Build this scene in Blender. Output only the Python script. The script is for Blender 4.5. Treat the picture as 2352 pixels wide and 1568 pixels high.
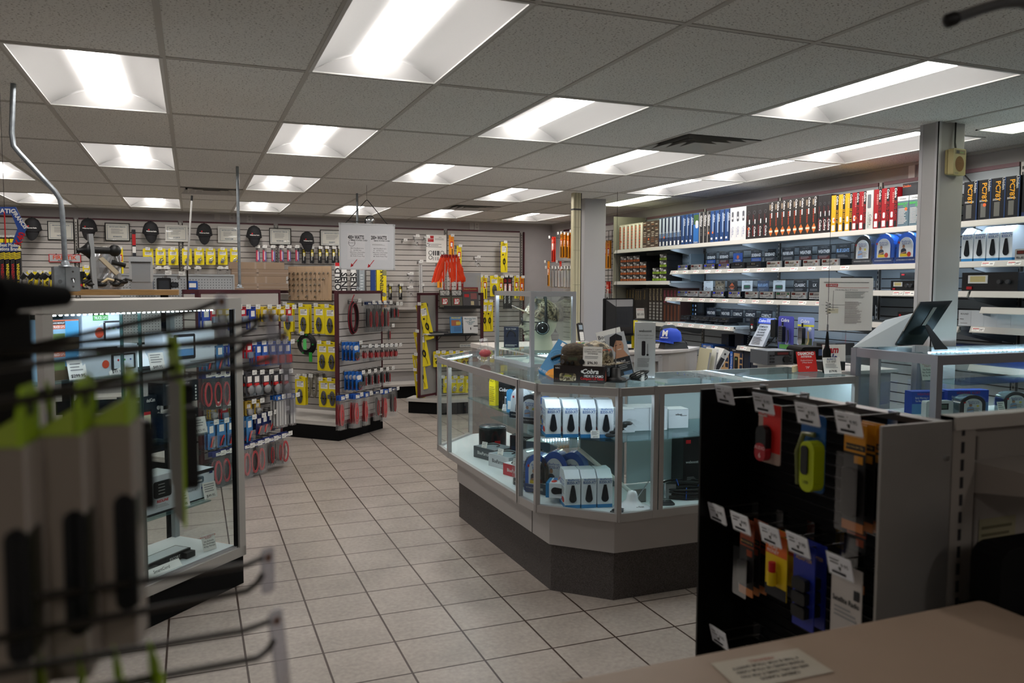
import bpy, math, random
from mathutils import Vector, Matrix
random.seed(7)
C = bpy.context.scene
for o in list(bpy.data.objects): bpy.data.objects.remove(o)
COL = C.collection
PI = math.pi
# ------------------------------------------------------------ camera
CAMH = 1.60
YAW, PITCH, ROLL, FPX = 0.37767, -0.06813, 0.00323, 1850.42
cy_, sy_, cp_, sp_ = math.cos(YAW), math.sin(YAW), math.cos(PITCH), math.sin(PITCH)
FW = Vector((sy_*cp_, cy_*cp_, sp_)); RT0 = Vector((cy_, -sy_, 0)); UP0 = RT0.cross(FW)
RT = RT0*math.cos(ROLL)+UP0*math.sin(ROLL); UP = -RT0*math.sin(ROLL)+UP0*math.cos(ROLL)
cam_d = bpy.data.cameras.new('camera'); cam = bpy.data.objects.new('camera', cam_d); COL.objects.link(cam)
cam_d.sensor_width = 36; cam_d.lens = FPX/2352*36; cam_d.clip_start = .03; cam_d.clip_end = 60
m = Matrix((RT, UP, -FW)).transposed().to_4x4(); m.translation = Vector((0, 0, CAMH)); cam.matrix_world = m
cam_d.dof.use_dof = True; cam_d.dof.focus_distance = 7.5; cam_d.dof.aperture_fstop = 5.0
C.camera = cam
# ------------------------------------------------------------ world, exposure
w = bpy.data.worlds.new('world'); C.world = w; w.use_nodes = True
w.node_tree.nodes['Background'].inputs[0].default_value = (.8, .85, 1, 1)
w.node_tree.nodes['Background'].inputs[1].default_value = .05
C.view_settings.view_transform = 'Standard'; C.view_settings.look = 'None'
C.view_settings.exposure = -0.1; C.view_settings.gamma = 1; C.view_settings.use_curve_mapping = False
LAMP = 18.0      # troffer lens strength
LED = 110.0       # case strip led strength
CEIL = 2.579
# ------------------------------------------------------------ pixel -> point on a real plane (used while laying the room out)
O0 = Vector((0, 0, CAMH))
def ray(x, y): return FW + RT*((x-1176)/FPX) - UP*((y-784)/FPX)
def aX(x, y, X): d = ray(x, y); return O0 + d*(X/d.x)
def aY(x, y, Y): d = ray(x, y); return O0 + d*(Y/d.y)
def aZ(x, y, Z): d = ray(x, y); return O0 + d*((Z-CAMH)/d.z)
def aP(x, y, P, N): d = ray(x, y); P = Vector(P); N = Vector(N); return O0 + d*((P-O0).dot(N)/d.dot(N))
# ------------------------------------------------------------ materials
MATS = {}
def lin(h):
    h = h.lstrip('#'); r = [int(h[i:i+2], 16)/255 for i in (0, 2, 4)]
    return tuple(((c+.055)/1.055)**2.4 if c > .04045 else c/12.92 for c in r)+(1,)
def col(h, rough=.5, metal=0., spec=.4, noise=.0, scale=40, bump=0):
    k = ('c', h, rough, metal, spec, noise, scale, bump)
    if k in MATS: return MATS[k]
    m = bpy.data.materials.new('paint_'+h.lstrip('#')); m.use_nodes = True; nt = m.node_tree; b = nt.nodes['Principled BSDF']
    c = lin(h); b.inputs['Base Color'].default_value = c; b.inputs['Roughness'].default_value = rough
    b.inputs['Metallic'].default_value = metal; b.inputs['Specular IOR Level'].default_value = spec
    if noise or bump:
        tc = nt.nodes.new('ShaderNodeTexCoord'); n = nt.nodes.new('ShaderNodeTexNoise'); n.inputs['Scale'].default_value = scale; n.inputs['Detail'].default_value = 4
        nt.links.new(tc.outputs['Object'], n.inputs['Vector'])
        if noise:
            r = nt.nodes.new('ShaderNodeValToRGB'); r.color_ramp.elements[0].position = .35; r.color_ramp.elements[1].position = .65
            r.color_ramp.elements[0].color = tuple(v*(1-noise) for v in c[:3])+(1,); r.color_ramp.elements[1].color = tuple(min(1, v*(1+noise)) for v in c[:3])+(1,)
            nt.links.new(n.outputs['Fac'], r.inputs[0]); nt.links.new(r.outputs[0], b.inputs['Base Color'])
        if bump:
            bp = nt.nodes.new('ShaderNodeBump'); bp.inputs['Strength'].default_value = bump; bp.inputs['Distance'].default_value = .01
            nt.links.new(n.outputs['Fac'], bp.inputs['Height']); nt.links.new(bp.outputs[0], b.inputs['Normal'])
    MATS[k] = m; return m
def emit(h, s):
    k = ('e', h, s)
    if k in MATS: return MATS[k]
    m = bpy.data.materials.new('light_'+h.lstrip('#')); m.use_nodes = True; b = m.node_tree.nodes['Principled BSDF']
    b.inputs['Base Color'].default_value = (.8, .8, .8, 1); b.inputs['Emission Color'].default_value = lin(h); b.inputs['Emission Strength'].default_value = s
    MATS[k] = m; return m
def glass(tint='f4fbfa', refl=1.0, rough=.02, milk=0):
    k = ('g', tint, refl, milk, rough)
    if k in MATS: return MATS[k]
    m = bpy.data.materials.new('glass_'+tint); m.use_nodes = True; nt = m.node_tree; nt.nodes.clear()
    out = nt.nodes.new('ShaderNodeOutputMaterial'); mx = nt.nodes.new('ShaderNodeMixShader'); tr = nt.nodes.new('ShaderNodeBsdfTransparent'); gl = nt.nodes.new('ShaderNodeBsdfGlossy')
    fr = nt.nodes.new('ShaderNodeLayerWeight'); fr.inputs[0].default_value = .25
    mu = nt.nodes.new('ShaderNodeMath'); mu.operation = 'MULTIPLY_ADD'; mu.inputs[1].default_value = .55*refl; mu.inputs[2].default_value = .035*refl
    tr.inputs[0].default_value = lin(tint); gl.inputs['Roughness'].default_value = rough; gl.inputs[0].default_value = (.9, .95, 1, 1)
    nt.links.new(fr.outputs['Fresnel'], mu.inputs[0]); nt.links.new(mu.outputs[0], mx.inputs[0]); nt.links.new(tr.outputs[0], mx.inputs[1]); nt.links.new(gl.outputs[0], mx.inputs[2])
    last = mx
    if milk:
        df = nt.nodes.new('ShaderNodeBsdfDiffuse'); df.inputs[0].default_value = (.8, .82, .85, 1); m2 = nt.nodes.new('ShaderNodeMixShader'); m2.inputs[0].default_value = milk
        nt.links.new(mx.outputs[0], m2.inputs[1]); nt.links.new(df.outputs[0], m2.inputs[2]); last = m2
    nt.links.new(last.outputs[0], out.inputs[0]); MATS[k] = m; return m
# ------------------------------------------------------------ text outlines, cached
TXT = {}
def text_geo(s, bold=0):
    if (s, bold) in TXT: return TXT[(s, bold)]
    cu = bpy.data.curves.new('t', 'FONT'); cu.body = s; cu.size = 1; cu.resolution_u = 2; cu.align_x = 'CENTER'; cu.align_y = 'CENTER'; cu.offset = bold
    ob = bpy.data.objects.new('t', cu); me = ob.to_mesh()
    v = [(p.co.x, p.co.y) for p in me.vertices]; f = [tuple(p.vertices) for p in me.polygons]
    ob.to_mesh_clear(); bpy.data.objects.remove(ob); bpy.data.curves.remove(cu)
    if v:
        xs = [a for a, b in v]; ys = [b for a, b in v]; cx, cy = (min(xs)+max(xs))/2, (min(ys)+max(ys))/2
        W, Hh = max(xs)-min(xs), max(ys)-min(ys); v = [(a-cx, b-cy) for a, b in v]
    else: W = Hh = 1
    TXT[(s, bold)] = (v, f, W, Hh); return TXT[(s, bold)]
# ------------------------------------------------------------ mesh builder
def rot(ax, a): return Matrix.Rotation(a, 4, ax)
def tr(x, y=0, z=0): return Matrix.Translation((x, y, z))
class MB:
    def __init__(s): s.v = []; s.f = []; s.mi = []; s.sm = []; s.mats = []; s.M = Matrix.Identity(4)
    def mat(s, m):
        if isinstance(m, str): m = col(m)
        if m not in s.mats: s.mats.append(m)
        return s.mats.index(m)
    def add(s, vs, fs, m, smooth=False, M=None):
        i = s.mat(m); n = len(s.v); T = s.M @ M if M is not None else s.M
        s.v += [tuple(T @ Vector(p)) for p in vs]
        for f in fs: s.f.append(tuple(k+n for k in f)); s.mi.append(i); s.sm.append(smooth)
        return s
    def box(s, x0, x1, y0, y1, z0, z1, m, M=None):
        vs = [(x, y, z) for z in (z0, z1) for y in (y0, y1) for x in (x0, x1)]
        return s.add(vs, [(0, 2, 3, 1), (4, 5, 7, 6), (0, 1, 5, 4), (2, 6, 7, 3), (0, 4, 6, 2), (1, 3, 7, 5)], m, M=M)
    def rbox(s, x0, x1, y0, y1, z0, z1, r, m, M=None, n=3, ax='y'):   # rounded outline, extruded along ax
        a0, a1, b0, b1, c0, c1 = dict(y=(x0, x1, z0, z1, y0, y1), z=(x0, x1, y0, y1, z0, z1), x=(y0, y1, z0, z1, x0, x1))[ax]
        pts = []
        for cx, cz, st in ((a1-r, b1-r, 0), (a0+r, b1-r, 1), (a0+r, b0+r, 2), (a1-r, b0+r, 3)):
            for k in range(n+1):
                a = (st+k/n)*PI/2; pts.append((cx+r*math.cos(a), cz+r*math.sin(a)))
        return s.ext(pts, c0, c1, m, ax, M)
    def ext(s, pts, c0, c1, m, ax='y', M=None, smooth=False, cap=True):
        n = len(pts)
        mk = dict(y=lambda p, c: (p[0], c, p[1]), z=lambda p, c: (p[0], p[1], c), x=lambda p, c: (c, p[0], p[1]))[ax]
        vs = [mk(p, c0) for p in pts]+[mk(p, c1) for p in pts]
        fs = [(i, (i+1) % n, n+(i+1) % n, n+i) for i in range(n)]
        s.add(vs, fs, m, smooth, M)
        if cap: s.add(vs, [tuple(range(n))[::-1], tuple(range(n, 2*n))], m, False, M)
        return s
    def flat(s, pts, m, M=None): return s.add(pts, [tuple(range(len(pts)))], m, M=M)
    def cyl(s, p0, p1, r, m, n=10, r1=None, smooth=True, cap=True):
        return s.tube([p0, p1], r, m, n, rr=[r, r if r1 is None else r1], cap=cap)
    def tube(s, path, r, m, n=6, rr=None, closed=False, cap=True):
        P = [Vector(p) for p in path]; L = len(P); vs = []; u = None
        for i, p in enumerate(P):
            if closed: t = P[(i+1) % L]-P[i-1]
            else: t = P[min(i+1, L-1)]-P[max(i-1, 0)]
            if t.length < 1e-9: t = Vector((0, 0, 1))
            t.normalize()
            if u is None:
                u = t.orthogonal().normalized()
            else:
                u = u - t*u.dot(t); u = u.normalized() if u.length > 1e-6 else t.orthogonal().normalized()
            wv = t.cross(u); q = rr[i] if rr else r
            for k in range(n):
                a = 2*PI*k/n; vs.append(tuple(p+u*(q*math.cos(a))+wv*(q*math.sin(a))))
        fs = []
        for i in range(L if closed else L-1):
            j = (i+1) % L
            for k in range(n): fs.append((i*n+k, i*n+(k+1) % n, j*n+(k+1) % n, j*n+k))
        s.add(vs, fs, m, True)
        if cap and not closed: s.add(vs, [tuple(range(n))[::-1], tuple(range((L-1)*n, L*n))], m)
        return s
    def lathe(s, prof, m, n=16, M=None, sx=1, sy=1):
        vs = []; L = len(prof)
        for r, z in prof:
            for k in range(n): a = 2*PI*k/n; vs.append((r*math.cos(a)*sx, r*math.sin(a)*sy, z))
        fs = [(i*n+k, i*n+(k+1) % n, (i+1)*n+(k+1) % n, (i+1)*n+k) for i in range(L-1) for k in range(n)]
        return s.add(vs, fs, m, True, M)
    def ball(s, c, r, m, n=12, sx=1, sy=1, sz=1):
        return s.lathe([(max(1e-4, r*math.cos(t)), r*sz*math.sin(t)) for t in [(-PI/2)+PI*k/(n//2) for k in range(n//2+1)]], m, n, tr(*c), sx, sy)
    # decals on the front (-Y) face at depth y
    def rect(s, x0, x1, z0, z1, y, m): return s.add([(x0, y, z0), (x1, y, z0), (x1, y, z1), (x0, y, z1)], [(0, 1, 2, 3)], m)
    def disc(s, x, z, r, y, m, n=14, sz=1): return s.flat([(x+r*math.cos(2*PI*k/n), y, z+r*sz*math.sin(2*PI*k/n)) for k in range(n)], m)
    def text(s, t, x, z, h, y, m, rz=0, bold=0, maxw=None, shear=0, M=None):
        v, f, W, Hh = text_geo(t, bold); k = h/.72
        kx = min(k, maxw/W) if maxw and W > 0 else k
        c, sn = math.cos(rz), math.sin(rz)
        vs = []
        for a, b in v:
            a, b = (a+b*shear)*kx, b*k; vs.append((x+a*c-b*sn, y, z+a*sn+b*c))
        return s.add(vs, f, m, M=M)
    def lines(s, x0, x1, z0, z1, n, y, m, fr=.4):       # rows of small print
        st = (z1-z0)/n
        for i in range(n):
            e = x0+(x1-x0)*random.uniform(.65, 1); s.rect(x0, e, z1-st*(i+fr), z1-st*i, y, m)
        return s
    def mesh(s, name):
        me = bpy.data.meshes.new(name); me.from_pydata(s.v, [], s.f)
        for m in s.mats: me.materials.append(m)
        me.polygons.foreach_set('material_index', s.mi); me.polygons.foreach_set('use_smooth', s.sm); me.update(); return me
def put(name, mb, parent=None, loc=None, rz=0, label=None):
    o = bpy.data.objects.new(name, mb.mesh(name) if isinstance(mb, MB) else mb); COL.objects.link(o)
    if parent: o.parent = parent
    if loc is not None: o.location = loc
    if rz: o.rotation_euler.z = rz
    if label: o['label'] = label
    return o
def tag(o, label, cat, group=None, kind=None):
    o['label'] = label; o['category'] = cat
    if group: o['group'] = group
    if kind: o['kind'] = kind
    return o
def thing(name, label, cat, loc=(0, 0, 0), rz=0, group=None):
    o = bpy.data.objects.new(name, None); COL.objects.link(o); o.empty_display_size = .05
    o.location = loc; o.rotation_euler.z = rz; return tag(o, label, cat, group)
def solo(name, mb, label, cat, loc=(0, 0, 0), rz=0, group=None):
    return tag(put(name, mb, None, loc, rz), label, cat, group)
def struct(name, mb, loc=None):
    o = put(name, mb, None, loc); o['kind'] = 'structure'; return o
KIDS = {}
def dup(root, loc, rz=0, label=None, group=None, rx=None, ry=None, sc=None):
    kids = KIDS.get(root.name)
    if kids is None:
        kids = [(o, [g for g in bpy.data.objects if g.parent == o]) for o in bpy.data.objects if o.parent == root]; KIDS[root.name] = kids
    r = root.copy(); COL.objects.link(r); r.location = loc; r.rotation_euler = (rx or 0, ry or 0, rz)
    if sc: r.scale = sc
    if label: r['label'] = label
    if group: r['group'] = group
    for ch, gs in kids:
        c = ch.copy(); COL.objects.link(c); c.parent = r
        for g in gs: d = g.copy(); COL.objects.link(d); d.parent = c
    return r
class Proto:      # the first placement moves the built thing itself, later ones copy it
    def __init__(s, build): s.build = build; s.root = None
    def __call__(s, loc, rz, label, group=None, **k):
        if s.root is None:
            s.root = s.build(); r = s.root; s.name = r.name
            s.kids = [(o, [g for g in bpy.data.objects if g.parent == o]) for o in bpy.data.objects if o.parent == r]; KIDS[r.name] = s.kids
            s.first = True; r.location = loc; r.rotation_euler = (k.get('rx') or 0, k.get('ry') or 0, rz); r['label'] = label
            if k.get('sc'): r.scale = k['sc']
            if group: r['group'] = group
            return r
        r = dup(s.root, loc, rz, label, group, **k)
        if not k.get('sc'): r.scale = (1, 1, 1)
        return r
ORD = ['first', 'second', 'third', 'fourth', 'fifth', 'sixth', 'seventh', 'eighth', 'ninth', 'tenth', 'eleventh', 'twelfth', 'thirteenth', 'fourteenth', 'fifteenth', 'sixteenth', 'seventeenth', 'eighteenth', 'nineteenth', 'twentieth', 'twenty-first', 'twenty-second', 'twenty-third', 'twenty-fourth']
# shared materials
ALU = col('b4b5b8', .35, .55, .5); CHROME = col('c9ccd0', .15, 1); STEEL = col('9a9793', .5, .75, noise=.08, scale=3); GALV = col('8f969c', .4, .8, noise=.15, scale=30)
BLACK = col('101112', .45); BLACKM = col('0b0b0c', .8, spec=.15); WHITE = col('e4e4e2', .5); PAPER = col('e9e8e4', .7, spec=.2); WIRE = col('3a3632', .4, .6)
CLEAR = glass('fdfefe', .6, .08); BAG = glass('fdfdfd', .4, .15, .006); PANE = glass(refl=.55); SHELFG = glass('e2f0ee', 1.0)
SLAT = col('b3afab', .55); MAROON = col('4a1f27', .5); YEL = col('e3cf1c', .45); RED = col('b8141c', .5); INK = col('1c1c20', .6); GREYP = col('8c8c8c', .7)
BLUE = col('1b4a9a', .45)
# ============================================================ THE ROOM
SLOT = col('3c3735', .8)
def floor_mat():
    m = bpy.data.materials.new('floor_tiles'); m.use_nodes = True; nt = m.node_tree; b = nt.nodes['Principled BSDF']; N = nt.nodes.new; L = nt.links.new
    tc = N('ShaderNodeTexCoord'); mp = N('ShaderNodeMapping'); T = .3176
    mp.inputs['Location'].default_value = (-(.907*1.6) % T, -(2.174*1.6) % T, 0)
    br = N('ShaderNodeTexBrick'); br.offset = 0; br.squash = 1; br.inputs['Scale'].default_value = 1; br.inputs['Brick Width'].default_value = T; br.inputs['Row Height'].default_value = T
    br.inputs['Mortar Size'].default_value = .0048; br.inputs['Mortar Smooth'].default_value = .1
    br.inputs['Color1'].default_value = lin('988f87'); br.inputs['Color2'].default_value = lin('9e958d'); br.inputs['Mortar'].default_value = lin('3a2c26')
    L(tc.outputs['Object'], mp.inputs[0]); L(mp.outputs[0], br.inputs['Vector'])
    n = N('ShaderNodeTexNoise'); n.inputs['Scale'].default_value = 45; n.inputs['Detail'].default_value = 10; L(tc.outputs['Object'], n.inputs[0])
    n2 = N('ShaderNodeTexNoise'); n2.inputs['Scale'].default_value = 3; n2.inputs['Detail'].default_value = 5; L(tc.outputs['Object'], n2.inputs[0])
    ad = N('ShaderNodeMath'); ad.operation = 'ADD'; L(n.outputs[0], ad.inputs[0]); L(n2.outputs[0], ad.inputs[1])
    mr = N('ShaderNodeMapRange'); mr.inputs[1].default_value = .7; mr.inputs[2].default_value = 1.3; mr.inputs[3].default_value = .78; mr.inputs[4].default_value = 1.2; L(ad.outputs[0], mr.inputs[0])
    mx = N('ShaderNodeMix'); mx.data_type = 'RGBA'; mx.blend_type = 'MULTIPLY'; mx.inputs[0].default_value = 1; L(br.outputs['Color'], mx.inputs[6]); L(mr.outputs[0], mx.inputs[7])
    L(mx.outputs[2], b.inputs['Base Color']); b.inputs['Roughness'].default_value = .38; b.inputs['Specular IOR Level'].default_value = .35
    bp = N('ShaderNodeBump'); bp.inputs['Strength'].default_value = .3; bp.inputs['Distance'].default_value = .003; bp.invert = True; L(br.outputs['Fac'], bp.inputs['Height']); L(bp.outputs[0], b.inputs['Normal'])
    return m
def tile_mat():
    m = bpy.data.materials.new('ceiling_tile'); m.use_nodes = True; nt = m.node_tree; b = nt.nodes['Principled BSDF']; N = nt.nodes.new; L = nt.links.new
    tc = N('ShaderNodeTexCoord'); mp = N('ShaderNodeMapping'); mp.inputs['Scale'].default_value = (95, 170, 95); L(tc.outputs['Object'], mp.inputs[0])
    v = N('ShaderNodeTexNoise'); v.inputs['Scale'].default_value = 1; v.inputs['Detail'].default_value = 1; L(mp.outputs[0], v.inputs[0])
    r = N('ShaderNodeValToRGB'); r.color_ramp.elements[0].position = .32; r.color_ramp.elements[1].position = .37
    r.color_ramp.elements[0].color = lin('544a42'); r.color_ramp.elements[1].color = lin('e2e2de'); L(v.outputs[0], r.inputs[0])
    n2 = N('ShaderNodeTexNoise'); n2.inputs['Scale'].default_value = 1.2; L(tc.outputs['Object'], n2.inputs[0])
    mr = N('ShaderNodeMapRange'); mr.inputs[3].default_value = .93; mr.inputs[4].default_value = 1.06; L(n2.outputs[0], mr.inputs[0])
    mx = N('ShaderNodeMix'); mx.data_type = 'RGBA'; mx.blend_type = 'MULTIPLY'; mx.inputs[0].default_value = 1; L(r.outputs[0], mx.inputs[6]); L(mr.outputs[0], mx.inputs[7])
    L(mx.outputs[2], b.inputs['Base Color']); b.inputs['Roughness'].default_value = .95; b.inputs['Specular IOR Level'].default_value = .1
    bp = N('ShaderNodeBump'); bp.inputs['Strength'].default_value = .35; bp.inputs['Distance'].default_value = .004; L(v.outputs[0], bp.inputs['Height']); L(bp.outputs[0], b.inputs['Normal'])
    return m
XL, XR, YF, YB = -4.4, 5.29, -3.0, 11.65
mb = MB(); mb.box(XL, XR, YF, YB, -.1, 0, floor_mat()); struct('floor', mb)
WALL = col('aeaaaa', .85, spec=.2, noise=.02, scale=8)
mb = MB(); mb.box(XL-.1, XR+.1, YB, YB+.1, -.1, CEIL+.3, WALL); struct('wall_back', mb)
mb = MB(); mb.box(XR, XR+.1, YF, YB, -.1, CEIL+.3, WALL); struct('wall_right', mb)
mb = MB(); mb.box(XL-.1, XL, YF, YB, -.1, CEIL+.3, WALL); struct('wall_left', mb)
mb = MB(); mb.box(XL-.1, XR+.1, YF-.1, YF, -.1, CEIL+.3, WALL); struct('wall_front', mb)
CW = .6096
def RX(i): return (i-1.155)*CW
def RY(j): return (j*2+6.2985)*CW
# lights: (x0, x1, y0, y1)
cells = []
for i, js in {-2: (-1, 3, 5), 0: (-5, 0, 2, 5), 2: (-1, 1, 3, 5), 4: (-5, 0, 2, 5), 6: (-1, 1, 3, 5), -4: (0, 4)}.items():
    for j in js: cells.append((RX(i), RX(i)+CW, RY(j), RY(j+1)))
for j in (0, 1, 2, 5): cells.append((4.215, 4.825, RY(j)-.03*(j < 5), RY(j+1)-.03*(j < 5)))
YELL = [(4.54, 4.86, 7.53, 8.72), (4.54, 4.86, 2.45, 3.66)]
vents = [(RX(6), RX(7), 4.45, 5.06), (RX(1), RX(2), 8.72, 9.33), (RX(6), RX(7), 9.33, 9.94)]
# ceiling = flat tile sheet with openings, plus the T-bar grid as trim
holes = cells+YELL+vents
xs = sorted({round(v, 4) for h in holes for v in h[:2]} | {XL, XR}); ys = sorted({round(v, 4) for h in holes for v in h[2:]} | {YF, YB})
TM = tile_mat(); mb = MB()
for a in range(len(xs)-1):
    for b in range(len(ys)-1):
        cx, cyy = (xs[a]+xs[a+1])/2, (ys[b]+ys[b+1])/2
        if any(h[0] < cx < h[1] and h[2] < cyy < h[3] for h in holes): continue
        mb.box(xs[a], xs[a+1], ys[b], ys[b+1], CEIL, CEIL+.02, TM)
mb.box(XL, XR, YF, YB, CEIL+.2, CEIL+.3, TM)
struct('ceiling', mb)
TB = col('b9b7b1', .6); GAP = col('4b4540', .9)
mb = MB()
i = -6
def hit(x0, x1, y0, y1): return any(x0 < h[1]-.03 and x1 > h[0]+.03 and y0 < h[3]-.03 and y1 > h[2]+.03 for h in holes)
for i in range(-5, 9):
    x = RX(i)
    if XL < x < XR: mb.box(x-.012, x+.012, YF, YB, CEIL-.004, CEIL, TB)
for j in range(-7, 8):
    for i in range(-6, 10):
        x0, x1, y = max(RX(i)+.012, XL), min(RX(i+1)-.012, XR), RY(j)
        if x1 > x0 and not (hit(x0, x1, y-.01, y+.01)): 
            mb.box(x0, x1, y-.012, y+.012, CEIL-.003, CEIL, TB); mb.box(x0, x1, y+.012, y+.015, CEIL-.0035, CEIL, GAP)
struct('trim_1', mb)
mb = MB(); mb.box(XL, XR, YB-.02, YB, CEIL-.02, CEIL, TB); mb.box(XR-.02, XR, YF, YB, CEIL-.02, CEIL, TB); struct('trim_2', mb)
# troffers
WING = col('cdcdcd', .8, spec=.2); LENS = emit('fff9f3', LAMP); LENSY = emit('fbffe2', LAMP*.3)
def make_troffer():
    t = thing('ceiling_light', 'x', 'ceiling light', (0, 0, 0), 0, 'recessed ceiling lights')
    w2, l2 = CW/2-.001, CW-.001; b = MB(); f = .016
    for x0, x1, y0, y1 in ((-w2, w2, -l2, -l2+f), (-w2, w2, l2-f, l2), (-w2, -w2+f, -l2+f, l2-f), (w2-f, w2, -l2+f, l2-f)): b.box(x0, x1, y0, y1, -.006, .005, col('c9c9c6', .5))
    put('frame', b, t)
    b = MB(); n = 10; W = w2-f; Lh = l2-f
    prof = [(-W+(W-.098)*k/n, .075*math.sin(PI/2*k/n)**.9) for k in range(n+1)]
    for sg in (1, -1):
        vs = [(sg*x, -Lh, z) for x, z in prof]+[(sg*x, Lh, z) for x, z in prof]
        b.add(vs, [(k, k+1, n+2+k, n+1+k) for k in range(n)], WING, True)
    # sloping end plates
    for sg in (1, -1):
        a = [(-W, 0)]+[(-W+2*W*k/12, .085*math.sin(PI*k/12)) for k in range(1, 12)]+[(W, 0)]
        vs = [(x, sg*Lh, 0) for x, z in a]+[(x, sg*(Lh-z*.8), z+.003) for x, z in a]
        b.add(vs, [(k, k+1, 14+k, 13+k) for k in range(12)], WING, True)
    b.box(-w2, w2, -l2, l2, .1, .105, WING)
    for x0, x1, y0, y1 in ((-w2, w2, -l2, -l2+.004), (-w2, w2, l2-.004, l2), (-w2, -w2+.004, -l2, l2), (w2-.004, w2, -l2, l2)): b.box(x0, x1, y0, y1, .005, .1, WING)
    put('reflector', b, t)
    b = MB(); pts = [(.094*math.cos(PI+PI*k/8), .07+.03*math.sin(PI+PI*k/8)) for k in range(9)]
    b.ext(pts, -Lh+.012, Lh-.012, LENS, 'y', smooth=True); put('lens', b, t); return t
tro = Proto(make_troffer)
names = {0: 'above the tall glass display case', 2: 'above the pegboard gondolas', 4: 'above the long glass counter', 6: 'above the middle of the glass counter', -2: 'in the far left of the shop', -4: 'at the left wall'}
k = 0
for (x0, x1, y0, y1) in cells:
    i = round(x0/CW+1.155); row = ['nearest', 'second', 'third', 'fourth', 'fifth']
    same = sorted(c[2] for c in cells if abs(c[0]-x0) < .01); n = same.index(y0)
    where = names.get(i, 'in the row along the radio shelves')
    tro(((x0+x1)/2, (y0+y1)/2, CEIL), 0, f'recessed white troffer, {["nearest","second","third","fourth","fifth"][n]} in its line {where}')
for k, (x0, x1, y0, y1) in enumerate(YELL):
    t = thing('ceiling_light', ['yellowish narrow ceiling light beyond the beige column', 'yellowish narrow ceiling light right of the column with the speaker'][k], 'ceiling light', ((x0+x1)/2, (y0+y1)/2, CEIL))
    w2, l2 = (x1-x0)/2, (y1-y0)/2
    b = MB(); b.box(-w2, w2, -l2, l2, .01, .06, WHITE)
    for q in ((-w2, w2, -l2, -l2+.015), (-w2, w2, l2-.015, l2), (-w2, -w2+.015, -l2, l2), (w2-.015, w2, -l2, l2)): b.box(*q, -.006, .01, WHITE)
    put('frame', b, t); b = MB(); b.box(-w2+.015, w2-.015, -l2+.015, l2-.015, 0, .009, LENSY); put('diffuser', b, t)
VW = col('bdbcb8', .5)
for k, (x0, x1, y0, y1) in enumerate(vents):
    t = thing('ceiling_vent', ['square louvred ceiling vent over the glass counter', 'square louvred ceiling vent above the stacked cardboard boxes', 'square louvred ceiling vent near the back wall'][k], 'vent', ((x0+x1)/2, (y0+y1)/2, CEIL))
    b = MB()
    for q in range(4):
        r0, r1 = .30-.07*q, .30-.07*q-.05; z0, z1 = (-.008, .03)
        for s in range(4):
            M = rot('Z', s*PI/2); b.add([(-r0, -r0, z0), (r0, -r0, z0), (r1, -r1, z1), (-r1, -r1, z1)], [(0, 1, 2, 3)], VW, M=M)
            b.add([(-r1, -r1, z1), (r1, -r1, z1), (r1, -r1, z1+.004), (-r1, -r1, z1+.004)], [(0, 1, 2, 3)], VW, M=M)
    put('louvre', b, t); b = MB(); b.box(-.3, .3, -.3, .3, .05, .06, col('2c2b29', .9)); put('duct', b, t)
# slatwall on the back wall: panels 4 ft apart
UP_ = col('9b9994', .4, .5)
def slats(mb, w, z0, z1, m, step=.0762, T=.02):    # slat panel in XZ, face at y=0, thickness towards +y
    z = z1
    while z > z0+.01:
        zb = max(z-step+.009, z0); mb.box(0, w, 0, T, zb, z, m); z -= step
    mb.box(0, w, T*.55, T+.004, z0, z1, SLOT)
edges = [-2.57, -1.35, -.122, 1.095, 2.31, 3.533, 4.755]
for k in range(6):
    x0, x1 = edges[k]+.03, edges[k+1]-.03
    t = thing('slatwall_panel', f'grey slatwall panel on the back wall, {ORD[k]} from the left', 'wall panel', (x0, 11.6, 0), 0, 'slatwall panels on the back wall')
    mb = MB(); slats(mb, x1-x0, .35, 2.43, SLAT); put('slat_panel', mb, t)
    mb = MB(); mb.box(0, x1-x0, -.003, .02, 2.43, 2.452, MAROON); mb.box(0, x1-x0, -.005, -.003, 2.434, 2.448, MAROON); put('top_trim', mb, t)
    mb = MB(); mb.box(0, x1-x0, -.4, .02, .17, .2, col('b5b1ac')); put('base_deck', mb, t)
    mb = MB(); mb.box(0, x1-x0, -.38, .02, 0, .17, BLACKM); put('kick_plate', mb, t)
def upright(loc, rz, h, label, group):
    b = MB(); b.box(-.014, .014, 0, .03, 0, h, UP_)
    z = .05
    while z < h-.03: b.box(-.005, .005, -.001, .001, z, z+.022, INK); z += .038
    return solo('slotted_upright', b, label, 'upright', loc, rz, group)
up0 = None
for k, x in enumerate(edges[1:]):
    lab = f'slotted metal upright on the back wall, {ORD[k]} from the left'
    if up0 is None: up0 = upright((x, 11.6, .2), 0, 2.23, lab, 'slotted uprights on the back wall')
    else: dup(up0, (x, 11.6, .2), 0, lab)
mb = MB(); mb.box(4.785, 4.80, 11.58, 11.62, .2, 2.44, MAROON); struct('trim_3', mb)
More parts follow.
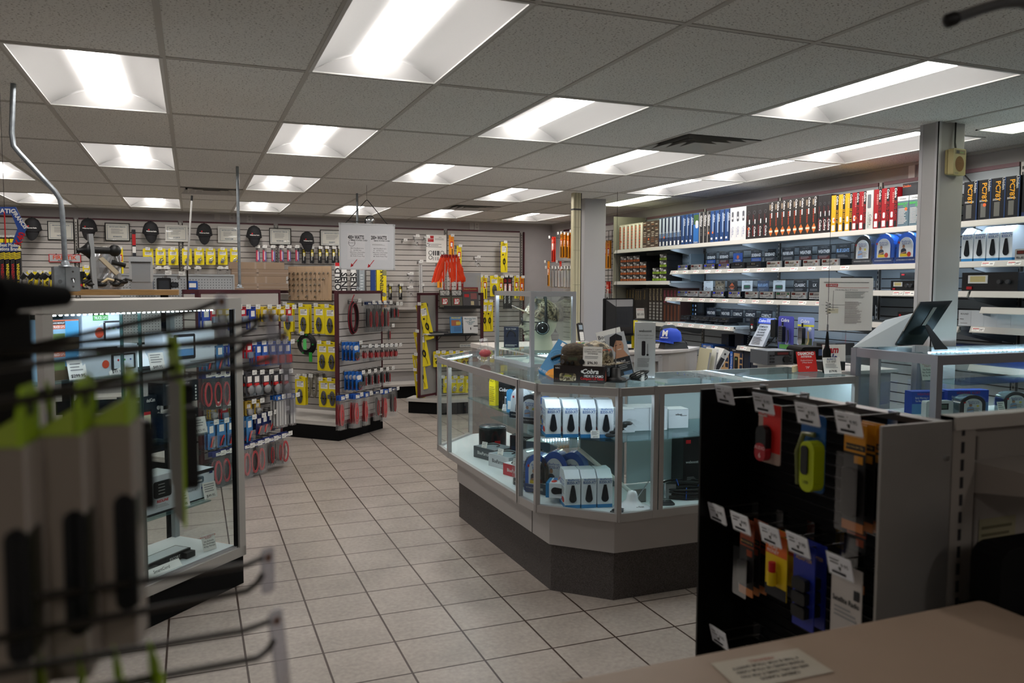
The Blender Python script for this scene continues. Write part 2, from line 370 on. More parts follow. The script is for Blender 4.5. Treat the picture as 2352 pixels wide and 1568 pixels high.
# columns and raceway
COLM = col('a9a7a6', .5, noise=.02, scale=5)
mb = MB(); mb.rbox(4.12, 4.335, 3.56, 3.69, 0, CEIL, .01, COLM, ax='z')
for (x0, x1, y0, y1) in ((4.115, 4.125, 3.555, 3.58), (4.115, 4.135, 3.554, 3.564), (4.117, 4.121, 3.67, 3.693)): mb.box(x0, x1, y0, y1, 0, CEIL, col('b9b8ba', .4))
o = struct('trim_4', mb)
c1 = aZ(1343, 455, CEIL); c2 = aZ(1378, 459, CEIL)
mb = MB(); mb.rbox(c1.x, c2.x+.03, c1.y, c1.y+.28, 0, CEIL, .008, col('a3a2a3', .5), ax='z'); struct('trim_5', mb)
RC = col('b8b294', .5); q = aZ(1333, 441, CEIL)
t = thing('cable_raceway', 'beige vertical cable raceway in front of the far column', 'raceway', (q.x, q.y+.1, 0))
mb = MB(); mb.box(-.042, .042, -.03, .03, .95, CEIL, RC); mb.box(-.02, -.016, -.033, -.03, .95, CEIL, col('8f8a72'))
mb.box(.016, .02, -.033, -.03, .95, CEIL, col('8f8a72'))
for z in (1.2, 1.62, 1.98, 2.22): mb.box(-.043, .043, -.034, -.03, z, z+.003, col('8f8a72'))
put('channel', mb, t); mb = MB(); mb.box(-.045, .045, -.036, .03, 2.40, 2.415, BLACK); put('strap', mb, t)
mb = MB(); mb.tube([(q.x+.052, q.y+.08, z) for z in (.95, 1.2, 1.5, 1.8, 2.2, CEIL)], .004, BLACK); solo('cable', mb, 'thin black cable running down between raceway and far column', 'cable')
# wall outlets above the slatwall
def plate(px, py, n, lab):
    p = aY(px, py, 11.645); b = MB(); b.rbox(-.036, .036, -.008, 0, -.06, .06, .006, col('b9b6b2', .4))
    t = thing('wall_plate', lab, 'wall plate', (p.x, p.y, p.z)); put('cover', b, t)
    b = MB()
    for s in (-1, 1):
        if n: b.disc(0, s*.022, .016, -.009, col('a8a5a0')); b.box(-.007, -.005, -.0095, -.009, s*.022-.004, s*.022+.004, INK); b.box(.005, .007, -.0095, -.009, s*.022-.004, s*.022+.004, INK)
    if n: put('socket', b, t)
plate(499, 494, 0, 'blank wall plate above the slatwall, left of two outlets'); plate(533, 497, 1, 'left outlet plate above the slatwall'); plate(573, 501, 1, 'square outlet box above the slatwall by the pole')
plate(1083, 517, 0, 'blank wall plate above the right end of the slatwall'); plate(1095, 519, 1, 'outlet beside the blank plate at the right end of the slatwall')
# ============================================================ RIGHT WALL: shelving with radios
RWALL = col('aab1b6', .55)
ups = [2.65, 3.87, 5.09, 6.31, 7.53, 8.78, 10.0, 11.2]
for k in range(7):
    y0, y1 = ups[k]+.03, ups[k+1]-.03
    t = thing('slatwall_panel', f'slatwall panel on the right wall, {ORD[6-k]} from the far corner', 'wall panel', (5.27, y1, 0), -PI/2, 'slatwall panels on the right wall')
    mb = MB(); slats(mb, y1-y0, .3, 2.43, RWALL if k < 5 else SLAT, T=.015); put('slat_panel', mb, t)
    mb = MB(); mb.box(0, y1-y0, -.004, .015, 2.432, 2.46, MAROON if k > 4 else col('84646a')); put('top_trim', mb, t)
for k, y in enumerate(ups[:-1]):
    dup(up0, (5.265, y, .2), -PI/2, f'slotted upright on the right wall, {ORD[6-k]} from the far corner', 'slotted uprights on the right wall', sc=(1, 1, 1.012))
SH = col('b3b1ab', .45); SHB = col('a2abb0', .5); TAGR = col('b33a3a'); LEDW = emit('d8ecff', 22)
tagc = 0
def price_label(par, x, z, y, lab=None, big=None):
    b = MB(); b.rect(-.045, .045, -.014, .014, 0, PAPER); b.rect(-.04, .005, .002, .008, -.0004, TAGR); b.rect(-.04, -.01, -.006, -.003, -.0004, GREYP)
    if big: b.text(big, .022, -.001, .015, -.0005, INK, bold=.01)
    else: b.rect(.015, .035, -.004, .004, -.0004, GREYP)
    return put('price_label', b, par, (x, y, z))
PL = None
def shelf(y0, y1, z, d, label, tags=(), led=False, group='wall shelves holding radios', m=SH, bigs={}):
    # z = height of the deck top; front faces -X; local x runs from y1 towards y0
    t = thing('wall_shelf', label, 'shelf', (5.25-d, y1, z), -PI/2, group); L = y1-y0
    b = MB(); b.box(0, L, 0, d, -.022, 0, SHB); b.box(0, L, -.004, .012, -.035, -.0005, m); put('deck', b, t)
    b = MB(); b.add([(0, -.006, .002), (L, -.006, .002), (L, -.022, -.036), (0, -.022, -.036)], [(0, 1, 2, 3)], m); b.add([(0, -.004, .002), (L, -.004, .002), (L, -.004, -.036), (0, -.004, -.036)], [(0, 1, 2, 3)], m)
    b.add([(0, -.006, .002), (0, -.022, -.036), (0, -.004, -.036)], [(0, 1, 2)], m); b.add([(L, -.006, .002), (L, -.022, -.036), (L, -.004, -.036)], [(0, 1, 2)], m)
    b.box(0, L, -.024, -.004, -.04, -.036, m); put('price_channel', b, t)
    for x in (.006, L-.01):
        b = MB(); b.ext([(0, -.022), (d, -.022), (d, -.12), (d-.05, -.12), (0, -.05)], x, x+.004, col('8f9498', .5), 'x'); put('bracket', b, t)
    global PL
    for k, x in enumerate(tags):
        if x < .05 or x > L-.05: continue
        if k in bigs: price_label(t, x, -.018, -.0155, big=bigs[k]).rotation_euler.x = -.40; continue
        if PL is None: PL = price_label(t, x, -.018, -.0155); PL.rotation_euler.x = -.40
        else:
            o = PL.copy(); COL.objects.link(o); o.parent = t; o.location = (x, -.0155, -.018)
    if led:
        b = MB(); b.box(.04, L-.04, .05, .07, -.03, -.022, LEDW); put('led_strip', b, t)
    return t
S1Z, S2Z, S3Z, S4Z, S5Z = 2.045, 1.775, 1.488, 1.222, 1.045
Ybs = [(7.53, 8.75), (6.31, 7.53), (5.09, 6.31), (3.87, 5.09), (2.65, 3.87)]
nm = ['far bay with the end panel', 'second bay', 'third bay', 'fourth bay', 'bay right of the big column']
for k, (a, b_) in enumerate(Ybs): shelf(a, b_, S1Z, .42, f'top shelf of the {nm[k]} carrying upright radio boxes', led=k > 0)
shelf(7.53, 8.75, 1.665, .42, 'empty-fronted shelf with stacked small dark boxes in the far bay')
shelf(7.53, 8.75, 1.205, .42, 'lower shelf with dark upright boxes in the far bay')
shelf(7.53, 8.75, .72, .42, 'bottom shelf of the far bay near the monitor')
shelf(6.31, 7.50, S2Z, .42, 'upper radio shelf of the second bay', [.1, .29, .48, .68, .86, 1.05], led=True)
shelf(5.09, 6.31, S2Z, .42, 'upper radio shelf of the third bay', [.1, .3, .5, .74, .95, 1.12], led=True)
shelf(3.87, 5.09, S2Z, .42, 'shelf with the blue clamshell headsets', [.1], led=True)
shelf(2.65, 3.87, S2Z, .42, 'shelf right of the column with a $249 label', [.12, .3], led=True, bigs={1: "'249\""})
shelf(6.31, 7.53, S3Z, .46, 'middle radio shelf of the second bay', [.08, .27, .48, .68, .86, 1.06, 1.22], led=True)
shelf(5.09, 6.31, S3Z, .46, 'middle radio shelf of the third bay', [.1, .29, .49, .7, .9, 1.1], led=True)
shelf(3.89, 5.08, 1.578, .42, 'shelf with black power supplies and a 219 label', [.1, .2, .62, .72], bigs={2: "'219\""})
shelf(2.65, 3.87, 1.578, .42, 'shelf with a long black amplifier right of the column')
shelf(6.34, 7.53, S4Z, .46, 'lower radio shelf with small mobile radios', [.1, .3, .5, .7, .9, 1.1])
shelf(3.95, 5.09, 1.338, .42, 'shelf with a red-knobbed meter behind the paper sign', [.2], bigs={})
shelf(5.09, 6.33, S5Z, .42, 'low shelf with blister packs and the phone-style radio display', [.1, .3, .55, .8, 1.05])
shelf(2.65, 3.86, 1.345, .42, 'shelf of plain white boxes with a 39 label', [.06], bigs={0: "'39\""})
shelf(2.4, 3.76, 1.475, .46, 'short empty shelf above the white boxes')
shelf(5.09, 7.3, .79, .42, 'bottom shelf with blue two-way radio boxes')
mb = MB(); mb.box(0, .012, 0, .44, 0, 2.455, col('8f8c7e', .5)); solo('end_panel', mb, 'tall beige end panel closing the shelving at its far end', 'panel', (4.81, 8.775, 0), -PI/2)
mb = MB(); mb.box(0, 6.1, .3, .43, 0, .5, SHB); solo('base_cabinet', mb, 'grey base cabinets under the radio shelves', 'cabinet', (4.83, 8.75, 0), -PI/2)
# ---- boxes on the top shelf
DOT = col('f0703a', .6)
K = {}
def spine(kind, w, h, d=.24):
    key = (kind, round(w, 3))
    if key in K: return K[key]
    b = MB(); g = w*.985
    base = dict(camo='c9c2b0', brown='4a3a30', bluew='2b3f66', blue='1d4278', blk='26262a', cob='232022', white='dedede', hd='2a2624', yel='e0a81c', red='98141e', wht='c9c9c6', pc='16181e', gal='1e1c1a', ann='28201f', mar='3a2420', dk='141519')[kind]
    bm = col(base, .4); b.box(-g/2, g/2, 0, d, 0, h, bm); y = -.0006; T = lambda s, x, z, hh, m, **k: b.text(s, x, z, hh, y-.0004, m, rz=-PI/2, **k)
    W_ = col('e8e8e8')
    if kind == 'camo':
        b.rect(-g*.1, g*.28, .01, h-.01, y, col('efeae0')); b.rect(-g*.42, -g*.12, .01, h-.03, y, col('b8481c'))
        for k in range(9): b.rect(-g*.45+random.random()*g*.2, -g*.1, k*h/9+.004, k*h/9+.012, y-.0002, col('3a4a28'))
        b.disc(0, .02, .01, y-.0003, W_)
    elif kind == 'brown':
        for k in range(14): b.rect(-g*.45+random.random()*g*.3, g*.1+random.random()*g*.3, k*h/14, k*h/14+.009, y, col(random.choice(['8a5a3a', 'c2b8a8', '2a2018'])))
    elif kind == 'bluew':
        b.rect(-g*.45, g*.1, h*.45, h*.98, y, col('b9c4d2')); b.rect(-g*.45, g*.1, h*.3, h*.45, y, col('6c86ac')); b.rect(-g*.35, g*.02, .01, .055, y-.0002, W_)
        b.rect(g*.15, g*.45, .01, h-.01, y-.0002, col('182238')); T('29 LX BT', g*.3, h*.4, .012, W_, maxw=.1)
    elif kind == 'blue':
        b.rect(-g*.1, g*.15, h*.3, h*.9, y, col('8ca2c0')); b.rect(g*.2, g*.45, 0, h, y, col('14233f')); T('Cobra', g*.32, h*.75, .02, W_, bold=.01); b.rect(-g*.4, -g*.05, .03, .05, y, W_)
    elif kind == 'blk':
        b.rect(-g*.45, -g*.2, 0, h, y, col('8f8d88')); T('Galaxy', g*.05, h*.72, .03, W_, bold=.02); T('DX 959', g*.1, h*.35, .015, col('9a9a9a'))
    elif kind == 'cob':
        b.disc(-g*.0, h*.78, g*.22, y, col('5a5a5e')); b.disc(0, h*.78, g*.17, y-.0002, bm); b.rect(g*.05, g*.22, h*.45, h*.58, y, W_)
        T('Cobra', g*.12, h*.22, .026, W_, bold=.02, shear=.2); T('29 LX BLACK', -g*.2, h*.25, .012, RED)
        T('LIMITED', -g*.15, h*.62, .012, col('8a3030'))
    elif kind == 'white':
        b.rbox(-g*.2, g*.2, y-.0004, y, h*.58, h*.88, g*.15, col('555860')); b.rect(-g*.12, g*.12, h*.66, h*.72, y-.0006, W_); T('Cobra', g*.1, h*.3, .022, col('2a4a9a'), shear=.2); T('29 LTD CHR', -g*.2, h*.25, .012, col('7a88b0'))
    elif kind == 'hd':
        T('Cobra', g*.2, h*.86, .022, W_, bold=.02, shear=.2); b.rect(-g*.3, -g*.05, h*.78, h*.93, y, col('8a7a68')); T('29 LX LE CB RADIO', -g*.1, h*.5, .014, col('d8481c'), bold=.01, maxw=h*.36)
        b.rect(g*.05, g*.2, h*.55, h*.7, y, W_); b.flat([(-g*.3, y, h*.15), (0, y, h*.04), (g*.3, y, h*.15), (g*.3, y, h*.2), (0, y, h*.30), (-g*.3, y, h*.2)], col('c86a28')); b.rect(-g*.3, g*.3, h*.15, h*.2, y-.0002, col('e8d8c0'))
    elif kind in ('yel', 'red'):
        b.rect(g*.14, g*.5, 0, h, y, col('151316')); T('Cobra', g*.32, h*.85, .02, W_, bold=.02, shear=.2); T('29 LTD CLASSIC' if kind == 'red' else '29 NW ST', g*.32, h*.42, .018, RED if kind == 'red' else col('e0a81c'), bold=.02, maxw=h*.5)
        b.rect(-g*.4, g*.02, .015, .06, y, W_); b.rbox(-g*.3, -g*.02, y-.0003, y, h*.26, h*.4, g*.1, W_); b.lines(-g*.1, g*.1, .18, .26, 6, y, col('d8b0a0'))
    elif kind == 'wht':
        b.rbox(-g*.3, g*.2, y-.0004, y, h*.55, h*.9, g*.1, col('6a6e72')); T('Cobra', g*.15, h*.25, .024, INK, shear=.2); T('19 DX LCD CB Radio', -g*.15, h*.25, .013, col('3a8a6a'), maxw=h*.4)
    elif kind == 'pc':
        T('PC787', -g*.05, h*.68, .034, col('e0a020'), bold=.02, maxw=h*.5); T('Uniden', g*.33, h*.85, .02, W_); b.rect(-g*.3, g*.1, .02, h*.42, y, col('6a6a66')); b.lines(-g*.4, g*.3, h*.45, h*.5, 2, y, W_); b.rect(g*.4, g*.48, 0, h, y, col('1c3c6a'))
    elif kind == 'gal':
        b.text('Galaxy', -g*.1, h*.8, .03, y, col('a08a4a'), rz=PI/2, maxw=h*.35); b.rect(-g*.3, g*.3, .03, h*.4, y, col('3c3a38'))
    elif kind == 'ann':
        b.text('ANYTONE', -g*.05, h*.8, .032, y, col('b8b088'), rz=PI/2, bold=.02, maxw=h*.36); 
        for k in range(6): b.rect(-g*.3, g*.3, .02+k*.035, .045+k*.035, y, col('9a9a94'))
    elif kind == 'mar':
        b.text('RCI 2970', -g*.05, h*.75, .035, y, col('a03a5a'), rz=PI/2, bold=.02, maxw=h*.36); b.rect(-g*.2, g*.2, .02, h*.5, y, col('6a3a22'))
    K[key] = b.mesh('box_'+kind); return K[key]
def book(kind, y0, y1, z, h, label, group, X=4.86, d=.24, name='radio_box', dot=False, flip=0):
    w = abs(y1-y0); o = solo(name, spine(kind, w, h, d), label, 'box', (X, (y0+y1)/2, z), -PI/2, group)
    if dot: 
        b = MB(); b.disc(0, .1, .012, -.0012, DOT); put('round_sticker', b, o)
    return o
def row(kind, ys, z, h, text, group, **k):
    n = len(ys)-1
    for i in range(n):
        pos = 'only' if n == 1 else (ORD[i]+' from the left')
        book(kind, ys[i], ys[i+1], z, h, text+(f', {pos}' if n > 1 else ''), group, dot=(i in k.get('dots', ())), **{q: v for q, v in k.items() if q != 'dots'})
G1 = 'upright radio boxes on the top shelf'
row('camo', [8.71, 8.62, 8.52, 8.43, 8.34, 8.25, 8.16], S1Z, .3, 'white and orange camouflage-patterned radio box standing on the top shelf', G1, dots=(0,))
row('brown', [8.16, 8.07, 7.99, 7.90, 7.82], S1Z, .3, 'brown patterned radio box standing right of the camouflage boxes', G1, dots=(1,))
row('bluew', [7.81, 7.74, 7.67, 7.6, 7.52, 7.45, 7.37], S1Z, .315, 'white and blue radio box standing right of the brown ones', G1, dots=(1,))
row('blue', [7.37, 7.29, 7.22, 7.15], S1Z, .315, 'blue radio box beside the box that shows its blue front', G1)
b = MB(); b.box(-.05, .05, 0, .24, 0, .315, col('1d4278')); b.rect(-.045, .045, .02, .2, -.001, col('2a6ab0')); b.rect(-.04, .045, .2, .3, -.001, col('3a5a2a')); b.rbox(-.01, .04, -.002, -.001, .16, .24, .02, col('c8ccd0')); b.text('Cobra', 0, .02, .02, -.0015, WHITE)
solo('radio_box', b, 'blue radio box with a white radio pictured on its front, between blue and black boxes', 'box', (4.86, 7.1, S1Z), -PI/2, G1)
row('blk', [7.05, 6.98, 6.91, 6.85], S1Z, .315, 'black and silver radio box with white script on its spine', G1, dots=(2,))
row('blue', [6.85, 6.77, 6.69, 6.61, 6.53], S1Z, .315, 'blue radio box just left of the three white boxes', G1, dots=(0,))
row('white', [6.53, 6.455, 6.37, 6.29], S1Z, .315, 'white radio box standing on the top shelf', G1)
row('cob', [6.29, 6.21, 6.13, 6.05, 5.975], S1Z, .315, 'plain black radio box right of the white boxes', G1, dots=(0,))
row('hd', [5.975, 5.9, 5.82, 5.74, 5.66, 5.59, 5.51, 5.43, 5.36][:9], S1Z, .318, 'black radio box with an orange diamond emblem on its spine', G1)
row('cob', [5.36, 5.315, 5.27, 5.205][:0] or [5.355, 5.30, 5.25, 5.205], S1Z, .315, 'black radio box just left of the yellow boxes', G1)
row('yel', [5.20, 5.12, 5.05, 4.975], S1Z, .30, 'yellow and black radio box', G1, dots=(0,))
row('red', [4.975, 4.905, 4.835], S1Z, .30, 'red and black radio box left of the grey-white one', G1, dots=(0,))
row('wht', [4.835, 4.765], S1Z, .30, 'single grey-white radio box among red boxes', G1)
row('red', [4.76, 4.685, 4.61, 4.54], S1Z, .30, 'red and black radio box right of the grey-white one', G1)
b = MB(); b.box(-.2, .11, 0, .2, 0, .32, col('26272a', .4)); b.box(-.2, -.07, -.001, 0, .02, .3, col('303236')); b.text('Uniden', -.16, .3, .018, -.003, DOT); b.text('Bearcat', .03, .29, .022, -.003, DOT, bold=.02); b.lines(-.05, .09, .22, .27, 3, -.002, GREYP)
solo('radio_box', b, 'large black box with orange lettering standing behind the two scanner boxes', 'box', (4.9, 4.33, S1Z), -PI/2, G1)
for k, y in enumerate((4.49, 4.385)):
    b = MB(); b.box(-.05, .05, 0, .03, 0, .225, col('5f7480', .4)); b.box(-.05, .05, -.001, 0, .19, .225, col('d0d4d6')); b.text('Uniden', 0, .207, .014, -.002, col('40444a')); b.text('BEARCAT', 0, .17, .017, -.002, col('4ac84a'), bold=.02, maxw=.09); b.text('860', .02, .15, .015, -.002, col('4ac84a'))
    b.lines(-.04, .04, .02, .135, 12, -.002, WHITE)
    if k == 0: b.disc(.03, .13, .012, -.003, DOT)
    solo('scanner_box', b, ['left grey-blue scanner box with green lettering and an orange dot sticker', 'right grey-blue scanner box with green lettering'][k], 'box', (4.865, y, S1Z), -PI/2, G1)
row('pc', [3.985, 3.88], S1Z, .265, 'black radio box with yellow lettering half hidden by the column', G1)
row('pc', [3.875, 3.78, 3.68, 3.585], S1Z, .265, 'black radio box with tall yellow lettering right of the column', G1, dots=(0,))
b = MB(); b.box(-.14, .14, 0, .24, 0, .265, col('14161c', .4)); b.text('Uniden', -.05, .235, .022, -.001, WHITE, bold=.01); b.text('PC787', -.03, .165, .05, -.001, col('e0a020'), bold=.03); b.rect(-.09, .13, .04, .12, -.001, col('a8acac')); b.rect(-.08, -.03, .08, .11, -.0015, col('6a8ac0')); b.rect(-.14, .14, 0, .03, -.001, col('1c2c5a'))
solo('radio_box', b, 'black radio box turned to show its front with a radio picture', 'box', (4.86, 3.43, S1Z), -PI/2, G1)
# coil of cables on the wall above
mb = MB(); random.seed(3)
for k in range(9):
    cy, cz, r = 4.45+random.uniform(-.09, .09), 2.49+random.uniform(-.02, .02), random.uniform(.06, .11)
    mb.tube([(5.22-.012*k, cy+r*1.3*math.cos(a*PI/10), max(2.40, cz+r*.75*math.sin(a*PI/10+k*.2))) for a in range(20)], .006, BLACK, 6, closed=True)
mb.tube([(5.2, 4.62, 2.5), (5.21, 4.66, 2.45), (5.22, 4.67, 2.38), (5.22, 4.67, 2.30)], .005, BLACK); mb.tube([(5.2, 4.3, 2.45), (5.21, 4.22, 2.36), (5.22, 4.2, 2.30)], .005, BLACK)
solo('cable_coil', mb, 'tangled coil of black cables lying above the red radio boxes', 'cable')
plateb = MB(); plateb.box(-.03, .03, -.012, 0, -.06, .06, WHITE); solo('wall_plate', plateb, 'white wall plate left of the black cable coil', 'wall plate', (5.29, 4.80, 2.51), -PI/2)
# ---- far bay: small stacked boxes
def smallbox(kind):
    b = MB(); b.box(-.073, .073, 0, .2, 0, .074, col('1b1c1f', .4)); c = col('c0601c') if kind == 'o' else col('8ab02a'); 
    b.rect(-.07, .07, .006, .03, -.001, c); b.rbox(-.055, .0, -.002, -.001, .035, .066, .01, col('9a9a9c')); b.rbox(.01, .06, -.002, -.001, .032, .05, .008, col('cfd0d2')); b.rect(-.065, -.04, .055, .07, -.002, WHITE)
    b.text('BEARCAT', 0, .018, .012, -.002, INK, bold=.02, maxw=.1); return b.mesh('small_box_'+kind)
so, sg = smallbox('o'), smallbox('g')
S2b = 1.665
for c in range(4):
    for r in range(3 if c == 3 else 4):
        solo('scanner_box', so, f'small black and orange box, {["bottom", "second", "third", "top"][r]} of the {ORD[c]} stack from the end panel', 'box', (4.86, 8.6-.152*c, S2b+.0755*r), -PI/2, 'small boxes stacked in the far bay')
for c, n in ((0, 2), (1, 4)):
    for r in range(n):
        solo('scanner_box', sg, f'small black and green box, {["bottom", "second", "third", "top"][r]} of the {["shorter", "taller"][c]} green stack', 'box', (4.86, 7.865-.149*c, S2b+.0755*r), -PI/2, 'small boxes stacked in the far bay')
b = MB(); b.box(-.19, .19, 0, .13, 0, .3, col('10181e', .4)); b.flat([(.0, -.001, .15), (.03, -.001, .15), (.015, -.001, .2)], col('b0a040')); b.lines(-.1, .1, .03, .1, 4, -.001, col('2a5a6a'))
solo('radio_box', b, 'dark teal box standing behind the orange and green stacks', 'box', (5.07, 8.11, S2b), -PI/2)
for k in range(4):
    b = MB(); b.box(-.215, .215, 0, .17, 0, .074, col('7c8a94', .35)); b.text('Uniden', .1, .036, .042, -.001, col('47545f'), rz=PI, bold=.02)
    solo('radio_box', b, f'flat silver box with upside-down lettering, {["bottom", "second", "third", "top"][k]} of its stack', 'box', (5.065, 7.70, S2b+.0745*k), -PI/2, 'silver boxes stacked in the far bay')
G2 = 'dark upright boxes on the lower shelf of the far bay'
row('gal', [8.705, 8.634, 8.563, 8.492], 1.205, .38, 'narrow black box with gold vertical lettering nearest the end panel', G2, X=4.96)
row('gal', [8.487, 8.436, 8.385, 8.324], 1.205, .37, 'slim black box left of the wider black one', G2, X=4.96)
row('gal', [8.324, 8.182], 1.205, .38, 'wider black box with gold lettering behind the monitor', G2, X=4.96)
row('ann', [8.177, 8.096, 8.019, 7.943, 7.867], 1.205, .385, 'black box with tall pale vertical lettering', G2, X=4.96)
row('mar', [7.862, 7.791, 7.720, 7.653, 7.582, 7.511], 1.205, .385, 'dark brown box with magenta vertical lettering', G2, X=4.96)
b = MB(); b.box(-.12, .12, 0, .13, 0, .22, col('0e1216', .35))
for r in range(4): b.disc(-.08, .04+.045*r, .014, -.001, col('3a6aa0')); b.disc(-.03, .04+.045*r, .012, -.001, col('c0c8d0'))
b.rect(.0, .1, .1, .2, -.001, col('20262c')); b.rect(-.12, -.11, 0, .22, -.001, col('8ab02a'))
solo('radio_box', b, 'black box with blue dots at the right end of the dark boxes', 'box', (5.10, 7.40, 1.222), -PI/2)
b = MB(); b.box(-.05, .05, 0, .2, 0, .22, col('124a6a', .4)); b.rect(-.03, .03, .02, .2, -.001, col('1f7fa8')); solo('folder_box', b, 'blue box standing on the bottom shelf behind the monitor', 'box', (4.9, 8.6, .72), -PI/2)
# ---- radios
def make_radio(face='silver', w=.185, h=.058, d=.2, disp='5a1c14'):
    t = thing('cb_radio', 'x', 'radio'); fm = {'silver': col('b4b4b2', .3, .6), 'black': col('15161a', .35), 'chrome': CHROME, 'camo': col('4a3a28', .6)}[face]
    b = MB(); b.box(-w/2+.004, w/2-.004, .012, d, 0, h, col('17181a', .4, noise=0)); b.box(-w/2+.02, w/2-.02, .05, d-.02, h, h+.002, col('202124')); put('body', b, t)
    b = MB(); b.rbox(-w/2, w/2, -.004, .014, -.001, h+.001, .006, fm)
    b.lines(-w*.2, w*.15, h*.48, h*.62, 2, -.0052, INK); put('face_plate', b, t)
    b = MB(); b.box(-w*.44, -w*.22, -.007, -.004, h*.55, h*.88, BLACK); b.rect(-w*.42, -w*.24, h*.6, h*.84, -.0075, col(disp, .3)); put('display', b, t)
    b = MB(); b.rect(w*.3, w*.42, h*.6, h*.85, -.0055, col(disp, .3)); put('channel_display', b, t)
    for k in range(6):
        x = -w*.38+w*.135*k; r = .0062 if k < 5 else .011
        b = MB(); b.cyl((x, -.004, h*.24 if k < 5 else h*.32), (x, -.02, h*.24 if k < 5 else h*.32), r, CHROME if face != 'black' else col('55565a', .3, .7), 10, r*.85); put('knob', b, t)
    for k in range(3):
        b = MB(); b.box(-w*.12+k*w*.1, -w*.08+k*w*.1, -.01, -.004, h*.6, h*.8, CHROME); put('switch', b, t)
    return t
rs = Proto(lambda: make_radio('silver')); rb = Proto(lambda: make_radio('chrome', disp='2a3ad0')); rk = Proto(lambda: make_radio('black', w=.2, h=.06, disp='14202a')); rg = Proto(lambda: make_radio('chrome', disp='1c5a34'))
GR = 'car radios lined up on the radio shelves'
s2 = [(7.333, rb, 'chrome radio with a blue-lit display'), (7.09, rs, 'silver radio with an amber display'), (6.86, rb, 'chrome radio with a bright blue display'), (6.62, rb, 'chrome radio left of the black ones'), (6.40, rk, 'black radio with a wide dark screen'), (6.165, rk, 'second black wide-screen radio'),
      (5.89, rs, 'silver radio right of the black ones'), (5.65, rs, 'silver radio under the right weather card'), (5.42, rs, 'silver radio under the blue lights card'), (5.2, rs, 'silver radio at the right end')]
for k, (y, pr, l) in enumerate(s2): pr((4.865, y, S2Z), -PI/2, l+f', {ORD[k]} from the left on the upper radio shelf', GR)
s3 = [(7.36, rb, 'chrome radio with a blue display'), (7.17, rs, 'silver radio with a dim display'), (6.96, rs, 'silver radio in a bracket'), (6.73, rb, 'chrome radio with a wide blue display'), (6.47, rb, 'radio with blue screen and buttons'), (6.215, rs, 'silver radio with a row of knobs'),
      (6.0, rs, 'silver radio with amber dial'), (5.78, rg, 'chrome radio with a green display'), (5.58, rs, 'silver radio under the classic card'), (5.36, rs, 'silver radio under the LX card'), (5.18, rs, 'silver radio at the right end')]
for k, (y, pr, l) in enumerate(s3):
    pr((4.885, y, S3Z+.014), -PI/2, l+f', {ORD[k]} from the left on the middle radio shelf', GR, rx=0)
    b = MB(); b.lathe([(.001, 0), (.07, 0), (.075, .004), (.05, .014), (.001, .014)], BLACK, 20, sx=1.1); solo('radio_stand', b, f'low black turntable stand under the {ORD[k]} radio from the left on the middle shelf', 'stand', (4.97, y, S3Z), -PI/2, 'radio stands')
rt_ = Proto(lambda: make_radio('black', w=.16, h=.045, d=.16, disp='1a2024'))
for k, y in enumerate((7.32, 7.13, 6.97, 6.8, 6.64)):
    rt_((4.9, y, S4Z+.03), -PI/2, f'small black mobile radio, {ORD[k]} from the left on the lower radio shelf', 'small black mobile radios')
    b = MB(); b.lathe([(.001, 0), (.07, 0), (.07, .02), (.05, .03), (.001, .03)], col('3a4046', .3, .5), 20, sx=1.1); solo('radio_stand', b, f'round dark stand under the {ORD[k]} mobile radio on the lower radio shelf', 'stand', (4.98, y, S4Z), -PI/2, 'radio stands')
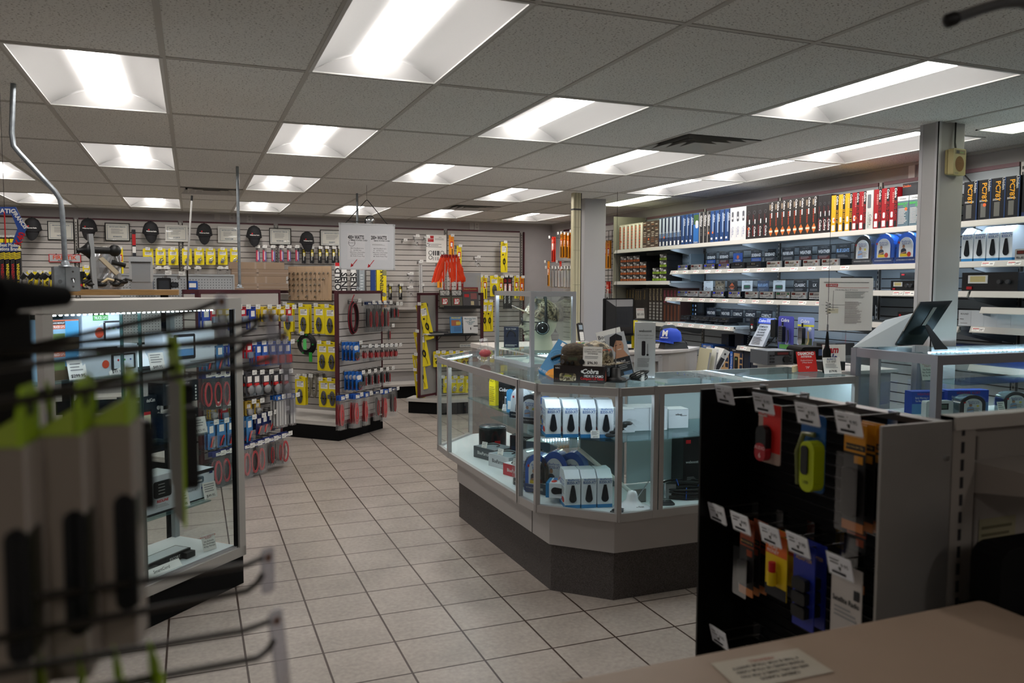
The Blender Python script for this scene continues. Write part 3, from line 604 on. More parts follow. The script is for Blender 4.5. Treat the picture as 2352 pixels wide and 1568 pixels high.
# ---- sign cards above the radios
def sign(y, z, txt, w=.165, h=.12, bg='22262c', pic=None, lab='', X=5.13, sub='COBRA 29LTD'):
    b = MB(); b.box(-w/2, w/2, 0, .003, 0, h, col(bg, .5)); light = bg[0] in 'bcde'
    fg = INK if light else WHITE
    b.text(sub, 0, h*.9, .009, -.001, GREYP if not light else INK, maxw=w*.7)
    if txt: b.text(txt, 0, h*.6, h*.24, -.001, fg if pic != 'bl' else col('9fc4f0'), bold=.03, maxw=w*.86, shear=.1)
    if pic == 'blue': b.rect(-w*.45, w*.45, h*.1, h*.38, -.0008, col('1f4fa0'))
    if pic == 'blue2': b.rect(-w*.45, w*.45, h*.1, h*.85, -.0008, col('1f4fa0')); b.disc(0, h*.5, .02, -.001, col('d06a3a')); b.text('Talks Back', 0, h*.25, .014, -.0012, WHITE, maxw=w*.8)
    if pic == 'red': b.rect(-w*.45, w*.45, h*.06, h*.3, -.0008, col('5a1c1c'))
    if pic == 'hd': b.flat([(-w*.3, -.001, h*.45), (0, -.001, h*.12), (w*.3, -.001, h*.45), (0, -.001, h*.82)], col('c85a28')); b.rect(-w*.38, w*.38, h*.38, h*.54, -.0014, col('2a2624')); b.text('MOTORCYCLES', 0, h*.46, h*.09, -.0018, col('d87a3a'), maxw=w*.6)
    if pic == 'radio': b.rbox(-w*.32, w*.32, -.0012, -.0008, h*.25, h*.62, h*.1, col('5a5e60')); b.rect(-w*.22, w*.22, h*.38, h*.55, -.0016, col('2a6a4a'))
    if pic == 'head': b.disc(-w*.2, h*.3, h*.13, -.001, INK); b.disc(-w*.2, h*.3, h*.08, -.0014, col(bg)); b.lines(0, w*.4, h*.12, h*.35, 4, -.001, GREYP)
    if pic == 'camo':
        for k in range(16): b.disc(random.uniform(-w*.4, w*.4), random.uniform(h*.1, h*.9), .012, -.0007-.00002*k, col(random.choice(['6a5a44', '3a3428', '8a7c60'])))
        b.text('CAMO', 0, h*.4, h*.35, -.0015, col('c0b8a8'), maxw=w*.8)
    b.lines(-w*.36, w*.36, h*.1, h*.3, 3, -.0012, GREYP)
    t = thing('sign_card', lab, 'sign', (X, y, z), -PI/2, 'product sign cards on the radio wall')
    put('card', b, t); b = MB(); b.box(-w/2-.004, w/2+.004, .0032, .005, -.004, h+.008, CLEAR); b.box(-w*.2, w*.2, .005, 5.255-X, h+.004, h+.008, CLEAR); put('acrylic_holder', b, t)
z2, z3, z4 = 1.842, 1.555, 1.25
L2 = [(7.205, 'SIDEBAND', 'blue'), (6.985, 'SIDEBAND', 'red'), (6.755, '', 'blue2'), (6.47, 'SIDEBAND', 'blue'), (6.27, 'SIDEBAND', None), (6.02, 'WEATHER & SWR', None), (5.79, 'WEATHER', 'red'), (5.56, 'WEATHER', 'red'), (5.34, 'BLUE LIGHTS', 'bl')]
for k, (y, tx, p) in enumerate(L2): sign(y, z2, tx, pic=p, lab=f'{"blue pictured" if not tx else tx.lower()} sign card, {ORD[k]} from the left above the upper radio shelf', bg='22262c')
L3 = [(7.25, '', 'head', 'dfe6ea', 'white headset card'), (7.045, '', 'camo', '7a6c58', 'camouflage sign card'), (6.84, '', 'hd', '2a2624', 'black card with an orange diamond'), (6.6, '', 'radio', 'dfe6ea', 'white card picturing a green-screened radio'), (6.36, 'BLUE LIGHTS', 'bl', '4a5a74', 'grey-blue card reading blue lights'),
      (6.13, '', 'radio', 'dce4e8', 'white card picturing two radios'), (5.85, 'CLASSIC', None, '24262a', 'black classic card'), (5.66, 'LX', None, '24262a', 'black LX card'), (5.42, 'WEATHER', None, '24262a', 'black weather card')]
for k, (y, tx, p, bg, l) in enumerate(L3): sign(y, z3, tx, pic=p, lab=l+f', {ORD[k]} from the left above the middle radio shelf', bg=bg, h=.11)
L4 = [(7.19, 'WEATHER'), (6.94, 'WEATHER'), (6.74, 'COMPACT'), (6.54, 'COMPACT'), (6.3, 'COMPACT')]
for k, (y, tx) in enumerate(L4): sign(y-.0, z4, tx, h=.13, pic='red' if k < 2 else None, bg='1e2430', lab=f'dark {tx.lower()} card, {ORD[k]} from the left above the lower radio shelf')
# ---- clamshell headset packs
PB = col('1f5fc0', .4); SKIN = col('b98a6e', .6)
def figure(b, x, z, s, y, shirt='6a8ac0'):       # printed picture of a person on packaging
    b.disc(x, z+s*.8, s*.13, y, SKIN); b.disc(x, z+s*.87, s*.12, y+.0001, INK, sz=.7)
    b.flat([(x-s*.3, y, z), (x+s*.3, y, z), (x+s*.26, y, z+s*.55), (x+s*.1, y, z+s*.66), (x-s*.1, y, z+s*.66), (x-s*.26, y, z+s*.55)], col(shirt, .6))
    b.flat([(x-s*.24, y-.0002, z+s*.22), (x+s*.24, y-.0002, z+s*.32), (x+s*.22, y-.0002, z+s*.42), (x-s*.24, y-.0002, z+s*.32)], SKIN)
def arch(w, h, n=14, k=1.):
    r = w/2; return [(-r, 0), (r, 0)]+[(r*math.cos(PI*i/n), h-r*k+r*k*math.sin(PI*i/n)) for i in range(n+1)]
def make_clam(style):
    t = thing('headset_pack', 'x', 'headset pack'); w, h, d = .2, .235, .09
    body = {'blue': PB, 'dark': col('23262c', .3), 'white': col('dfe6ec', .4)}[style]
    b = MB(); b.ext(arch(w-.012, h-.006), .018, d, body, 'y'); put('tray', b, t)
    b = MB(); b.ext(arch(w, h), 0, .004, CLEAR, 'y'); b.ext(arch(w, h), .004, d+.002, CLEAR, 'y', cap=False, smooth=True); put('clear_shell', b, t)
    b = MB(); b.ext([(x, .012+z) for x, z in arch(w*.62, h*.78)], .008, .012, col('e4e8ec', .5), 'y')
    b.box(-w*.48, w*.48, .006, .016, .008, .05, col('16336e' if style == 'blue' else '22262e', .4)); y = .0045
    b.text('BlueParrott', 0, .165, .012, .0075, col('2c62b8'), bold=.01, maxw=w*.5); b.text('B350-XT', .005, .148, .015, .0075, col('24509c'), bold=.01, maxw=w*.5)
    figure(b, -.02, .055, .09, .0072, '9ab4d8' if style == 'dark' else '2c3448')
    if style == 'blue': b.rect(-.05, .03, .055, .075, .0066, col('e0c020')); b.disc(.03, .07, .018, .006, col('c03a28'))
    else: b.disc(.03, .12, .01, .0066, col('e8d84a')); b.lines(0, .05, .06, .1, 4, .0066, GREYP)
    b.text('NOTHING BREAKS OUT MORE NOISE', 0, .03, .009, .005, WHITE, maxw=w*.8); b.rect(-.07, -.055, .15, .165, .007, RED); put('insert_card', b, t)
    b = MB(); b.tube([(.075*math.cos(a*PI/10)*.9, .05, .13+.085*math.sin(a*PI/10)) for a in range(0, 11)], .008, BLACK, 8); b.cyl((.07, .03, .12), (.07, .075, .12), .025, BLACK, 14); put('headset', b, t)
    return t
cb = Proto(lambda: make_clam('blue')); cd = Proto(lambda: make_clam('dark')); cw = Proto(lambda: make_clam('white'))
GH = 'clamshell headset packs'
cd((4.86, 4.868, S2Z), -PI/2, 'dark clamshell headset pack on the shelf left of two blue ones', GH)
for k, y in enumerate((4.66, 4.453)):
    cb((4.86, y, S2Z), -PI/2, ['left blue clamshell headset pack on the wall shelf', 'blue clamshell headset pack beside the big column'][k], GH)
    cb((4.965, y-.03, S2Z), -PI/2, ['blue clamshell headset pack behind the left blue pack', 'blue clamshell headset pack behind the one by the column'][k], GH)
# tall white headset cartons B350-XT (also used inside the glass counter)
def make_carton(flat=False):
    t = thing('headset_carton', 'x', 'carton'); w, h, d = .085, .23, .14
    WB = col('dfe8ee', .35); b = MB()
    b.box(-w/2, w/2, 0, d, 0, .022, col('2f7fb8', .4)); b.box(-w/2, w/2, 0, d, .022, h-.045, WB)
    b.add([(-w/2, 0, h-.045), (w/2, 0, h-.045), (w/2, d, h-.045), (-w/2, d, h-.045), (-w/2, .045, h), (w/2, .045, h), (w/2, d-.01, h), (-w/2, d-.01, h)], [(0, 1, 5, 4), (4, 5, 6, 7), (1, 2, 6, 5), (3, 0, 4, 7), (2, 3, 7, 6)], WB)
    b.text('BlueParrott', .004, .178, .011, -.001, col('3a78c0'), bold=.015, maxw=w*.75); b.text('B350-XT', .004, .160, .017, -.001, col('2c5a96'), bold=.02, maxw=w*.85)
    # side print
    M = rot('Z', -PI/2) @ tr(0, 0, 0)
    sb = MB(); sb.M = tr(-w/2, 0, 0) @ rot('Z', -PI/2)
    sb.text('BlueParrott', -.07, .165, .013, -.001, col('3a78c0'), bold=.015); sb.text('B350-XT', -.07, .142, .02, -.001, col('3a5ea8'), maxw=.1); figure(sb, -.11, .03, .1, -.001, '4a78b8'); sb.disc(-.05, .045, .03, -.001, col('c83a28'), sz=.6); sb.lines(-.085, -.01, .08, .125, 6, -.001, GREYP)
    sb.rect(-.135, -.12, .15, .165, -.001, RED)
    b.v += sb.v; n0 = len(b.v)-len(sb.v)
    for f, mi, s_ in zip(sb.f, sb.mi, sb.sm): b.f.append(tuple(i+n0 for i in f)); b.mi.append(b.mat(sb.mats[mi])); b.sm.append(s_)
    put('box_body', b, t)
    b = MB(); b.ext([(.018*math.cos(a*PI/8)*1.15, .06+.022*math.sin(a*PI/8)*1.1) for a in range(8, 17)]+[(.014, .11), (.007, .145), (-.007, .145), (-.014, .11)], -.004, -.0008, col('1d2228', .2), 'y'); put('window', b, t)
    return t
ct = Proto(make_carton)
for k in range(4): ct((4.88, 3.96-.094*k, S2Z), -PI/2, f'white headset carton right of the big column, {ORD[k]} from the left', 'white headset cartons on the wall shelf')
rs((4.85, 3.475, S2Z), -PI/2, 'silver radio above the $249 label right of the column', GR, sc=(1.25, 1, 1.2))
b = MB(); b.box(-.05, .05, 0, .002, 0, .07, PAPER); b.text('TALKBACK', 0, .06, .007, -.001, RED); b.lines(-.04, .04, .025, .05, 4, -.001, GREYP); b.text('$20.00', 0, .012, .012, -.001, INK); o = solo('price_card', b, 'small white price card leaning on the silver radio right of the column', 'card', (4.9, 3.48, S2Z+.066), -PI/2); o.rotation_euler = (-.3, 0, -PI/2)
b = MB(); b.box(-.08, .08, 0, .15, 0, .06, col('0e1a14')); b.rect(-.07, .07, .01, .05, -.001, emit('1c8a50', .6)); b.disc(-.04, .03, .012, -.0015, col('0c2018')); b.rect(0, .05, .02, .04, -.0015, col('0c2018')); solo('cb_radio', b, 'radio with a green-lit front at the right edge', 'radio', (4.85, 3.27, S2Z), -PI/2)
# power supplies / amplifiers
def psu(w, h, d, loc, lab, style):
    t = thing('power_supply', lab, 'power supply', loc, -PI/2, 'power supplies and amplifiers'); b = MB(); b.rbox(-w/2, w/2, .01, d, 0, h, .006, col('1c1d20', .4)); put('case', b, t)
    b = MB(); b.box(-w/2, w/2, 0, .012, .002, h, col('141517', .4)); put('front_panel', b, t)
    if style in 'mk': b = MB(); b.box(-w*.38, -w*.02, -.003, 0, h*.42, h*.85, PAPER); b.rect(-w*.34, -w*.06, h*.5, h*.8, -.0035, col('d8c98a')); put('meter', b, t)
    if style == 'k':
        b = MB(); b.cyl((.0, 0, h*.2), (.0, -.02, h*.2), .018, RED, 12); put('knob', b, t)
    elif style == 'm':
        for x in (w*.2, w*.35): b = MB(); b.cyl((x, 0, h*.5), (x, -.018, h*.5), .014, col('3a3a3c'), 12); put('knob', b, t)
        b = MB(); b.box(-w*.4, -w*.3, -.006, 0, h*.1, h*.25, RED); put('rocker_switch', b, t)
    else:
        b = MB(); b.box(-w*.42, -w*.3, -.004, 0, h*.6, h*.8, RED); put('rocker_switch', b, t)
        b = MB(); [b.rect(-w*.1, w*.4, h*(.2+.1*k), h*(.25+.1*k), -.001, INK) for k in range(6)]; put('vent', b, t)
psu(.13, .11, .2, (4.88, 5.03, 1.578), 'grey power supply with a red switch left of the paper sign', 's')
psu(.22, .075, .2, (4.87, 4.47, 1.578), 'black power supply with a lit meter and knobs right of the paper sign', 'm')
psu(.22, .055, .2, (4.99, 4.5, 1.66), 'flat black unit behind the metered power supply', 's')
psu(.12, .08, .2, (4.87, 4.3, 1.578), 'black power supply with a knob beside the big column', 'm')
psu(.40, .125, .22, (4.87, 3.78, 1.578), 'long black amplifier right of the big column', 'm')
psu(.13, .15, .12, (4.87, 5.045, 1.338), 'black meter with a cream dial and a red knob', 'k')
psu(.16, .08, .15, (4.95, 4.5, 1.338), 'small black unit right of the paper sign on the lower shelf', 's')
for k in range(5):
    b = MB(); b.box(-.047, .047, 0, .25, 0, .105, col('ccd3d8', .5)); 
    if k == 0: b.text('ROUND', 0, .08, .012, -.001, INK, shear=.2, maxw=.06); b.text('MINIX', -.02, .045, .008, -.001, INK); b.lines(-.03, .04, .01, .02, 1, -.001, GREYP)
    solo('white_box', b, f'plain white box right of the column, {ORD[k]} from the left', 'box', (4.86, 3.94-.095*k, 1.345), -PI/2, 'plain white boxes on the lower shelf')
b = MB(); b.box(-.45, .2, 0, .2, 0, .12, col('1c3c8a', .4)); b.text('Cobra', -.3, .06, .04, -.001, WHITE, shear=.2); solo('radio_box', b, 'long blue box low on the shelving right of the column', 'box', (4.88, 3.7, 1.09), -PI/2)
shelf(2.65, 3.86, 1.09, .42, 'lowest visible shelf right of the big column')
# ---- phone style radio display
t = thing('radio_display', 'black handset radio display with blue header and lettered silver panel on the low shelf', 'display', (4.85, 6.08, S5Z), -PI/2)
b = MB(); b.box(-.16, .16, .0, .16, 0, .012, BLACK); b.add([(-.12, .0, .012), (.08, .0, .012), (.1, .12, .27), (-.07, .12, .27), (-.12, .03, .012), (.08, .03, .012), (.1, .14, .27), (-.07, .14, .27)], [(0, 1, 2, 3), (5, 4, 7, 6), (0, 3, 7, 4), (1, 5, 6, 2), (3, 2, 6, 7)], col('c9ced6', .4)); put('stand', b, t)
b = MB(); b.M = Matrix.Rotation(-.42, 4, 'X')
b.box(-.1, .11, -.012, -.004, .235, .29, col('2a4ac0', .4)); b.text('Cobra', -.045, .262, .028, -.013, WHITE, bold=.02, shear=.2); b.lines(.01, .1, .245, .28, 3, -.013, WHITE); put('header', b, t)
b = MB(); b.M = Matrix.Rotation(-.42, 4, 'X')
for k, s_ in enumerate(('COMPLETE', 'CB RADIO', 'IN HAND', 'HANDSET')): b.text(s_, -.01, .205-.028*k, .018, -.006, INK, bold=.02, maxw=.13)
b.lines(-.09, .06, .02, .1, 8, -.006, INK); put('lettering', b, t)
b = MB(); b.rbox(-.17, -.11, .05, .085, .14, .27, .02, BLACK); b.disc(-.14, .18, .015, .049, col('d8d8d8')); b.rect(-.155, -.125, .2, .21, .049, RED); put('microphone', b, t)
b = MB(); b.tube([(-.14+.012*math.cos(a*1.2), .03+.012*math.sin(a*1.2)-.0004*a, .14-.004*a*.9) for a in range(0, 50)], .004, BLACK, 5); put('coiled_cord', b, t)
b = MB(); b.rbox(.1, .165, .07, .11, .1, .26, .01, BLACK); b.tube([(.13, .09, .1), (.1, .07, .05), (.06, .05, .01)], .004, BLACK, 6); put('handset', b, t)
def blister(y, style, lab):
    t = thing('blister_pack', lab, 'blister pack', (4.87, y, S5Z), -PI/2, 'blister packs on the low shelf'); b = MB()
    b.rbox(-.1, .1, .02, .024, 0, .3, .02, col('4a4a9a' if style == 0 else '8a96c8', .35)); b.text('Cobra', -.01, .265, .03, .019, WHITE, bold=.02, shear=.2); b.rect(-.08, .08, .01, .05, .019, col('5a9a4a')); b.rect(-.09, -.03, .1, .22, .0195, col('5a4aa8'))
    if style: b.rect(-.1, .1, .22, .236, .019, col('d8d02a')); b.disc(.05, .2, .02, .019, WHITE); b.rect(-.08, .08, .05, .12, .0185, col('4a5a30'))
    put('backing_card', b, t); b = MB(); b.rbox(-.05, .0, -.02, .018, .07, .21, .012, BLACK); b.cyl((-.02, 0, .21), (-.02, 0, .25), .008, BLACK)
    for q in range(5): b.rect(-.045, -.005, .09+.02*q, .1+.02*q, -.021, col('3a3c44'))
    put('handheld_radio', b, t)
    b = MB(); b.rbox(-.055, .005, -.024, .019, .06, .22, .02, CLEAR); b.rbox(.03, .075, -.01, .019, .05, .2, .015, CLEAR); put('blister', b, t)
    b = MB(); b.tube([(.05, .0, .18), (.06, .0, .1), (.04, 0, .06)], .006, BLACK if style == 0 else col('c0a030')); put('accessory', b, t)
blister(5.74, 0, 'purple blister pack with a handheld radio'); blister(5.49, 1, 'light blue blister pack with a yellow stripe and a handheld radio')
t = thing('scanner_radio', 'grey desktop scanner radio at the right of the low shelf', 'radio', (4.87, 5.25, S5Z), -PI/2); b = MB(); b.box(-.13, .13, 0, .2, 0, .1, col('5a5e62', .4)); put('case', b, t)
b = MB(); b.box(-.08, .05, -.004, 0, .055, .09, BLACK); b.rect(-.02, .04, .062, .083, -.005, col('5a1c14')); put('display', b, t); b = MB(); b.cyl((.02, 0, .03), (.02, -.02, .03), .02, col('3a3c40'), 16); put('tuning_knob', b, t)
b = MB(); [b.box(x, x+.015, -.005, 0, z, z+.01, col('2a2c30')) for x in (-.1, -.08, -.06, .07, .09) for z in (.015, .035)]; put('button_row', b, t)
# bottom boxes
def lowbox(y, w, h, kind, lab, X=4.87):
    b = MB(); b.box(-w/2, w/2, 0, .15, 0, h, col({'m': '2a5aa8', 'c': '1d2a4a', 'd': '232a3a'}[kind], .4)); 
    if kind == 'm': b.text('MIDLAND', 0, h*.9, .022, -.001, WHITE, maxw=w*.8, bold=.02); b.rect(-w*.45, w*.2, .02, h*.5, -.001, col('c83a2a')); b.text('2-1', w*.1, h*.62, .04, -.0015, RED, bold=.04); b.rect(-w*.3, w*.0, h*.3, h*.7, -.0012, BLACK)
    if kind == 'c': b.rect(-w*.5, w*.5, h*.85, h, -.001, INK); b.text('Cobra', -w*.2, h*.92, .014, -.0015, WHITE); b.rect(-w*.5, -w*.3, 0, h*.85, -.001, col('2f6fd0')); b.text('Full feature 40', -w*.4, h*.4, .03, -.0015, WHITE, rz=PI/2, maxw=h*.7); b.rbox(-w*.15, w*.12, -.003, -.001, h*.1, h*.65, .012, BLACK); b.rect(-w*.08, w*.05, h*.5, h*.58, -.0035, col('7a9a6a')); b.rect(-w*.2, w*.48, .0, h*.8, -.0008, col('c8a070'))
    if kind in 'cd':
        for k in range(3): b.rect(w*.25, w*.45, h*(.12+.25*k), h*(.3+.25*k), -.0015, col('1a2a4a'))
    return solo('two_way_radio_box', b, lab, 'box', (X, y, .79), -PI/2, 'boxed two-way radios on the bottom shelf')
lowbox(6.88, .2, .23, 'm', 'blue and red two-way radio box, leftmost on the bottom shelf'); lowbox(6.63, .23, .22, 'c', 'box with a black handheld pictured, left one on the bottom shelf'); lowbox(6.40, .2, .22, 'c', 'box with a black handheld pictured, right one on the bottom shelf')
for k, y in enumerate((6.24, 6.13, 6.02)): lowbox(y, .1, .21, 'd', f'narrow dark blue box, {ORD[k]} right of the pictured boxes')
lowbox(6.83, .12, .16, 'd', 'small purple-black box up behind the leftmost blue box', 5.05).location.z = .96
lowbox(6.6, .14, .17, 'd', 'small purple box behind the handheld boxes', 5.05).location.z = .96
# ============================================================ HANGING GOODS
class Plane:
    def __init__(s, P, rz): s.P = Vector(P); s.rz = rz; s.n = Vector((math.sin(rz), -math.cos(rz), 0)); s.u = Vector((math.cos(rz), math.sin(rz), 0))
    def at(s, x, y, out=0): return aP(x, y, s.P+s.n*out, s.n)
    def w(s, u, z, out=0): p = s.P+s.u*u+s.n*out; return Vector((p.x, p.y, z))
def make_hook(L, tagged=True):
    t = thing('peg_hook', 'x', 'hook'); b = MB(); b.tube([(0, 0, 0), (0, -L*.93, 0), (0, -L, .012)], .0026, WIRE, 5); b.box(-.012, .012, -.004, .006, -.03, .012, col('7c7a78', .4, .6)); put('prong', b, t)
    if tagged:
        b = MB(); b.tube([(0, 0, .02), (0, -L-.02, .02)], .002, WIRE, 4); put('tag_wire', b, t)
        b = MB(); b.box(-.026, .026, -L-.024, -L-.021, -.008, .030, col('d6d6d2', .5)); b.text('9.95', .008, .02, .007, -L-.0245, INK); b.rect(-.02, .01, .004, .009, -L-.0245, GREYP); put('price_tag', b, t)
    return t
hk = {}
def hook(pl, u, z, L, label, group, tagged=True):
    k = (round(L, 2), tagged)
    if k not in hk: hk[k] = Proto(lambda: make_hook(k[0], k[1]))
    return hk[k](pl.w(u, z), pl.rz, label, group)
random.seed(11)
def loop_cable(b, cx, cz, rx, rz_, m, r, n=3, y=0):
    for k in range(n):
        dx = random.uniform(-.004, .004); q = 1-.13*k
        b.tube([(cx+dx+rx*q*math.cos(a*PI/7), y-.002*k, cz+rz_*q*math.sin(a*PI/7)) for a in range(14)], r, m, 5, closed=True)
def pk_ycard(w=.13, h=.3, kind='coil'):
    t = thing('carded_cable', 'x', 'carded cable'); b = MB(); b.rbox(-w/2, w/2, -.0015, .0015, -h+.02, .02, .012, YEL)
    b.box(-w*.12, w*.12, -.002, -.0015, .0, .006, INK); b.rect(-w*.33, w*.33, -h*.30, -h*.10, -.0022, PAPER); b.lines(-w*.28, w*.28, -h*.27, -h*.13, 4, -.0026, GREYP); b.rect(w*.1, w*.28, -h*.14, -h*.115, -.0027, INK); put('card', b, t)
    b = MB(); g = col('55565a', .35) 
    if kind == 'coil': loop_cable(b, 0, -h*.62, w*.23, h*.24, g, .005, 5, -.012); b.box(-w*.26, w*.26, -.022, -.006, -h*.64, -h*.61, BLACK)
    if kind == 'mount': b.tube([(-.02, -.015, -h*.72), (-.01, -.02, -h*.55), (.02, -.02, -h*.5), (.02, -.02, -h*.38)], .007, CHROME, 7); b.box(-.025, .015, -.03, -.005, -h*.8, -h*.66, CHROME); b.cyl((.005, -.01, -h*.62), (.03, -.025, -h*.6), .012, CHROME, 8)
    if kind == 'wire': loop_cable(b, 0, -h*.6, w*.18, h*.1, BLACK, .003, 4, -.008); b.tube([(0, -.005, -h*.5), (.02, -.005, -h*.4), (.04, -.004, -h*.12)], .002, BLACK, 4); b.tube([(0, -.005, -h*.68), (.02, -.005, -h*.8), (.02, -.005, -h*.9)], .003, BLACK, 4); b.box(-.03, -.01, -.012, -.002, -h*.4, -h*.36, BLACK)
    put('cable', b, t); return t
def pk_slim(w=.07, h=.34, c='e3cf1c', c2='b8141c', name='antenna_pack', txt=None, clear=False):
    t = thing(name, 'x', 'antenna pack'); b = MB(); b.box(-w/2, w/2, -.004, .004, -h+.02, .02, col(c, .45)); b.box(-w*.2, w*.2, -.0048, -.004, .002, .007, INK)
    b.rect(-w*.3, w*.35, -h*.45, -h*.2, -.0045, col(c2)); b.rect(-w*.2, w*.2, -h*.4, -h*.25, -.005, PAPER); b.lines(-w*.35, w*.35, -h*.18, -h*.06, 3, -.005, col(c2))
    if txt: b.text(txt, 0, -h*.5, w*.5, -.0056, WHITE if c != 'e3cf1c' else INK, rz=-PI/2, bold=.02, maxw=h*.6)
    put('card', b, t); b = MB(); b.cyl((w*.1, -.012, -h*.5), (w*.1, -.012, -h*.92), .006, BLACK, 6); b.cyl((w*.1, -.012, -h*.3), (w*.1, -.012, -h*.5), .004, col('d8d8d8'), 6); put('rod', b, t); return t
def pk_bag(w=.13, h=.34, head='1b4a9a', stuff='red', hh=.05):
    t = thing('bagged_cable', 'x', 'bagged cable'); b = MB(); b.box(-w/2, w/2, -.003, .003, .02-hh, .02, col(head, .45)); b.rect(-w*.2, w*.3, .025-hh, .01, -.0036, PAPER); put('header_card', b, t)
    b = MB(); r = .0052
    if stuff == 'red': loop_cable(b, -.008, -h*.55, w*.24, h*.33, col('c2222c', .35), r, 5); loop_cable(b, .012, -h*.58, w*.2, h*.3, col('1a1a1c', .35), r, 3, .012)
    if stuff == 'dark': loop_cable(b, 0, -h*.5, w*.2, h*.33, col('19191b', .4), r, 4); loop_cable(b, .015, -h*.55, w*.16, h*.28, col('8e1c22', .4), r*.8, 2, -.008)
    if stuff == 'fuse': loop_cable(b, 0, -h*.55, w*.25, h*.22, RED, r, 3); b.box(-w*.3, -w*.05, -.01, .0, -h*.4, -h*.25, INK)
    if stuff == 'metal':
        for k in range(7): p = Vector((random.uniform(-w*.3, w*.3), random.uniform(-.01, .01), -h*random.uniform(.3, .9))); b.cyl(p, p+Vector((random.uniform(-.02, .02), 0, random.uniform(-.02, .02))), .006, CHROME, 6)
    if stuff == 'pink': b.cyl((-w*.2, 0, -.03), (-w*.2, 0, -h*.9), w*.2, col('c8405a'), 7); b.cyl((w*.2, 0, -.05), (w*.2, 0, -h*.9), w*.2, col('7a6aa8'), 7); b.cyl((0, -.01, -.05), (0, -.01, -h*.8), w*.08, PAPER, 6)
    if stuff == 'white': [b.cyl((x, 0, -.03), (x+random.uniform(-.01, .01), 0, -h*.93), .011, col(c_), 6) for x, c_ in ((-w*.3, 'c4c4c2'), (-w*.1, '77777a'), (w*.1, 'd2d2d0'), (w*.3, 'b4b4b4'))]
    if stuff == 'loop': loop_cable(b, 0, -h*.55, w*.3, h*.34, col('c02a34', .35), .006, 2)
    put('cable', b, t)
    b = MB(); b.ext([(-w/2, -h), (w/2, -h), (w/2, .022-hh), (-w/2, .022-hh)], -.011, -.010, BAG, 'y'); b.ext([(-w/2, -h), (w/2, -h), (w/2, .022-hh), (-w/2, .022-hh)], .010, .011, BAG, 'y'); put('plastic_bag', b, t); return t
def pk_blister(w=.09, h=.15, c='2a56a8', c2='c01c24', kind=0):
    t = thing('blister_pack', 'x', 'blister pack'); b = MB(); b.rbox(-w/2, w/2, -.0015, .0015, -h+.015, .015, .006, col(c, .4)); b.box(-w*.15, w*.15, -.0022, -.0015, .0, .005, INK); b.rect(-w*.25, w*.3, -h*.35, -h*.1, -.002, PAPER); put('backing_card', b, t)
    b = MB()
    if kind == 0: b.rbox(-w*.35, w*.4, -.02, -.002, -h*.85, -h*.5, .006, col(c2, .35))
    if kind == 1: b.lathe([(.001, 0), (w*.36, 0), (w*.36, .02), (.001, .02)], col('8a8a8c', .25), 14, tr(0, -.002, -h*.65) @ rot('X', PI/2)); b.box(-w*.4, w*.1, -.02, -.002, -h*.5, -h*.38, col(c2, .4))
    if kind == 2: b.tube([(-.02, -.01, -h*.85), (0, -.012, -h*.6), (.02, -.01, -h*.5)], .007, col(c2), 6); b.tube([(-.0, -.01, -h*.85), (.02, -.012, -h*.6)], .006, INK, 6)
    if kind == 3: b.text('Bandit', 0, -h*.2, .028, -.0025, WHITE, bold=.02, maxw=w*.8); loop_cable(b, 0, -h*.65, w*.28, h*.2, BLACK, .005, 3, -.014); loop_cable(b, 0, -h*.75, w*.25, h*.14, RED, .003, 2, -.016); b.box(-w*.2, w*.25, -.03, -.004, -h*.62, -h*.48, BLACK)
    put('product', b, t)
    b = MB(); b.rbox(-w*.4, w*.44, -.032, -.0022, -h*.9, -h*.45, .006, CLEAR); put('blister', b, t); return t
PR = {}
def proto(key, f, *a, **k):
    if key not in PR: PR[key] = Proto(lambda: f(*a, **k))
    return PR[key]
POS = ['front', 'second', 'third', 'fourth', 'fifth', 'rearmost']
def peg(pl, x, y, key, what, where, n=1, L=.2, gap=.025, dz=.0, tagged=True, group=None, tilt=True):
    """one hook whose front item hangs with its hole at pixel (x, y) of the plane's goods layer"""
    p = pl.at(x, y, L-.035); u = (p-pl.P).dot(pl.u); z = p.z
    hook(pl, u, z+.004, L, f'wire peg hook holding the {what}, {where}'[:120], 'peg hooks', tagged)
    for k in range(n):
        pos = '' if n == 1 else (f', {POS[k]} on its hook')
        PR[key](pl.w(u+random.uniform(-.004, .004), z-.001, L-.035-gap*k), pl.rz+(random.uniform(-.12, .12) if tilt else 0), f'{what} {where}{pos}', group or what+' hanging')
proto('ym', pk_ycard, .12, .215, 'mount'); proto('yc', pk_ycard, .135, .31, 'coil'); proto('yw', pk_ycard, .11, .46, 'wire'); proto('ys', pk_ycard, .1, .2, 'wire')
proto('slim', pk_slim); proto('slimr', pk_slim, .06, .36, 'd8301c', 'e8e0d0'); proto('slimo', pk_slim, .07, .36, 'e0901c', 'c01c1c'); proto('wil', pk_slim, .05, .22, '17171a', 'e3cf1c', txt='Wilson')
proto('slimk', pk_slim, .07, .5, '1a1a1c', 'c01c1c', txt='SUPER GAINER'); proto('pink', pk_bag, .06, .2, 'c9cdd0', 'pink', .02); proto('metal', pk_bag, .09, .13, 'd8d8d6', 'metal', .02); proto('longw', pk_bag, .05, .5, 'c9cdd0', 'white', .03)
proto('wbag', pk_bag, .08, .28, '8d8d8f', 'white', .02)
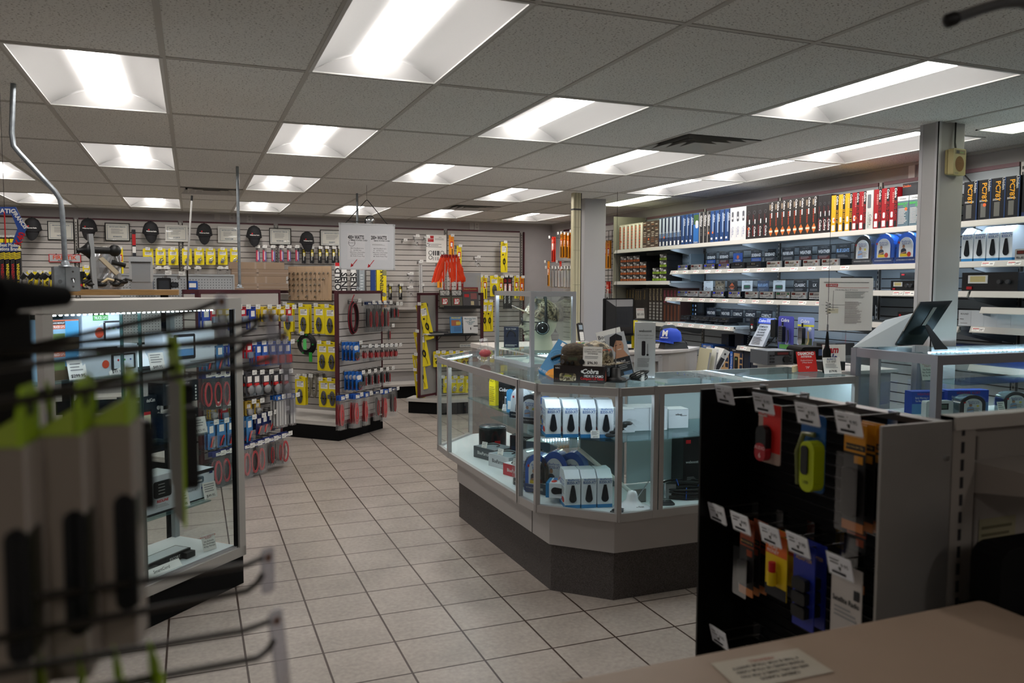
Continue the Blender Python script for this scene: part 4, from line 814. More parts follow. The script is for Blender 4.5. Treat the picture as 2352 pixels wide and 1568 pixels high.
# ---- back wall
BW = Plane((0, 11.6, 0), 0)
HATS = [(76, 518), (204, 519), (346, 526), (469, 530), (583, 535), (704, 548)]
def make_hat():
    t = thing('baseball_cap', 'x', 'cap'); hm = col('17171a', .8, noise=.15, scale=60)
    b = MB(); b.lathe([(.1, -.005), (.098, .02), (.09, .07), (.07, .115), (.035, .142), (.001, .15)], hm, 18, sy=.95); b.ball((0, 0, .15), .008, hm, 8); b.tube([(.1*math.cos(a*PI/9), .095*math.sin(a*PI/9), -.003) for a in range(18)], .004, hm, 5, closed=True); put('crown', b, t)
    b = MB(); n = 10; vs = []
    for i in range(n+1):
        a = PI+PI*i/n; q = math.sin(PI*i/n)
        vs += [(.085*math.cos(a), .09*math.sin(a), 0), (.072*math.cos(a), -.055*q**.5+.0-.07*q, -.02-.085*q+.012*abs(math.cos(a)))]
    vs += [(x, y, z-.004) for x, y, z in vs]; m_ = 2*(n+1); fs = []
    for i in range(n): k = 2*i; fs += [(k, k+1, k+3, k+2), (m_+k, m_+k+2, m_+k+3, m_+k+1), (k+1, m_+k+1, m_+k+3, k+3)]
    b.add(vs, fs, hm, True); put('brim', b, t)
    b = MB(); b.M = tr(0, -.097, .045) @ rot('X', -.2); b.text('Wilderness Radio', 0, 0, .015, -.002, PAPER, bold=.02, maxw=.12); b.disc(-.03, .02, .009, -.002, RED); put('embroidery', b, t); return t
hat = Proto(make_hat)
for k, (x, y) in enumerate(HATS):
    p = aY(x, y, 11.47); o = hat((p.x, 11.44, p.z-.05), random.uniform(-.15, .15), f'black baseball cap on the back wall, {ORD[k]} from the left', 'black caps displayed on the back wall', rx=.3 )
    b = MB(); b.box(-.11, .11, -.13, .0, -.003, 0, CLEAR); b.box(-.11, .11, -.003, 0, -.05, 0, CLEAR); b.box(-.11, .11, -.133, -.13, -.003, .02, CLEAR)
    solo('acrylic_ledge', b, f'clear acrylic ledge under the {ORD[k]} black cap from the left', 'ledge', (p.x, 11.6, p.z-.125), 0, 'cap ledges')
CERT = [(108, 507, 171, 552, 1), (240, 511, 299, 554, 1), (379, 516, 432, 555, 0), (500, 520, 552, 558, 0), (618, 523, 669, 563, 1), (735, 527, 790, 566, 1)]
codes = ['NO0XY', 'KD0AGG', 'KC0IYF', 'KD0CGM', 'KC0HGP', 'KD0FST']
for k, (x0, y0, x1, y1, dk) in enumerate(CERT):
    a = aY(x0, y0, 11.58); c = aY(x1, y1, 11.58); w, h = c.x-a.x, a.z-c.z
    t = thing('framed_certificate', f'{"black" if dk else "white"} framed radio operator certificate, {ORD[k]} from the left', 'certificate', ((a.x+c.x)/2, 11.575, c.z), 0, 'certificates on the back wall')
    f = .012; fm = BLACK if dk else col('d4d4d0', .4); b = MB(); b.box(-w/2, w/2, .0, .018, 0, f, fm); b.box(-w/2, w/2, .0, .018, h-f, h, fm); b.box(-w/2, -w/2+f, 0, .018, f, h-f, fm); b.box(w/2-f, w/2, 0, .018, f, h-f, fm); put('frame', b, t)
    b = MB(); b.box(-w/2+f, w/2-f, .006, .014, f, h-f, col('cfcdc4', .6)); e = .026; bl = col('5a7486')
    for q in ((-w/2+e, w/2-e, e, e+.004), (-w/2+e, w/2-e, h-e-.004, h-e), (-w/2+e, -w/2+e+.004, e, h-e), (w/2-e-.004, w/2-e, e, h-e)): b.rect(*q, .0055, bl)
    b.text('AMATEUR RADIO OPERATOR', 0, h*.78, .013, .005, col('3c5a70'), bold=.03, maxw=w*.66); b.lines(-w*.25, w*.25, h*.38, h*.68, 6, .005, GREYP); b.text(codes[k], 0, h*.24, .018, .005, col('40566a'), bold=.03); put('certificate_sheet', b, t)
    b = MB(); b.rect(-w/2+f, w/2-f, f, h-f, .004, glass('ffffff', .7)); put('glazing', b, t)
# antenna brand sign
p = aY(149, 593, 11.57); t = thing('antenna_sign', 'red and silver antenna brand sign on the left slatwall', 'sign', (p.x, 11.575, p.z-.05))
b = MB(); b.box(-.18, .18, 0, .006, 0, .1, RED); b.rect(-.17, .17, .008, .092, -.001, col('b9bcc0', .3, .4)); b.text('FIRESTIK', 0, .06, .05, -.002, col('c8461c'), bold=.03, maxw=.31); b.text('ANTENNAS', 0, .02, .022, -.002, INK, bold=.02, shear=.2); put('panel', b, t)
b = MB(); b.box(-.1, -.09, 0, .025, .09, .11, CHROME); b.box(.09, .1, 0, .025, .09, .11, CHROME); put('hanger', b, t)
random.seed(5)
for k, x in enumerate((328+14, 370, 399, 431, 460, 486, 513, 541)): peg(BW, x-2, 574, 'ym', 'yellow card with a chrome mirror mount', f'in the back wall row, {ORD[k]} from the left', 2 if k % 3 == 0 else 1, L=.15, group='yellow mirror mount cards')
for k, x in enumerate((366, 382, 430, 455, 506, 523)): peg(BW, x, 617, 'metal', 'small bagged fitting', f'below the yellow mount cards, {ORD[k]} from the left', 1, L=.12, group='small bagged fittings')
for k, x in enumerate((226, 242, 258, 276)): peg(BW, x, 572, 'slim', 'narrow yellow antenna pack', f'left of the grey frame, {ORD[k]} from the left', 1, L=.12, group='narrow yellow antenna packs')
for k, x in enumerate((72, 92, 108, 126, 182, 200)): peg(BW, x, 627 if k != 5 else 615, 'ys', 'small yellow accessory card', f'low on the left slatwall, {ORD[k]} from the left', 1, L=.12, group='small yellow cards at the left')
for k, x in enumerate((592, 608, 627, 647, 664, 682)): peg(BW, x, 569, 'pink', 'pink and purple bagged antenna', f'below the caps, {ORD[k]} from the left', 2, L=.18, group='pink bagged antennas')
for k, x in enumerate((698, 716, 735, 750, 766, 780)): peg(BW, x, 571, 'wil', 'black and yellow antenna box', f'left of the whiteboard, {ORD[k]} from the left', 2, L=.18, group='black and yellow antenna boxes')
b = MB(); b.box(-.02, .02, -.03, 0, -.45, 0, col('20242c')); b.rect(-.02, .02, -.2, -.06, -.031, RED); b.rect(-.02, .02, -.3, -.22, -.031, WHITE); p = aY(307, 527, 11.57); solo('antenna_pack', b, 'long dark antenna pack with a red patch right of the second certificate', 'antenna pack', (p.x, 11.59, p.z))
for k, x in enumerate((4, 16, 28, 40)):
    p = aY(x, 545, 11.45); b = MB(); b.rbox(-.032, .032, -.03, .03, -.72, 0, .01, col('1c1c1e', .4))
    for q in range(4): b.flat([(-.032, -.031, -.2-.02*q), (.032, -.031, -.18-.02*q), (.032, -.031, -.19-.02*q), (-.032, -.031, -.21-.02*q)], YEL)
    b.text('CB ANTENNA', 0, -.45, .03, -.031, YEL if k % 2 else RED, rz=PI/2, bold=.02, maxw=.35); b.rect(-.032, .032, -.15, -.02, -.0308, YEL)
    solo('antenna_box', b, f'tall black and yellow antenna box at the left edge, {ORD[k]} from the left', 'antenna box', (p.x, 11.45, p.z), 0, 'tall antenna boxes at the left edge')
    hook(BW, p.x, p.z-.004, .15, f'wire peg hook of the {ORD[k]} tall antenna box', 'peg hooks')
# boxes behind the whiteboard
def tall(x0, x1, y0, y1, Y, c, lab, txt=None, tc=INK, th=.05, rz=-PI/2, extra=None, cat='antenna box', tz=.4):
    a = aY(x0, y0, Y); c_ = aY(x1, y1, Y); w, h = c_.x-a.x, a.z-c_.z; b = MB(); b.box(-w/2, w/2, 0, .06, 0, h, col(c, .5))
    if txt: b.text(txt, 0, h*tz, th, -.001, tc, rz=rz, bold=.03, maxw=h*.9)
    if extra: extra(b, w, h)
    return solo('antenna_box', b, lab, cat, ((a.x+c_.x)/2, Y, c_.z), 0, None)
for k, (x0, x1, y0, y1, c, lab, txt, tc, rz_, tz) in enumerate([
    (770, 782, 603, 700, 'd9d9d7', 'white antenna box with a red top left of the whiteboard', 'WORLD', INK, PI/2, .5), (784, 797, 600, 700, 'dcdcda', 'left white antenna box lettered down its side below the whiteboard', 'SEND', INK, -PI/2, .5),
    (806, 818, 600, 700, 'dcdcda', 'right white antenna box lettered down its side below the whiteboard', 'SEND', INK, -PI/2, .5), (825, 838, 600, 700, '8e979c', 'grey antenna box below the whiteboard', None, INK, 0, .5),
    (852, 863, 600, 700, '24407a', 'dark blue antenna box below the whiteboard', None, INK, 0, .5), (865, 888, 595, 720, 'e3cf1c', 'yellow antenna kit box at the right end below the whiteboard', 'ANTENNA KIT', INK, PI/2, .6)]):
    def ex(b, w, h, k=k):
        if k == 0: b.rect(-w/2, w/2, h*.92, h, -.0008, RED)
        if k == 3: b.disc(0, h*.85, .03, -.001, col('b84040')); b.lines(-w*.3, w*.3, h*.1, h*.7, 9, -.001, col('c0c8cc'))
        if k == 5: b.disc(.035, h*.35, .03, -.001, col('7a7a72')); b.rect(.01, .07, h*.7, h*.85, -.001, col('8a8a60')); b.rect(-w/2, w/2, h*.1, h*.25, -.0006, col('e08a1c'))
    o = tall(x0, x1, y0, y1, 11.3, c, lab, txt, tc, .085 if k < 5 else .045, rz_, ex, tz=tz)
    if k == 5:
        for ch in (): pass
b = MB(); b.box(-.9, .9, 0, .28, 0, .02, SLAT); b.box(-.9, .9, -.003, 0, -.01, .025, SLAT); q = aY(830, 700, 11.3); solo('wall_shelf', b, 'grey wall shelf carrying the tall antenna boxes behind the red cables', 'shelf', (q.x, 11.3, q.z-.06), 0)
# whiteboard area right: small hooks
for k, (x, y, n, key, what) in enumerate([(923, 554, 0, '', ''), (957, 544, 1, 'metal', 'tiny bagged part'), (981, 546, 1, 'metal', 'tiny bagged part'), (943, 630, 1, 'metal', 'clear bag of small fittings'), (942, 661, 1, 'metal', 'clear bag of small fittings')]):
    if n: peg(BW, x, y, key, what, f'on the sparse slatwall, {ORD[k-1]} bag', 1, L=.2, group='small clear bags on the slatwall')
    else: p = BW.at(x, y, 0); hook(BW, p.x, p.z, .2, 'empty peg hook right of the whiteboard', 'peg hooks')
peg(BW, 966, 602, 'longw', 'long clear bag of white tubes', 'right of the whiteboard', 1, L=.2)
for k, x in enumerate((896, 920, 968)): peg(BW, x, 656, 'wil', 'slim blue-topped pack', f'low right of the whiteboard, {ORD[k]} from the left', 1, L=.15, group='slim packs low right of the whiteboard')
# small poster
p = aY(1003, 571, 11.57); b = MB(); b.box(-.155, .155, 0, .004, -.205, .205, PAPER); b.rect(-.13, -.04, .1, .19, -.001, RED); b.text('PREMIUM', -.085, .145, .018, -.002, WHITE, maxw=.08); b.text('NEW', .06, .17, .014, -.001, INK); b.lines(-.02, .13, .12, .15, 2, -.001, GREYP); b.lines(-.13, .1, .01, .07, 3, -.001, GREYP)
for (x, z) in ((-.09, -.06), (-.09, -.13), (.09, -.06), (.13, -.1), (.09, -.12)): b.tube([(x+.028*math.cos(a*PI/6), -.002, z+.028*math.sin(a*PI/6)) for a in range(12)], .004, INK, 4, closed=True)
for x in (-.05, -.02, .01, .03): b.box(x, x+.016, -.003, 0, -.1, -.03, INK); b.box(x, x+.006, -.003, 0, -.17, -.12, INK)
solo('parts_poster', b, 'white poster with a red square and black loops on the slatwall', 'poster', (p.x, 11.59, p.z))
for k, (x, y, key, what, n) in enumerate([(1037, 543, 'slimo', 'tall orange-yellow antenna pack', 2), (1055, 567, 'slim', 'clear topped antenna pack', 1), (1158, 558, 'yw', 'tall yellow antenna card', 1)]):
    peg(BW, x, y, key, what, 'on the right part of the slatwall', n, L=.2)
peg(BW, 1097, 592, 'metal', 'large silver mount pack', 'in the middle of the right slatwall', 1, L=.2)
row_ = [(1010, 607, 'slimo', 'orange bag at the left of the flags', 1), (1102, 636, 'slim', 'narrow yellow pack', 2), (1114, 637, 'slim', 'narrow yellow pack', 1), (1136, 636, 'yc', 'wide yellow card', 1), (1151, 638, 'slim', 'slim yellow pack', 1), (1160, 636, 'slimk', 'grey and red pack', 1), (1171, 636, 'slimk', 'long black antenna box', 1), (1186, 637, 'slim', 'clear pack with yellow header', 1), (1198, 638, 'slimo', 'orange-yellow antenna pack', 1)]
for k, (x, y, key, what, n) in enumerate(row_): peg(BW, x, y, key, what, f'in the low right slatwall row, {ORD[k]} hook', n, L=.22, group='packs in the low right slatwall row')
for k, x in enumerate((1113, 1125)): peg(BW, x, 693, 'yw', 'long yellow cable card', f'behind the small glass tower, {ORD[k]} from the left', 2, L=.3, group='long yellow cable cards at the back')
# ============================================================ GONDOLAS
s2 = 2**.5/2
def gondola(P, rz, W, L, h, label, deck=.38):
    """P = floor corner at the left end of the end panel; end panel faces -Y locally, a centre panel runs back from its middle"""
    t = thing('gondola', label, 'display gondola', P, rz, 'maroon framed gondolas')
    b = MB(); slats(b, W-.04, .24, h-.17, SLAT, T=.012); b.M = Matrix.Identity(4); v = b.v; b.v = [(x+.02, y, z) for x, y, z in v]; b.box(.02, W-.02, .0, .012, h-.17, h-.03, SLAT); b.box(.02, W-.02, .012, .03, .2, h-.03, SLAT); put('end_slat_panel', b, t)
    b = MB(); b.box(0, .022, -.006, .036, .17, h, MAROON); b.box(W-.022, W, -.006, .036, .17, h, MAROON); b.box(.022, W-.022, -.006, .036, h-.03, h, MAROON); b.box(.022, W-.022, -.006, .036, .17, .2, MAROON); put('end_frame', b, t)
    if L:
        b = MB(); m_ = W/2
        for sg in (-1, 1):
            M = tr(m_+sg*.03, .036, 0) @ rot('Z', PI/2*(1 if sg > 0 else -1)) if sg > 0 else tr(m_-.03, .036+L, 0) @ rot('Z', -PI/2)
            b.M = M; slats(b, L, .24, h-.04, SLAT, T=.012)
        b.M = Matrix.Identity(4); put('centre_panel', b, t)
        b = MB(); b.box(m_-.03, m_+.03, .036+L-.02, .036+L, .17, h, MAROON); b.box(m_-.03, m_+.03, .036, .036+L, h-.035, h-.0, MAROON); put('centre_frame', b, t)
        b = MB(); b.box(0.01, W-.01, .03, .036+L, .165, .19, col('b5b1ac')); b.box(0, W, .03, .04+L, .15, .165, col('b5b1ac')); put('base_deck', b, t)
        b = MB(); b.box(.0, W, -.0, .036+L, 0, .15, BLACKM); put('kick_plate', b, t)
    return t
G1P = Vector((.045, 6.825, 0)); G1 = Plane(G1P, PI/4)
gondola(G1P, PI/4, .975, .6, 1.565, 'maroon framed gondola just beyond the tall glass display case')
G2P = Vector((1.375, 8.312, 0)); G2 = Plane(G2P, PI/4)
W2 = .84
gondola(G2P, PI/4, W2, 1.25, 1.55, 'maroon framed gondola with red and black cables on its end')
# centre panel face of the second gondola looks to (-,-)
mid = G2P+Vector((s2, s2, 0))*(W2/2-.045); G2c = Plane(mid, -PI/4)
proto('bagr', pk_bag, .12, .33, '1b4a9a', 'red'); proto('bagd', pk_bag, .11, .30, '22335a', 'dark', .03); proto('fuse', pk_bag, .06, .15, 'c9cdd0', 'fuse', .02); proto('fused', pk_bag, .06, .17, '1c1c1e', 'dark', .02); proto('band', pk_blister, .115, .19, '1c5fb0', 'b01c22', 3)
proto('bagl', pk_bag, .12, .27, '1c2c6a', 'loop', .04); proto('loopd', pk_bag, .11, .25, '2a3a7a', 'dark', .04)
random.seed(9)
E2 = 'on the end of the second gondola'
# coil of red and black battery cable
p = G2.at(811, 690, .06); mb = MB()
for k in range(10):
    c_ = RED if k % 3 else BLACK; q = 1-.05*(k % 5)
    c_ = col('7a1c2a', .35) if k % 3 else BLACK
    mb.tube([(.075*q*math.cos(a*PI/12)+.006*math.sin(k), -.01*(k % 4)+.012, -.18+.17*q*math.sin(a*PI/12)) for a in range(24)], .0055, c_, 6, closed=True)
mb.tube([(-.02, 0, -.02), (-.01, 0, .02), (.02, 0, .06)], .006, col('8a1c2a')); solo('cable_coil', mb, 'large hanging coil of maroon and black cable, top left of the gondola end', 'cable', p, PI/4)
u = (p-G2.P).dot(G2.u); hook(G2, u, p.z-.008, .12, 'wire peg hook holding the maroon cable coil', 'peg hooks')
for k, (x, n) in enumerate(((848, 2), (862, 2), (874, 2), (888, 2))): peg(G2, x, 697, 'bagd', 'clear bag of dark cable', f'top row of the cable gondola end, {ORD[k]} hook', n, L=.2, group='bags of dark cable')
for k, (x, n) in enumerate(((893, 1), (903, 2), (912, 2))): peg(G2, x, 700 if k else 750, 'fused', 'small bag of dark leads', f'right edge of the cable gondola, {ORD[k]} hook', n, L=.16, group='small bags of dark leads')
peg(G2, 818, 789, 'band', 'blue carded cable', 'second row of the gondola end', 4, L=.22, gap=.045, group='blue carded cables', tilt=False)
peg(G2, 824, 857, 'band', 'blue carded cable', 'third row of the gondola end', 4, L=.22, gap=.045, group='blue carded cables', tilt=False)
for k, x in enumerate((840, 854, 868, 878, 889, 900, 910)): peg(G2, x, 797-.5*k, 'fuse', 'small red lead bag', f'second row of the cable gondola, {ORD[k]} hook', 2, L=.18, group='small red lead bags')
for k, x in enumerate((838, 852, 866, 880, 893)): peg(G2, x, 855-2*k, 'fused', 'small dark lead bag', f'third row of the cable gondola, {ORD[k]} hook', 2, L=.18, group='small dark lead bags')
for k, (x, n, key) in enumerate(((786, 2, 'bagr'), (820, 3, 'bagr'), (842, 2, 'bagr'), (866, 1, 'bagd'), (886, 2, 'bagr'), (904, 2, 'bagd'))): peg(G2, x, 912-k*3.6, key, 'bag of red and black cable', f'bottom row of the gondola end, {ORD[k]} hook', n, L=.2 if k != 1 else .26, gap=.03, group='bags of red and black cable')
# yellow cable cards on the centre panel of the second gondola
for k, (x, y, n) in enumerate(((698, 703, 2), (733, 703, 4), (758, 705, 1), (741, 788, 3), (762, 789, 1), (744, 872, 2), (764, 873, 1), (690, 868, 2))):
    peg(G2c, x, y, 'yc', 'yellow card with a grey cable coil', f'on the inner panel, {ORD[k]} hook', n, L=.26, gap=.04, group='yellow cards with grey cable coils', tilt=False)
for k, (x, y) in enumerate(((662, 700), (655, 765))): peg(G2c, x, y, 'yc', 'yellow cable card partly hidden', f'by the first gondola, {["upper","lower"][k]}', 2, L=.2, group='yellow cards beside the first gondola')
mb = MB(); p = G2c.at(705, 765, .2)
for k in range(12):
    q = 1-.035*k; mb.tube([(.115*q*math.cos(a*PI/12), -.008*(k % 4), -.115+.115*q*math.sin(a*PI/12)) for a in range(24)], .007, BLACK, 6, closed=True)
mb.box(-.005, .035, -.06, -.055, -.17, -.06, col('5ac86a')); mb.box(.06, .1, -.05, -.045, -.3, -.2, col('2a9a3a'))
for a in (0, 1.4, 2.8, 4.4): mb.box(.1*math.cos(a)-.008, .1*math.cos(a)+.008, -.04, .01, -.115+.1*math.sin(a)-.008, -.115+.1*math.sin(a)+.008, col('1c8a3c'))
solo('cable_coil', mb, 'thick black cable coil with green tags between yellow cards', 'cable', p, -PI/4)
hook(G2c, (p-G2c.P).dot(G2c.u), p.z-.006, .26, 'wire peg hook holding the black coil with green tags', 'peg hooks')
for k, x in enumerate((694, 708, 722)):
    mb = MB(); p = G2c.at(x, 862, .16); g = col('8a8578', .4)
    for q in range(6): mb.tube([(.035*(1-.08*q)*math.cos(a*PI/8), -.007*(q % 3), -.12+.12*(1-.06*q)*math.sin(a*PI/8)) for a in range(16)], .005, g, 5, closed=True)
    mb.box(-.02, .02, -.025, .01, -.14, -.13, BLACK)
    solo('cable_coil', mb, f'grey tied cable bundle on the inner panel, {ORD[k]} from the left', 'cable', p, -PI/4, 'grey tied cable bundles'); hook(G2c, (p-G2c.P).dot(G2c.u), p.z-.006, .2, f'wire peg hook of the {ORD[k]} grey cable bundle', 'peg hooks')
# ---- goods on the first gondola
proto('b1', pk_blister, .09, .19, '1c3fa0', 'd8d8d8', 0); proto('b2', pk_blister, .085, .125, 'e0c020', '8a7a20', 1); proto('b3', pk_blister, .09, .2, '2456b0', 'd02028', 0); proto('b4', pk_blister, .1, .2, '3a3a40', 'c02020', 1); proto('b5', pk_blister, .085, .17, '14245a', 'c82020', 2); proto('b6', pk_blister, .085, .22, '3a78b0', 'c02020', 2); proto('b7', pk_blister, .075, .12, 'c9a83a', '8a8a8a', 1)
proto('b8', pk_blister, .075, .13, 'b8182a', '7a8aa0', 0); proto('tools', pk_bag, .07, .26, '1c5aa8', 'white', .04)
GO = Plane(G1P, PI/4)
R1 = [(473, 'b1'), (490, 'b8'), (506, 'b2'), (522, 'b2'), (538, 'b1'), (558, 'b8'), (580, 'b1'), (607, 'b2'), (628, 'b2'), (648, 'b2'), (664, 'b8')]
for k, (x, key) in enumerate(R1): peg(GO, x, 708, key, 'small carded accessory', f'top row of the first gondola, {ORD[k]} hook', 3 if key == 'b2' else 2, L=.2, gap=.03, group='carded accessories, top row')
R2 = [(480, 'b6'), (505, 'b6'), (530, 'b1'), (572, 'b8'), (594, 'b3'), (609, 'b3'), (627, 'b3'), (643, 'b3'), (660, 'b3')]
for k, (x, key) in enumerate(R2): peg(GO, x, 792-k*.6, key, 'blue card with a red connector', f'second row of the first gondola, {ORD[k]} hook', 3, L=.22, gap=.03, group='carded accessories, second row')
R3 = [(478, 'bagl'), (500, 'bagl'), (520, 'bagl'), (541, 'bagl'), (572, 'b4'), (590, 'b4'), (611, 'b4'), (634, 'b4'), (656, 'b4')]
for k, (x, key) in enumerate(R3): peg(GO, x, 862-k*.9, key, 'grey blister pack with a round plug' if key == 'b4' else 'bagged red cable', f'third row of the first gondola, {ORD[k]} hook', 3 if key == 'b4' else 2, L=.22, gap=.032, group='packs in the third row')
for k, (x, key) in enumerate(((489, 'b7'), (515, 'b8'), (538, 'b7'), (571, 'b7'), (590, 'b7'))): peg(GO, x, 931-k*2.2, key, 'little yellow carded part', f'fourth row of the first gondola, {ORD[k]} hook', 2, L=.16, group='little carded parts')
for k, (x, y) in enumerate(((640, 913), (652, 911), (672, 909))): peg(GO, x, y, 'tools', 'slim bag of tools with a blue header', f'right edge of the first gondola, {ORD[k]} hook', 3, L=.24, gap=.03, group='slim bags of tools')
for k, (x, key) in enumerate(((484, 'b6'), (508, 'b6'), (530, 'b6'), (572, 'b6'), (594, 'b5'), (608, 'b5'), (622, 'b5'), (637, 'b5'), (648, 'b5'))): peg(GO, x, 972-k*4, key, 'dark blue card with a red part', f'fifth row of the first gondola, {ORD[k]} hook', 2, L=.18, gap=.03, group='packs in the fifth row')
for k, (x, key) in enumerate(((500, 'bagl'), (520, 'bagl'), (541, 'loopd'), (567, 'bagl'), (585, 'bagl'), (601, 'bagl'), (622, 'loopd'), (640, 'loopd'), (655, 'bagl'))): peg(GO, x, 1042-k*5.6, key, 'bagged red cable loop', f'bottom row of the first gondola, {ORD[k]} hook', 2, L=.22, gap=.035, group='bagged cable loops in the bottom row')
# ---- pegboard unit, boxes, adapter board on top
PEG = col('a9adb0', .5); PB1 = Plane((-.62, 8.05, 0), .1)
a, c_ = PB1.at(276, 628), PB1.at(535, 628); wpx = (c_-a).length
t = thing('pegboard_stand', 'pale grey pegboard stand rising behind the tall glass case', 'pegboard', (a.x, a.y, 0), .1)
b = MB(); b.box(0, wpx, 0, .012, .3, a.z, PEG); b.box(0, wpx, -.012, 0, a.z-.015, a.z, PEG); b.box(0, .012, -.012, .0, .3, a.z, PEG); b.box(wpx, wpx+.012, -.01, .14, .3, a.z, PEG); b.box(0, wpx, .13, .142, .3, a.z, PEG); b.box(0, wpx, .0, .14, a.z-.012, a.z, PEG); put('board', b, t)
b = MB(); nx = int(wpx/.0254)
for i in range(1, nx):
    for j in range(2, 22): x, z = i*.0254*wpx/(nx*.0254), a.z-.0254*j; b.rect(x-.0035, x+.0035, z-.0035, z+.0035, -.0008, INK)
put('peg_holes', b, t); b = MB(); b.box(-.01, wpx+.02, -.15, .3, 0, .3, BLACKM); put('base', b, t)
def phone_clip(x, y, w, h, c, lab):
    p = PB1.at(x, y, .12); b = MB(); b.rbox(-w/2, w/2, -.02, .02, -h, 0, .012, col(c, .35)); b.rbox(-w*.35, w*.35, -.024, -.02, -h*.8, -h*.2, .01, col('2a2e34' if c != '5a6470' else '8a94a4', .4)); b.tube([(0, .02, -.01), (0, .13, .01)], .003, WIRE, 5)
    return solo('holster_case', b, lab, 'holster', p, .1, 'black holster cases')
phone_clip(323, 634, .07, .08, '1a1b1e', 'small black holster hanging on the pegboard'); phone_clip(342, 640, .075, .1, '5a6470', 'black and blue-grey rugged case on the pegboard'); phone_clip(376, 638, .12, .125, '16171a', 'large black rugged case on the pegboard'); phone_clip(400, 648, .07, .05, '16171a', 'black clip sticking out beside the large rugged case')
for k, (x, y) in enumerate(((340, 628), (380, 630), (410, 632))):
    p = PB1.at(x, y); hook(PB1, (p-PB1.P).dot(PB1.u), p.z, .3, f'long peg hook on the pegboard, {ORD[k]} from the left', 'peg hooks')
p = PB1.at(442, 645, .06); b = MB(); b.rbox(-.045, .045, -.003, .003, -.16, 0, .008, col('1c4fa0')); b.rect(-.03, .03, -.06, -.02, -.004, PAPER); loop_cable(b, 0, -.12, .04, .04, BLACK, .006, 4, -.014); solo('carded_cable', b, 'blue carded black cable on the right end of the pegboard', 'carded cable', p+Vector((0, .05, 0)), .1)
# cardboard boxes on the second gondola
CB_ = [col('8f7a68', .8, noise=.06, scale=6), col('96806c', .8, noise=.06, scale=6)]
TAPE = col('a39080', .3)
c0 = G2c.w(-.42, 0, 0); Yb = 9.0
a = aY(533, 663, Yb); c_ = aY(662, 663, Yb)
for k in range(4):
    z0 = 1.55+.075*k; L = (c_.x-a.x)*(1.0 if k < 3 else .97)+(.0 if k else .0); b = MB(); b.box(0, L, 0, .3, .001, .074, CB_[k % 2]); b.rect(.25, .27, .002, .073, -.0006, TAPE); b.rect(L*.62, L*.62+.02, .002, .073, -.0006, TAPE) if k % 2 else b.rect(0, L, .03, .04, -.0006, TAPE)
    solo('cardboard_box', b, f'long flat cardboard box on the gondola top, {["bottom","second","third","top"][k]} of the stack', 'box', (a.x-.02*(k % 2)+.0, Yb, z0), 0, 'long cardboard boxes stacked on the gondola')
b = MB(); b.box(0, .18, 0, .2, 0, .11, CB_[0]); b.rect(.02, .14, .02, .07, -.001, PAPER); b.box(.02, .1, .0, .1, .11, .13, WHITE); q = aY(690, 608, 9.0); 
b = MB(); b.box(-.4, .4, 0, .32, -.02, 0, CB_[1]); b.box(-.38, -.36, .01, .3, -.5, -.02, MAROON); b.box(.36, .38, .01, .3, -.5, -.02, MAROON); 
# adapter board
AB = Plane(G2c.P+G2c.n*.03, -PI/4); a = AB.at(663, 689); c_ = AB.at(760, 611); w, h = (c_-a).dot(AB.u), c_.z-a.z; WD = col('c0a384', .6, noise=.04, scale=10)
t = thing('adapter_board', 'tan sample board with rows of metal cable adapters leaning on the gondola', 'sample board', (a.x, a.y, a.z), -PI/4)
b = MB(); b.box(0, w, 0, .014, 0, h, WD); [b.rect(w*k/5-.001, w*k/5+.001, 0, h, -.001, col('8a7258')) for k in range(1, 5)]; [b.disc(w*(k+.25+.5*q)/5, .012, .004, -.001, INK, 8) for k in range(5) for q in (0, 1)]; put('board', b, t)
random.seed(21)
for k in range(5):
    for q in range(9 if k < 4 else 3):
        b = MB(); x, z = w*(k+.22+.5*(q % 2))/5, h*(.80-.17*(q//2)) if q < 8 else h*.12
        r = random.uniform(.8, 1.3); b.cyl((x, 0, z), (x+.004, -.03*r, z-.01), .007*r, col('9a8f78', .25, .9), 8); b.cyl((x, -.005, z), (x, -.012, z), .011*r, CHROME, 6); put('adapter', b, t)
b = MB(); b.box(0, w*.97, -.034, -.033, .01, h*.98, BAG); put('plastic_cover', b, t)
# three poles
def pole(path, r, m, lab, name='conduit_pole'):
    b = MB(); b.tube(path, r, m, 10); t = thing(name, lab, 'pole', tuple(path[-1])); 
    b.v = [tuple(Vector(v)-Vector(path[-1])) for v in b.v]; put('pipe', b, t); b = MB(); b.lathe([(r*1.6, 0), (r*1.6, .02), (r, .03)], m, 12); b.lathe([(r*2.6, 0), (r*2.4, .006), (.001, .006)], m, 12); put('base_collar', b, t); return t
Yp = 4.62; pts = [(30, 180), (27, 306), (31, 335), (45, 352), (126, 439), (138, 458), (142, 480), (146, 533), (150, 612)]
pl_ = [aY(x, y, Yp) for x, y in pts]; pl_[0].z = CEIL; t = pole(pl_, .0125, GALV, 'bent galvanized conduit running from ceiling to a switch box at left')
p = aY(153, 662, Yp); q = pl_[-1]
t = thing('switch_box', 'galvanized electrical switch box with a metal toggle plate on the bent conduit', 'switch box', (q.x-.005, Yp+.02, q.z-.125), .35)
b = MB(); b.box(-.055, .05, -.03, .03, 0, .125, GALV); b.disc(-.03, .05, .01, -.031, col('75797d', .4, .8)); put('box', b, t)
b = MB(); b.rbox(-.005, .06, -.036, -.03, .002, .122, .004, col('a9b0b5', .3, .8)); b.cyl((.027, -.036, .1), (.027, -.039, .1), .005, CHROME, 8); b.cyl((.027, -.036, .024), (.027, -.039, .024), .005, CHROME, 8); put('cover_plate', b, t)
